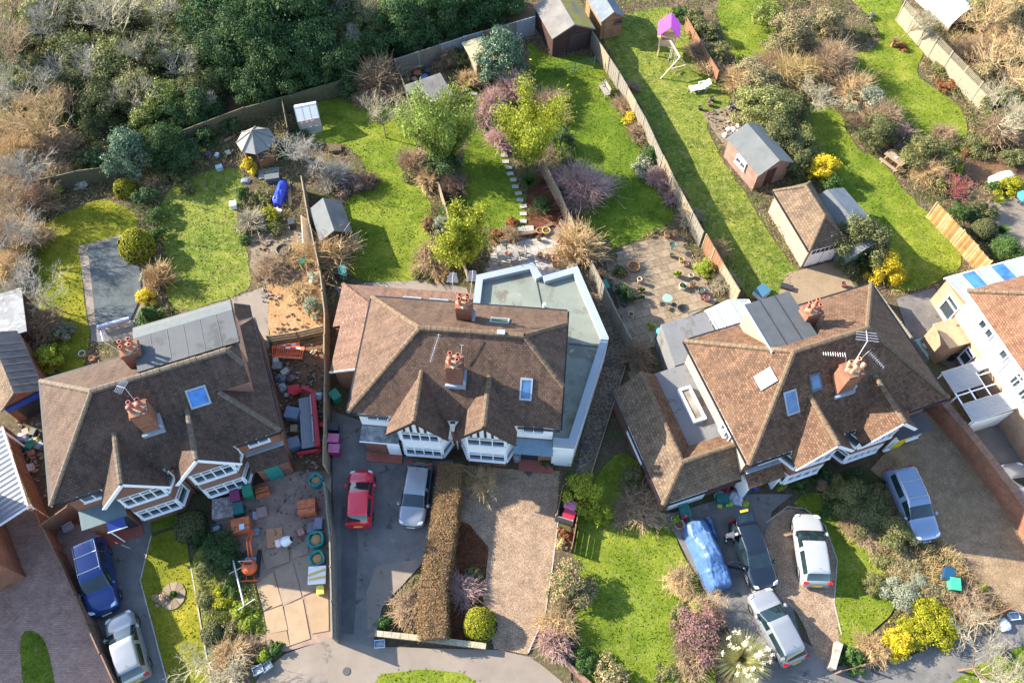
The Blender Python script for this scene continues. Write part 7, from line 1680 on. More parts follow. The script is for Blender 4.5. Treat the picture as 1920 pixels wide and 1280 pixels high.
def blades(r, h, n, wd, seed=0, arch=1.0):
    rng = np.random.default_rng(seed); V = []; F = []
    for k in range(n):
        a = rng.uniform(0,6.283); q = rng.uniform(.2,1); hh = h*rng.uniform(.6,1); px = np.array([-math.sin(a),math.cos(a),0])*wd*.5; b = len(V)
        for t in (0,.4,.75,1):
            c = np.array([math.cos(a)*q*r*(t**1.6*arch+.05),math.sin(a)*q*r*(t**1.6*arch+.05),hh*(t*1.25-.55*t*t*q*arch)]); w_ = (1-t*.85); V += [c-px*w_, c+px*w_]
        F += [(b+2*i,b+2*i+1,b+2*i+3,b+2*i+2) for i in range(3)]
    return np.array(V), np.array(F)
PROTO = {}
def proto(kind, r, var=0, dens=1.0):
    b = min((.35,.6,1.0,1.6,2.4,3.4), key=lambda q: abs(math.log(q/max(r,.1)))); k = (kind, b, var, dens)
    if k in PROTO: return PROTO[k], b
    sd = int(b*100)+var*17+sum(map(ord,kind)); out = {}
    area = b*b
    if kind == 'leafy': out['foliage'] = crown_leafy(b, b*1.5, int(1100+2300*area*dens) if area < 3 else int(5000+1900*area*dens), .09+.026*b, int(18+14*b), seed=sd)
    elif kind == 'flat': out['foliage'] = crown_leafy(b, b*.75, int(800+1500*area*dens), .10+.03*b, int(10+8*b), seed=sd)
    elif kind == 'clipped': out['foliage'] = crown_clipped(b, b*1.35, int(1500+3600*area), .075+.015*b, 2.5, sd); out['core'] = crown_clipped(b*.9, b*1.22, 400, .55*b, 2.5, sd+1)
    elif kind == 'conifer': out['foliage'] = crown_conifer(b, b*2.8, int(2500+2600*area), .16+.05*b, sd)
    elif kind == 'bamboo': out['foliage'] = crown_bamboo(b, b*2.1, int(46+28*b), 230, .145+.03*b, sd); out['stems'] = bare_shrub(b*.8, b*1.9, 22, sd, .018, 0)
    elif kind == 'bare': out['trunk'], out['crown'] = bare_tree(b, b*1.75, sd, 5, .8, .26, .030, dens)
    elif kind == 'twig': out['crown'] = bare_shrub(b, b*1.25, int((60+170*b)*dens), sd, .010+.0025*b, 8)
    elif kind == 'blade': out['foliage'] = blades(b, b*1.2, int(90+160*b), .035+.02*b, sd)
    elif kind == 'grassy': out['foliage'] = blades(b, b*1.1, int(500+700*b), .014+.008*b, sd)
    PROTO[k] = {n: np_mesh(n, *v, None) for n, v in out.items()}
    for me in PROTO[k].values(): me.materials.append(None)
    return PROTO[k], b
bark_g = plain('grey_bark',(.40,.36,.31),.9,(.28,.25,.21),6); bark_b = plain('brown_bark',(.17,.115,.075),.9,(.11,.075,.05),6); bark_m = plain('mossy_bark',(.24,.23,.10),.9,(.16,.14,.08),4,src='pos')
tw_grey = leafm('twigs_grey',[(.272,.248,.224),(.400,.376,.344),(.224,.200,.176)],.9,0,.1); tw_brown = leafm('twigs_brown',[(.30,.20,.13),(.42,.30,.20),(.22,.15,.10)],.9,0,.1); tw_tan = leafm('twigs_tan',[(.48,.33,.17),(.58,.42,.24),(.36,.24,.13)],.9,0,.1)
tw_pink = leafm('twigs_pink',[(.40,.24,.22),(.52,.35,.32),(.30,.18,.17)],.9,0,.1); tw_red = leafm('twigs_red',[(.326,.075,.086),(.374,.165,.144),(.245,.060,.072)],.9,0,.1); tw_pale = leafm('twigs_pale',[(.357,.315,.230),(.459,.408,.306),(.272,.238,.170)],.9,0,.1); tw_dark = leafm('twigs_dark',[(.14,.09,.08),(.22,.15,.12),(.10,.07,.06)],.9,0,.1)
g_dark = leafm('leaf_dark',[(.023,.054,.021),(.048,.093,.031),(.095,.145,.046)]); g_mid = leafm('leaf_mid',[(.03,.07,.018),(.06,.12,.026),(.10,.16,.04)]); g_olive = leafm('leaf_olive',[(.07,.085,.03),(.12,.13,.05),(.20,.19,.08)])
g_blue = leafm('leaf_bluegreen',[(.03,.075,.05),(.055,.12,.075),(.13,.20,.13),(.28,.32,.2)],.35); g_lime = leafm('leaf_lime',[(.16,.22,.02),(.26,.32,.03),(.38,.40,.05)]); g_yel = leafm('leaf_yellow',[(.52,.38,.015),(.68,.52,.03),(.44,.36,.03)]); g_gold = leafm('leaf_goldgreen',[(.14,.17,.01),(.28,.28,.015),(.40,.35,.02)])
g_bam = leafm('leaf_bamboo',[(.116,.162,.011),(.213,.253,.017),(.328,.343,.034),(.444,.415,.062)]); g_bam2 = leafm('leaf_bamboo_green',[(.069,.126,.019),(.127,.197,.032),(.235,.287,.057),(.332,.359,.089)]); g_grey = leafm('leaf_grey',[(.22,.24,.17),(.34,.35,.26),(.15,.17,.11)]); g_brown = leafm('leaf_brown',[(.20,.115,.05),(.32,.20,.09),(.14,.08,.04)]); g_beech = leafm('leaf_beech',[(.172,.095,.040),(.251,.156,.072),(.132,.071,.032),(.304,.211,.108)],.7,.1)
g_rust = leafm('leaf_rust',[(.20,.07,.03),(.32,.13,.05),(.13,.05,.03)]); g_pink = leafm('heather_pink',[(.198,.093,.110),(.264,.149,.150),(.143,.062,.070),(.220,.186,.090)]); g_mix = leafm('leaf_mixed',[(.06,.10,.025),(.15,.16,.05),(.28,.22,.10),(.10,.13,.04)]); g_rhodo = leafm('leaf_rhododendron',[(.05,.10,.03),(.12,.15,.05),(.36,.22,.13),(.46,.36,.20)]); g_white = leafm('leaf_whitish',[(.42,.45,.38),(.58,.60,.52),(.25,.30,.2)]); g_ivy = leafm('leaf_ivy',[(.041,.078,.022),(.095,.144,.033),(.230,.264,.055),(.351,.336,.088)],.4)
g_ivy2 = leafm('leaf_ivy_pale',[(.069,.099,.024),(.149,.176,.048),(.276,.275,.095),(.380,.330,.152)],.5); g_dark2 = leafm('leaf_dark_fir',[(.029,.068,.026),(.054,.112,.036),(.099,.165,.054)])
g_scrub = leafm('leaf_scrub',[(.16,.13,.06),(.26,.20,.11),(.11,.12,.045),(.34,.27,.16),(.20,.15,.09)],.8,.1)
g_straw = leafm('straw',[(.42,.30,.13),(.56,.42,.20),(.32,.24,.10)],.8,.1); g_pampas = leafm('pampas_blade',[(.20,.24,.08),(.34,.34,.14),(.46,.40,.20)]); plume = leafm('pampas_plume',[(.80,.74,.62),(.70,.62,.48)],.9,.3)
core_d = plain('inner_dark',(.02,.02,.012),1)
CATS = {'leafy':('shrub','shrub'),'flat':('shrub','shrub'),'clipped':('topiary_bush','shrub'),'conifer':('conifer_tree','tree'),'bamboo':('bamboo_clump','bamboo'),'bare':('bare_tree','tree'),'twig':('bare_shrub','shrub'),'blade':('spiky_plant','plant'),'grassy':('grass_clump','plant')}
pcount = [0]
def plant(kind, pix, rpx, mat, label, hz=1.0, wood=None, group=None, cz=None, name=None, var=None, cat=None, sq=1.0, dens=1.0, rz=None):
    """pix: middle of the crown as seen, rpx: its radius there; hz: height factor"""
    pcount[0] += 1
    r = rpx*mpp(*pix, 1.0); var = pcount[0] % 2 if var is None else var
    pr, b = proto(kind, r, var, dens); s = r/b; sq = sq*(random.uniform(.78,1.22) if kind in ('twig','leafy','flat') else 1)
    hh = {'leafy':1.5,'flat':.75,'clipped':1.35,'conifer':2.8,'bamboo':2.1,'bare':1.75,'twig':1.25,'blade':1.2,'grassy':1.1}[kind]*r*hz
    p = P(*pix, hh*(.45 if kind in ('clipped','twig','leafy','flat') else .5) if cz is None else cz)
    n_, c_ = CATS[kind]; t = thing(name or n_, label, cat or c_, (p.x,p.y,0), random.uniform(0,6.28) if rz is None else rz, group)
    for nm, me in pr.items():
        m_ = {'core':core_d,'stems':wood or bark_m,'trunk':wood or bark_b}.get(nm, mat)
        o = share(nm, me, t, (0,0,0), (0,0,0), (s,s*sq,s*hz), m_)
    if kind in ('leafy','conifer','flat') and r > .5:
        tk = '_trunk'
        if tk not in PROTO: PROTO[tk] = mesh_of(MB().tube([(0,0,0),(.03,.02,.35),(0,.05,.7)],.06,6,.03).tube([(0,.02,.4),(.25,.1,.8)],.03,5,.015).tube([(.02,0,.3),(-.2,-.15,.75)],.03,5,.015), 'trunk', bark_b)
        share('trunk', PROTO[tk], t, (0,0,0), (0,0,0), (r,r,hh*.9))
    return t

# ---- the wood
WG = 'trees of the wood'
L_BARE, L_IVY, L_CON, L_UND = 'bare grey tree among the trees of the wood', 'ivy-covered tree in the wood behind the gardens', 'dark evergreen tree at the edge of the wood', 'leafy undergrowth bush on the floor of the wood'
rnd = random.Random(5)
for x, y, r in ((20,110,70),(15,30,70),(95,60,55),(60,170,60),(150,150,50),(195,40,50),(275,100,50),(250,195,45),(330,130,45),(310,25,48),(650,30,45),(130,215,45),(10,200,50),(380,190,30),(700,25,40),(400,70,45),(640,95,40),(560,60,40),(760,40,38),(860,35,34)):
    plant('bare', (x,y), r, [tw_grey,tw_grey,tw_brown,tw_pale][rnd.randrange(4)], L_BARE, 1.1, bark_g, WG, var=rnd.randrange(3), dens=.8)
for x, y, r in ((85,80,55),(150,95,58),(215,120,60),(250,50,55),(300,95,58),(345,110,60),(120,165,55),(190,190,54),(260,175,54),(310,190,50),(360,180,46),(370,60,58),(30,95,46),(60,140,46),(345,20,58),(200,25,52),(140,20,52),(640,55,55),(665,95,44),(700,50,50),(600,15,55),(280,225,40),(350,215,38),(85,25,50),(30,165,40),(100,210,40),(175,235,34),(400,150,40),(230,150,50)):
    plant('leafy', (x,y), r, [g_ivy,g_ivy2,g_olive,g_ivy2,g_mix][rnd.randrange(5)], L_IVY, .95, None, WG, name='ivy_clad_tree', cat='tree', var=rnd.randrange(3))
for x, y, r in ((420,45,70),(480,80,80),(545,45,85),(580,110,60),(430,120,60),(510,140,62),(600,30,70),(640,135,46),(395,90,55),(475,175,45),(750,60,55),(810,30,60),(870,15,55),(930,0,55),(700,110,40),(770,85,40),(840,60,38),(380,215,36),(330,232,34),(455,20,70),(655,165,26)):
    plant('leafy', (x,y-16), r*1.08, g_dark if (x+y) % 3 else g_dark2, L_CON, 1.15, None, WG, name='evergreen_tree', cat='tree', var=rnd.randrange(3))
for x, y, r in ((20,195,30),(70,215,28),(110,212,30),(160,225,30),(40,30,30),(250,240,26),(300,235,24),(690,85,26),(760,92,24),(820,70,22),(880,45,22),(930,22,22),(10,230,25),(740,25,30),(960,5,25)):
    plant('flat', (x,y), r, [g_mid,g_ivy,g_mix,g_dark][rnd.randrange(4)], L_UND, 1.2, None, WG)
plant('bare', (55,255), 78, tw_tan, 'big orange-brown bare thicket tree at the left below the wood', .8, bark_b, dens=1.2); plant('twig', (40,290), 50, tw_tan, 'tan bramble thicket at the left edge under the wood'); plant('twig', (105,275), 40, tw_brown, 'brown bramble thicket right of the tan thicket')
plant('bare', (225,40), 62, tw_pale, 'tall leaning tree with a pale ivy-wrapped trunk in the wood', 1.5, bark_m)

# ---- garden shrubs and trees; (kind, centre, radius, material, label, height)
for a in (
 ('leafy',(238,286),46,g_blue,'large silvery variegated evergreen at the end of the left garden',1.3),('leafy',(305,275),44,g_dark,'dark evergreen shrub right of the silvery variegated one',1.1),('leafy',(345,290),30,g_dark,'smaller dark evergreen above the worn lawn',1.0),
 ('clipped',(232,352),19,g_gold,'small clipped dark-gold bush beside the silvery evergreen',1.3),('clipped',(255,458),32,g_gold,'tall clipped golden conifer block beside the pool cover',1.25),('flat',(152,345),12,g_white,'small whitish shrub in the shaded bed',1),('leafy',(104,358),11,g_lime,'small light green shrub in the shaded left bed',1),
 ('twig',(298,518),24,tw_tan,'rust-tan feathery shrub right of the pool cover',1.3),('leafy',(275,522),15,g_grey,'small grey-green shrub beside the rust-tan one',1),('leafy',(272,556),18,g_yel,'golden shrub above the green conifer by the dormer roof',.9),('conifer',(277,592),34,g_mid,'bright green feathery conifer touching the grey dormer',.55),
 ('flat',(118,622),19,g_grey,'round pale grey shrub by the outbuilding',1.6),('twig',(78,614),32,tw_brown,'brown twiggy shrub left of the round grey one',1),('leafy',(92,670),27,g_lime,'bright green shrub beside the brick outbuilding',1),('bare',(62,545),55,tw_grey,'bare grey tree overhanging the flat dark outbuilding',1.0),
 ('bare',(25,395),52,tw_brown,'brown bare tree at the left edge above the mossy lawn',1),('twig',(70,370),38,tw_brown,'brown thicket beside the shaded left bed',1),('bare',(22,460),50,tw_grey,'grey bare tree at the left edge beside the mossy lawn',1),('twig',(55,445),34,tw_tan,'tan thicket at the left of the mossy lawn',1),('bare',(30,330),55,tw_grey,'grey bare tree at the left edge below the tan thicket',1),
 ('leafy',(272,372),24,g_dark,'dark laurel between the two left gardens',1),('leafy',(292,405),18,g_mid,'green shrub at the corner of the worn lawn',1),('leafy',(298,440),16,g_mid,'small green shrub left of the worn lawn',1),('flat',(355,350),16,g_olive,'low olive shrub at the top of the worn lawn',1),
 ('leafy',(466,312),16,g_yel,'round bright yellow shrub beside the gazebo',1),('bare',(583,312),52,tw_grey,'spreading bare grey fruit tree above the felt shed',.8),('conifer',(525,272),27,g_dark,'dark green juniper right of the gazebo',.45),('leafy',(587,574),20,g_grey,'grey-green shrub on the clay patch',1.2),('flat',(588,518),14,g_white,'white-flowering shrub at the fence above the clay patch',1),('twig',(560,545),24,tw_tan,'straw-coloured grass tuft on the clay patch',.5),
 ('leafy',(455,362),14,g_mid,'light green shrub beside the dark upturned tub',1),('flat',(490,372),22,g_mix,'mixed heather clump in the rockery bed, upper one',1),('flat',(505,400),26,g_gold,'golden heather clump in the rockery bed',.9),('twig',(470,415),24,tw_pale,'pale lavender-like clump in the rockery bed',.8),('flat',(520,425),20,g_olive,'olive clump near the metal stove',.9),('twig',(510,500),30,tw_brown,'dead brown clump on the rubble patch, left one',.6),('twig',(555,478),26,tw_tan,'dead straw clump on the rubble patch, right one',.6),('flat',(462,445),14,g_mid,'small round shrub at the edge of the worn lawn',1),
 ('bare',(718,225),44,tw_pale,'leaning bare apple tree in the middle of the lawn',1.1),('twig',(622,470),40,tw_tan,'fan-shaped tan willow shrub below the felt shed',1),('leafy',(655,163),24,g_dark,'dark round holly at the wood edge',1.1),('twig',(708,145),36,tw_brown,'brown bare shrub beside the mossy fence panel',1.1),('twig',(680,185),20,tw_brown,'small brown shrub below the dark holly',.8),('flat',(663,345),30,tw_dark,'dark purple heather mound in the second garden',.8),
 ('bamboo',(826,228),62,g_bam2,'tall green bamboo in the middle of the gardens',1.5),('leafy',(832,312),34,g_dark,'dark glossy laurel below the tall green bamboo',1),('bamboo',(870,440),54,g_bam,'yellow-green bamboo leaning over the dining terrace',1.35),('bamboo',(997,238),60,g_bam,'bright yellow bamboo beside the stepping stones',1.5),
 ('twig',(778,302),28,tw_brown,'brown shrub at the foot of the tall green bamboo',.9),('twig',(800,335),24,tw_tan,'tan clump between the two middle lawns',.8),('twig',(805,485),28,tw_brown,'brown shrub at the lower end of the bright lawn',.9),('leafy',(828,420),18,g_grey,'grey-green shrub left of the leaning bamboo',1),('twig',(850,345),24,tw_dark,'dark reddish shrub below the laurel',.8),('flat',(800,420),16,g_brown,'russet clump at the edge of the bright lawn',.9),('flat',(795,510),20,g_mix,'mixed low shrubs near the tiled lean-to',.9),('twig',(825,510),18,tw_tan,'tan clump beside the rear chimney',.8),
 ('blade',(992,338),26,g_mid,'spiky dark yucca-like plant beside the stepping stones',1),('leafy',(938,100),50,g_blue,'large blue-green magnolia near the brown shed',1.2),('twig',(962,165),32,tw_pink,'pinkish bare shrub under the magnolia',.9),('twig',(925,190),26,tw_pink,'small pinkish bare shrub beside the stepping stones',.9),('twig',(1090,348),46,tw_pink,'spreading pink-tinged bare acer beside the fence',.75),('leafy',(1015,384),20,g_dark,'dark round shrub in the bark bed',1),('twig',(1086,462),40,tw_tan,'golden feathery shrub beside the flat roof parapet',1.2),('leafy',(1100,448),16,g_lime,'lime green sprig at the top of the golden feathery shrub',1.6),
 ('leafy',(1052,262),28,g_dark,'dark shrub right of the bright yellow bamboo',1),('twig',(1030,190),26,tw_brown,'brown shrub above the bright yellow bamboo',.9),('flat',(930,440),16,g_rust,'russet shrub at the foot of the leaning bamboo',1),('flat',(962,415),12,g_rust,'small rust-red shrub beside the shaded lawn end',1),('twig',(955,440),18,tw_brown,'brown shrub behind the garden table',.9),
 ('leafy',(1180,220),12,g_yel,'small yellow shrub by the long fence',.9),('twig',(1170,195),18,tw_brown,'reddish brown shrub above the small yellow one',.7),('twig',(1196,248),20,tw_brown,'brown shrub below the small yellow one',.7),('leafy',(1226,288),18,g_mid,'green shrub midway along the long fence',.9),('flat',(1205,312),22,g_grey,'grey heather mound midway along the long fence',.9),('twig',(1238,335),22,tw_pink,'russet shrub below the grey heather',.8),('twig',(1265,368),18,tw_pink,'small pinkish shrub beside the long fence',.8),('twig',(1295,405),18,tw_pale,'pale trailing shrub at the end of the long fence',.8),
 ('leafy',(1323,503),20,g_lime,'round lime green shrub beside the potted patio',1),('leafy',(1172,547),20,g_dark,'dark leafy shrub among the patio pots',1),('leafy',(1162,508),13,g_olive,'small olive shrub at the shady side of the patio',1.2),('twig',(1195,665),26,tw_brown,'brown shrub beside the narrow path end',.9),('flat',(1213,675),12,g_mid,'bright green small shrub by the cream wall',1),('twig',(1345,470),22,tw_tan,'tan climber below the orange-tinted fence',.9),('twig',(1360,530),24,tw_pale,'pale climber at the bottom of the orange-tinted fence',.8),
 ('leafy',(1300,35),22,g_olive,'ivy mound on top of the rust-brown fence, upper',1),('leafy',(1330,60),22,g_olive,'ivy mound on top of the rust-brown fence, middle',1),('leafy',(1352,98),22,g_mix,'ivy mound with yellow leaves on the rust-brown fence, lower',1),('twig',(1310,95),24,tw_brown,'brown shrub below the rust-brown fence',.8),('leafy',(1275,25),18,g_mid,'green shrub at the top of the swing lawn',1),
 ('leafy',(1438,205),50,g_ivy2,'big dark ivy bush above the pinkish shed',.9),('leafy',(1465,255),46,g_olive,'big ivy bush right of the pinkish shed',.9),('leafy',(1495,300),36,g_olive,'olive-green bush between the shed and the brick garage',.9),('leafy',(1425,145),42,g_scrub,'straw-coloured thicket across the top of the ivy bushes',.8),('twig',(1485,140),44,g_straw,'golden dry grass thicket beside the mossy apple tree',.8),('leafy',(1545,315),31,g_yel,'yellow forsythia above the brick garage',1),('leafy',(1560,345),22,g_mid,'dark green shrub below the yellow forsythia',1),('leafy',(1608,455),54,g_olive,'large olive-green tree over the blue-grey shed',1.1),('leafy',(1665,500),32,g_yel,'bright yellow shrub behind the right-hand roof',1.1),('leafy',(1625,490),22,g_mid,'green shrub left of the bright yellow one',1),('bare',(1520,185),40,tw_pale,'small mossy bare apple tree on the yellow lawn',1),
 ('leafy',(1480,65),48,g_scrub,'large brown thicket at the top of the gardens',1),('twig',(1560,120),44,tw_brown,'purple-brown willow thicket beside the oval pond bed',1),('leafy',(1440,30),28,g_ivy,'ivy shrub at the top of the brown thicket',1),('leafy',(1545,45),34,g_scrub,'brown thicket left of the winding lawn',1),('twig',(1600,170),36,tw_tan,'tan thicket below the willow thicket',.9),('leafy',(1628,190),30,g_grey,'grey-green shrub beside the winding lawn',1),('leafy',(1645,245),40,g_olive,'brown-green spreading shrub above the picnic table',.9),('twig',(1655,225),34,tw_brown,'brown twigs over the spreading shrub by the picnic table',1),('leafy',(1735,290),42,g_mix,'mixed yellow-green bush right of the picnic table',.9),('twig',(1745,325),30,tw_tan,'tan twigs in the bush by the bamboo fence',.9),('leafy',(1590,150),22,g_blue,'small blue-green shrub in the willow thicket',1),
 ('bare',(1700,45),36,tw_pale,'small pale bare tree by the trellis fence',1.2),('bare',(1860,55),58,tw_tan,'tan bare tree at the top right corner',.9),('bare',(1890,130),60,tw_tan,'tan bare tree at the right edge beside the trellis',.9),('bare',(1860,220),58,tw_pale,'pale bare tree at the end of the trellis fence',.9),('leafy',(1900,40),40,g_scrub,'tan thicket at the top right corner',1),('twig',(1830,100),34,tw_brown,'brown bramble beside the polytunnel',.9),('leafy',(1890,195),34,g_olive,'olive shrub at the right edge below the trellis',1),('leafy',(1905,100),36,g_scrub,'tan thicket at the right edge',1),('bare',(1822,360),40,tw_red,'bare shrub with crimson twigs by the bamboo fence',.8),
 ('clipped',(1848,428),22,g_olive,'round clipped olive bush beside the bamboo fence',1),('blade',(1880,430),20,g_mid,'spiky green plant right of the round clipped bush',1),('leafy',(1890,468),30,g_mid,'glossy green shrub behind the glazed roof',.9),('blade',(1873,375),14,g_lime,'small spiky plant near the blue parasol',1),('leafy',(1852,398),17,g_olive,'small olive bush above the round clipped one',1),('leafy',(1895,350),26,g_gold,'golden-green shrub beside the white sheet',.9),('leafy',(1868,350),14,g_mid,'light green shrub under the white sheet',.8),('flat',(1830,270),30,g_mix,'oval rockery bed of mixed plants',.7),('clipped',(1812,285),9,g_rust,'tiny round orange bush in the oval bed',1),('conifer',(1799,312),11,g_lime,'tiny bright green cone conifer',.9),
 ('flat',(1760,130),22,g_mix,'mixed perennials in the bed beside the winding lawn, upper',.6),('flat',(1775,160),18,g_rust,'russet perennials in the bed beside the winding lawn, lower',.6),('flat',(1690,86),14,g_rust,'orange heather in the round lawn bed',.6),('flat',(1625,60),24,g_olive,'low dark planting in the oval pond bed',.5),('flat',(1633,30),8,g_grey,'small grey ball shrub at the edge of the pond bed',1.4),
 ('leafy',(1402,185),30,g_ivy2,'ivy bush left of the big dark ivy bush',.9),('leafy',(1480,205),36,g_olive,'olive bush right of the big dark ivy bush',.9),('leafy',(1505,262),32,g_ivy2,'pale ivy bush beside the yellow lawn',.9),('leafy',(1425,250),28,g_olive,'olive bush touching the pinkish shed roof',.8),('leafy',(1482,298),26,g_ivy2,'ivy bush below the big ivy bush',.9),('leafy',(1525,300),22,g_mix,'mixed bush left of the yellow forsythia',.9),('twig',(1385,150),30,tw_tan,'tan thicket at the left end of the straw thicket',.8),('twig',(1450,118),34,tw_brown,'brown thicket above the straw thicket',.8),('twig',(1520,140),30,g_straw,'dry golden stems beside the mossy apple tree',.9),
 ('leafy',(1845,25),34,g_mix,'brown thicket by the tan bare tree at the top right',1),('twig',(1880,75),36,tw_tan,'tan thicket behind the white plastic chair',.9),('leafy',(1850,140),30,g_scrub,'brown thicket right of the trellis middle',.9),('twig',(1905,160),36,tw_tan,'tan thicket at the right edge above the olive shrub',.9),('twig',(1880,245),36,tw_brown,'brown thicket above the oval rockery bed',.8),('leafy',(1912,235),28,g_mix,'mixed shrub at the right edge by the pale bare tree',.9),('leafy',(1905,300),26,g_olive,'olive shrub at the right edge above the bare earth',.8),('twig',(1770,255),24,tw_brown,'brown shrub at the lower end of the winding lawn',.8),('leafy',(1712,262),26,g_olive,'olive shrub between the picnic bush and the winding lawn',.8),('twig',(1690,255),24,tw_pink,'purple-brown shrub above the picnic table',.9),('leafy',(1765,345),24,g_mix,'mixed shrub left of the crimson-twig shrub',.8),('leafy',(1800,395),20,g_mid,'green shrub behind the bamboo fence',.8),('flat',(1830,400),18,g_dark,'dark low shrub behind the bamboo fence',.9),
 ('twig',(15,270),40,tw_brown,'brown bare bush at the left edge beside the tan thicket',.9),('twig',(50,325),34,tw_brown,'brown bare bush below the tan thicket',.8),('twig',(95,330),30,tw_tan,'tan bare bush at the left end of the low green fence',.8),('twig',(18,430),34,tw_brown,'brown bare bush between the two grey bare trees',.9),('twig',(20,500),34,tw_tan,'tan bare bush above the flat dark outbuilding',.8),('leafy',(60,475),20,g_olive,'olive bush at the left of the mossy lawn',.9),('leafy',(180,300),26,g_dark,'dark bush left of the silvery variegated evergreen',.9),('leafy',(150,300),20,g_olive,'olive bush by the low green fence',.9),('leafy',(385,255),24,g_dark,'dark bush by the fence behind the gazebo',.9),('leafy',(430,232),22,g_dark,'dark ivy bush behind the gazebo',.9),('flat',(330,330),20,g_mix,'mixed low bush at the upper left of the worn lawn',.9),('flat',(290,470),14,g_brown,'brown low bush left of the worn lawn',.9),('flat',(310,590),18,g_mix,'mixed low bush by the grey dormer roof',.8),('leafy',(560,255),18,g_dark,'dark bush between the gazebo and greenhouse',.9),('twig',(625,330),30,tw_grey,'grey twigs over the felt shed end',.9),('twig',(690,340),20,tw_dark,'dark twigs at the edge of the purple heather',.7),
 ('twig',(745,175),24,tw_brown,'brown twigs by the junk corner fence',.8),('leafy',(860,110),22,g_olive,'olive bush along the blue-grey fence',.9),('twig',(835,105),26,tw_brown,'brown twigs along the blue-grey fence',.9),('leafy',(790,190),14,g_dark,'dark bush in the junk corner',.9),('twig',(880,150),22,tw_tan,'tan twigs below the timber store',.8),('twig',(905,215),24,tw_pink,'pinkish twigs along the stepping stones',.8),('twig',(938,260),24,tw_pink,'pinkish twigs left of the bright yellow bamboo',.8),('leafy',(1060,300),20,g_olive,'olive shrub above the pink-tinged acer',.8),('twig',(1040,215),22,tw_tan,'tan twigs right of the bright yellow bamboo',.8),('leafy',(770,330),16,g_mix,'mixed shrub below the tall green bamboo',.8),('flat',(830,465),18,g_brown,'brown low shrub along the thin old fence',.8),('leafy',(845,395),18,g_mid,'green shrub above the leaning bamboo',.9),('twig',(1125,520),16,tw_brown,'brown shrub between parapet and board fence',.9),
 ('leafy',(1335,105),20,g_olive,'ivy mound over the middle of the rust-brown fence',1),('leafy',(1312,55),20,g_mix,'mixed ivy over the upper rust-brown fence',1),('twig',(1330,125),20,tw_tan,'tan grass at the lower end of the rust-brown fence',.8),('twig',(1185,165),14,tw_brown,'brown twigs beside the small grey bench',.7),('flat',(1250,350),16,g_rust,'rusty low plants by the long fence',.8),('flat',(1215,270),14,g_olive,'olive low plants by the long fence',.8),('leafy',(1590,500),20,g_olive,'olive shrub in front of the brick garage doors',.8),('leafy',(1640,460),22,g_olive,'olive outlier of the large tree over the blue-grey shed',.9),
 ('leafy',(1600,900),26,g_dark,'dark shrub by the yellow-doored porch path',.7),('leafy',(1645,930),24,g_mix,'mixed shrub at the tail of the blue-silver estate',.7),('twig',(1625,1005),28,tw_brown,'brown scrub left of the orange-tinted bank',.6),('leafy',(1720,1090),24,g_grey,'grey scrub left of the two bins',.6),('leafy',(1640,1095),22,g_mix,'mixed scrub at the right tip of the crescent lawn',.6),('twig',(1850,1150),24,tw_brown,'brown scrub by the low timber fence end',.6),('leafy',(1715,1185),28,g_gold,'gold-green gorse between the two gorse bushes',.7),('twig',(1275,1090),26,tw_tan,'tan grasses left of the tangled bare shrub',.5),('flat',(1250,1260),24,g_mix,'mixed low plants at the bottom of the sloping lawn',.6),('leafy',(430,1050),20,g_dark,'dark low conifer beside the excavator tracks',.7),('leafy',(385,1120),18,g_mix,'mixed shrub along the kerb of the long front lawn',.7),('leafy',(450,1140),18,g_lime,'lime shrub by the fallen clothes post',.7),('twig',(470,1215),20,tw_brown,'brown twigs at the corner of the plywood',.7),
 # fronts
 ('clipped',(355,985),30,g_olive,'brown-green clipped hedge block between the two front lawns',.75),('leafy',(410,1030),38,g_dark,'dark conifer-like shrub beside the mini excavator',.75),('leafy',(390,1060),24,g_olive,'olive bush at the top of the weedy bed',.8),('flat',(415,1130),28,g_gold,'golden weeds in the middle of the weedy bed',.7),('flat',(440,1100),24,g_mid,'green weeds beside the fallen clothes post',.7),('clipped',(397,1188),21,g_olive,'round clipped shrub at the kerb of the long front lawn',1),('leafy',(430,1180),17,g_rhodo,'pinkish-green shrub right of the round clipped shrub',.9),('flat',(465,1170),24,g_lime,'lime weeds at the bottom of the weedy bed',.7),('twig',(430,1232),34,tw_tan,'dry brown shrub by the pavement at the left',.8),('bare',(425,1268),70,tw_pale,'pale bare shrub sprawling over the bottom edge at the left',.55),('leafy',(517,1212),13,g_mid,'small green shrub at the corner of the plywood boards',1),('leafy',(494,1228),16,g_lime,'low yellow-green shrub beside the recycling crates',.7),('flat',(300,1120),17,tw_brown,'brown dead mound beside the paved ring',.7),('leafy',(325,1112),6,g_mid,'little green sapling in the paved ring',1.5),
 ('leafy',(375,1010),18,g_dark,'dark shrub at the corner of the bay wall',.9),('clipped',(899,1168),31,g_gold,'egg-shaped clipped golden bush at the end of the gravel drive',1.1),('twig',(903,905),30,tw_tan,'bright straw-coloured grass fountain beside the hedge',.7),('leafy',(722,1168),15,g_mid,'green shrub at the point of the triangular bed',.9),('twig',(770,1140),34,tw_brown,'brown dead plants filling the triangular bed',.5),('twig',(868,1105),26,tw_pink,'pale purple twigs in the red leaf bed',.7),('leafy',(888,1075),13,g_olive,'olive shrub at the edge of the red leaf bed',.9),('blade',(1067,858),17,g_gold,'yellow spiky plant by the white extension corner',.9),('leafy',(1025,866),12,g_dark,'dark shrub beside the right front door step',.9),('leafy',(1075,900),16,g_mid,'green shrub at the foot of the shingle path',.9),
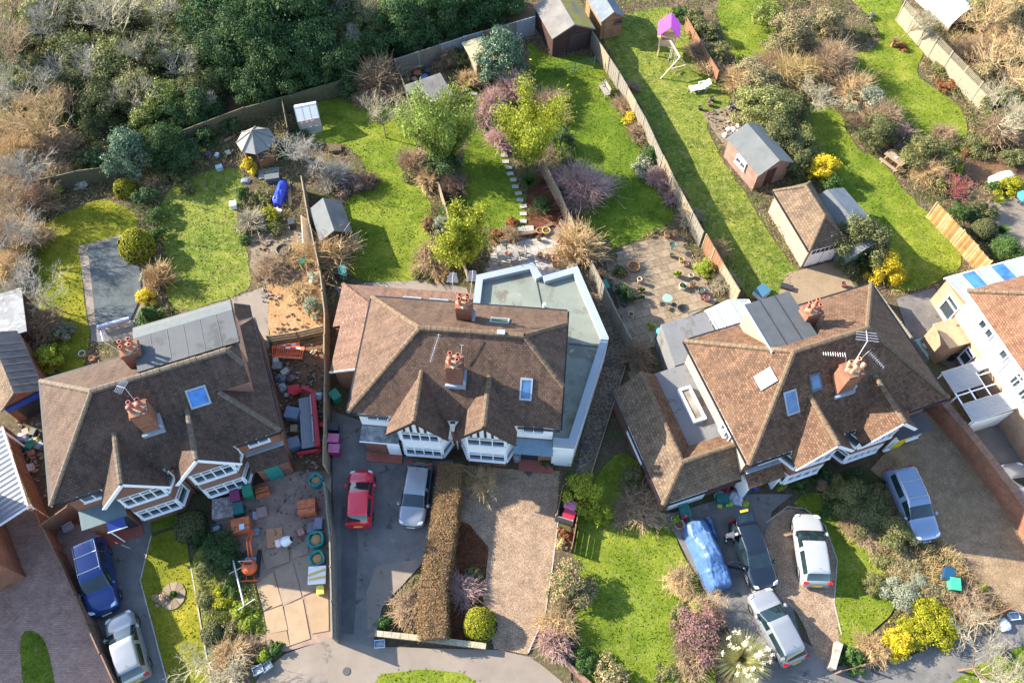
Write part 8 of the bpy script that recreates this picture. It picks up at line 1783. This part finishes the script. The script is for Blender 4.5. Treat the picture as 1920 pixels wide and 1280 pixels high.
 ('leafy',(1098,925),36,g_bam,'loose yellow-green tree beside the pink wheelie bins',1.1),('leafy',(1120,958),26,g_bam,'lower yellow-green branch clump above the sloping lawn',1.1),('leafy',(1072,1085),42,g_rhodo,'round rhododendron with pinkish buds beside the gravel drive',.9),('twig',(1048,1170),30,tw_tan,'tan shrub below the rhododendron',.9),('twig',(1040,1205),34,tw_pink,'red-brown feathery shrub by the pavement',.9),('leafy',(1092,1240),24,g_mid,'mid-green shrub at the foot of the sloping lawn',.8),('leafy',(1148,1270),34,g_rhodo,'variegated shrub at the bottom edge of the sloping lawn',.7),('flat',(1060,1000),12,g_rust,'low russet plants beside the board screen, upper',1),('flat',(1056,1020),12,g_straw,'low straw plants beside the board screen, lower',1),
 ('twig',(1198,950),42,tw_brown,'wide brown shrub beside the long garage',.6),('flat',(1215,940),22,g_mid,'green mound beside the long garage',.7),('leafy',(1190,900),28,g_olive,'loose olive climber on the garage wall',.8),('leafy',(1325,1175),52,g_pink,'large purple-pink heather bush by the curved drive',.6),('bare',(1310,1110),44,tw_tan,'pale tangled bare shrub in front of the blue tarpaulin car',.5),('twig',(1300,1235),34,tw_brown,'brown twigs below the purple-pink heather',.6),('flat',(1270,1150),22,g_mix,'mixed ground plants left of the purple-pink heather',.6),
 ('leafy',(1590,925),38,g_mix,'dark mixed shrub below the right house bay',.7),('leafy',(1620,960),44,g_olive,'sprawling olive shrub beside the blue-silver estate',.6),('leafy',(1670,1000),44,g_mix,'orange-tinted shrub bank beside the blue-silver estate',.6),('flat',(1700,1055),40,g_scrub,'tan scrub on the bank, upper part',.5),('flat',(1750,1110),44,g_scrub,'tan scrub around the two bins',.5),('flat',(1655,1050),34,g_mix,'pale scrub beside the crescent lawn',.5),('leafy',(1690,1120),36,g_grey,'grey-green scrub at the end of the crescent lawn',.6),('leafy',(1745,1165),40,g_gold,'yellow-green gorse bush at bottom right',.7),('leafy',(1685,1205),34,g_yel,'yellow flowering gorse by the pavement',.7),('twig',(1640,1215),28,tw_tan,'straw mound beside the yellow gorse',.8),('leafy',(1597,1235),22,g_mid,'green shrub at the entrance wall stub',.8),('twig',(1810,1130),36,tw_brown,'dark brown scrub behind the low timber fence',.6),('flat',(1845,1105),12,g_lime,'small lime shrub at the edge of the gravel drive',1),('bare',(1815,1250),92,tw_pale,'large pale bare shrub spreading over the bottom right verge',.5),('leafy',(1500,905),16,g_mid,'green shrub below the left bay of the right house',.9),('leafy',(1465,905),14,g_lime,'small lime shrub beside the porch step',.9),('leafy',(1545,890),18,g_dark,'dark shrub between the two right bays',.9),
 ('flat',(1565,945),26,g_dark,'dark green mound above the crescent lawn',.8),('twig',(1600,985),24,tw_brown,'brown dead shrub above the crescent lawn',.7)):
    plant(a[0], a[1], a[2]*(1.15 if a[0] in ('leafy','flat','twig','bamboo','bare') else 1.0), *a[3:5], hz=(a[5] if len(a) > 5 else 1)*.95)
# pampas grass with plumes
t = plant('grassy', (1392,1235), 56, g_pampas, 'pampas grass with creamy plumes at the bottom of the curved drive', 1.0, cat='grass', name='pampas_grass')
pr = np.random.default_rng(3); pv = []
for k in range(34):
    a = pr.uniform(0,6.283); q = pr.uniform(.35,1.25); b = Vector((math.cos(a)*q*1.15, math.sin(a)*q*1.15, 1.75+.55*pr.uniform(-.5,1)))
    sp = MB().tube([(0,0,.3),tuple(b*.6),tuple(b)],.012,3); build(sp, 'stalk', g_straw, t, uv=False)
    n = 40; c = np.array(b)+pr.normal(size=(n,3))*np.array([.055,.055,.16]); V, F = quads(c,.10,.4,0,None,pr); o = new_obj('plume', np_mesh('plume',V,F,plume), t)
# brown clipped hedge between the drives
def hedge(label, pix, wd, h, mat, n, ls, hw_seed=0):
    pts = [P(*q, h) for q in pix]; t = thing('hedge', label, 'hedge', (pts[0].x,pts[0].y,0)); rng = np.random.default_rng(hw_seed); C = []; N = []; core = MB()
    tot = sum((b-a).length for a, b in zip(pts,pts[1:]))
    for a, b in zip(pts,pts[1:]):
        d = (b-a); L = d.length; d.normalize(); s = Vector((-d.y,d.x,0)); k = int(n*L/tot); u = rng.uniform(0,L,k); f = rng.uniform(0,1,k); w2 = wd/2; per = 2*h+wd
        g_ = f*per; off = np.where(g_ < h, -w2, np.where(g_ < h+wd, g_-h-w2, w2)); z = np.where(g_ < h, g_, np.where(g_ < h+wd, h, per-g_))
        cr = np.clip(np.abs(off)/w2+z/h-1.55,0,1)*.42; off = off*(1-cr*.5); z = z*(1-cr*.6); jit = rng.normal(size=(k,3))*.06; bulge = np.array([mnoise.noise(Vector((float(x)*1.1,float(y)*2,5))) for x, y in zip(u,off)])*.07
        base = np.array(a)[None,:]*np.array([1,1,0])+np.outer(u,np.array(d))+np.outer(off*(1+bulge),np.array(s)); base[:,2] = z*(1+bulge*.6); C.append(base+jit)
        N.append(np.where((g_[:,None] < h), -np.array(s), np.where((g_[:,None] < h+wd), np.array([0,0,1.]), np.array(s))))
        p, q = a.copy(), b.copy(); p.z = q.z = h*.46; core.bar(p,q,wd*.9,h*.9)
    V, F = quads(np.concatenate(C)-np.array([t.location.x,t.location.y,0]), ls, .6, .1, np.concatenate(N), rng); new_obj('foliage', np_mesh('foliage',V,F,mat), t); build(core, 'inner_twigs', plain('hedge_core',(.11,.065,.035),1), t, world=True)
hedge('long clipped brown beech hedge between the shared drive and the gravel drive', [(845,868),(832,980),(812,1100),(812,1196)], 1.65, 1.35, g_beech, 34000, .075)
hedge('low laurel hedge along the fence left of the dark blue car', [(1640,905),(1700,985),(1748,1030)], .5, .5, g_olive, 2500, .09, 4)
# undergrowth nobody could count
def scatter(label, pix, n, mat, kind='leaf', h=.25, ls=.10, name='ground_cover'):
    poly = outline(pix); a = np.array(poly); lo, hi = a.min(0), a.max(0); x = RNG.uniform(lo[0],hi[0],n*3); y = RNG.uniform(lo[1],hi[1],n*3); k = inside(x,y,poly); x, y = x[k][:n], y[k][:n]
    nz = np.array([mnoise.noise(Vector((float(p)*.7,float(q)*.7,2))) for p, q in zip(x,y)]); keep = nz > RNG.uniform(-.7,.25,len(nz)); x, y, nz = x[keep], y[keep], nz[keep]
    z = .08+np.clip(nz+.3,0,1)*h*RNG.uniform(.2,1.2,len(x)); c = np.stack([x,y,z],1)
    if kind == 'leaf': V, F = quads(c, ls, .55, .5)
    else:
        d = RNG.normal(size=(len(x),3))*.14; d[:,2] = np.abs(d[:,2])*1.5; V, F = twigs([(tuple(p),tuple(p+q),.009,.006) for p, q in zip(c,d)])
    o = new_obj(name, np_mesh(name,V,F,mat)); o['kind'] = 'stuff'; o['label'] = label; o['category'] = 'ground cover'
scatter('ivy and brambles carpeting the floor of the wood', [(-60,-60),(1000,-60),(990,20),(740,85),(460,185),(300,240),(60,340),(-60,400)], 60000, g_ivy, 'leaf', .6, .17)
scatter('fallen twigs and dead stems over the woodland floor', [(-60,-60),(1000,-60),(990,25),(740,95),(460,190),(300,250),(60,345),(-60,560),(60,560),(90,420)], 22000, tw_grey, 'twig', .8)
scatter('dead leaves in the red bed by the hedge', [(858,975),(882,984),(916,1026),(906,1090),(905,1140),(886,1212),(832,1206)], 5000, g_rust, 'leaf', .2, .08, 'fallen_leaves')
scatter('low weeds in the bed beside the fallen clothes post', [(365,1060),(470,1060),(500,1180),(470,1225),(400,1270)], 9000, g_mix, 'leaf', .35, .10)
scatter('low plants in the triangular bed by the low wall', [(796,1060),(730,1128),(708,1186),(800,1206)], 4000, g_mix, 'leaf', .25, .09)
scatter('dry scrub plants on the bank at bottom right', [(1575,925),(1640,895),(1760,1010),(1885,1140),(1700,1230),(1585,1245),(1695,1130),(1640,1040)], 26000, g_mix, 'leaf', .4, .10)
scatter('dry stems on the bank at bottom right', [(1600,960),(1660,920),(1760,1010),(1885,1140),(1700,1225),(1690,1130),(1650,1040)], 9000, tw_tan, 'twig', .5)
scatter('plants in the long bed by the long fence', [(1120,150),(1150,140),(1210,240),(1260,345),(1320,440),(1290,440),(1215,330),(1165,230)], 9000, g_mix, 'leaf', .3, .10)
scatter('mixed plants filling the beds at the top right', [(1400,-40),(1570,-40),(1590,100),(1640,190),(1790,310),(1920,290),(1920,-40),(1730,-40),(1740,90),(1820,250),(1780,310),(1690,240),(1590,150),(1560,0),(1440,30)], 26000, g_mix, 'leaf', .4, .13)
scatter('dry stems over the top right beds', [(1720,-40),(1920,-40),(1920,300),(1870,250),(1800,140)], 14000, tw_tan, 'twig', .7)
scatter('low plants in the rockery bed', [(440,380),(520,350),(560,420),(480,445),(455,430)], 6000, g_mix, 'leaf', .3, .09); scatter('scattered plants between the middle gardens', [(770,290),(820,330),(885,520),(800,530),(810,460),(790,420),(810,380)], 9000, g_mix, 'leaf', .3, .10)
scatter('shaded plants in the beds of the left gardens', [(60,350),(300,290),(440,260),(530,200),(550,330),(460,330),(440,300),(300,370),(300,560),(275,570),(262,400),(190,362),(75,420)], 16000, g_mix, 'leaf', .3, .11)
# weeds and litter in every bed that is not lawn or paving
allp = [(-60,350),(300,262),(740,125),(1000,40),(1100,-40),(1980,-40),(1980,520),(1700,560),(1400,560),(1130,480),(880,540),(640,530),(600,640),(-60,720)]
poly = outline(allp); a = np.array(poly); lo, hi = a.min(0), a.max(0); n = 260000; x = RNG.uniform(lo[0],hi[0],n); y = RNG.uniform(lo[1],hi[1],n); k = inside(x,y,poly)
for q in REGS: k &= ~inside(x,y,q)
x, y = x[k], y[k]; nz = np.array([mnoise.noise(Vector((float(p)*.55,float(q)*.55,9))) for p, q in zip(x,y)])
for nm, lb, sel, mt, sz, kd in (('weeds','green weeds and low plants in the beds of the back gardens',nz > .02,g_mix,.13,0),('dead_stems','dry stems and litter in the beds of the back gardens',(nz < .05) & (RNG.uniform(0,1,len(nz)) < .45),tw_tan,.1,1)):
    X, Y, Z = x[sel], y[sel], np.abs(nz[sel]); c = np.stack([X,Y,.06+Z*RNG.uniform(0,1.0,len(X))],1)
    if kd == 0: V, F = quads(c, sz, .55, .5)
    else: d = RNG.normal(size=(len(X),3))*.16; d[:,2] = np.abs(d[:,2]); V, F = twigs([(p,p+q,.010,.006) for p, q in zip(c,d)])
    o = new_obj(nm, np_mesh(nm,V,F,mt)); o['kind'] = 'stuff'; o['label'] = lb; o['category'] = 'ground cover'
# leaves in the pots
for t, pl, s, z in POTPLANTS:
    pr, b = proto('flat' if pl != 'brown' else 'twig', .35); m_ = {'green':g_mid,'lime':g_lime,'brown':tw_brown}[pl]
    for nm, me in pr.items(): share('plant', me, t, (0,0,z-.03), (0,0,0), (.75*s,.75*s,1.0*s), m_)
dups = {k: v for k, v in LABELS.items() if len(v) > 1}
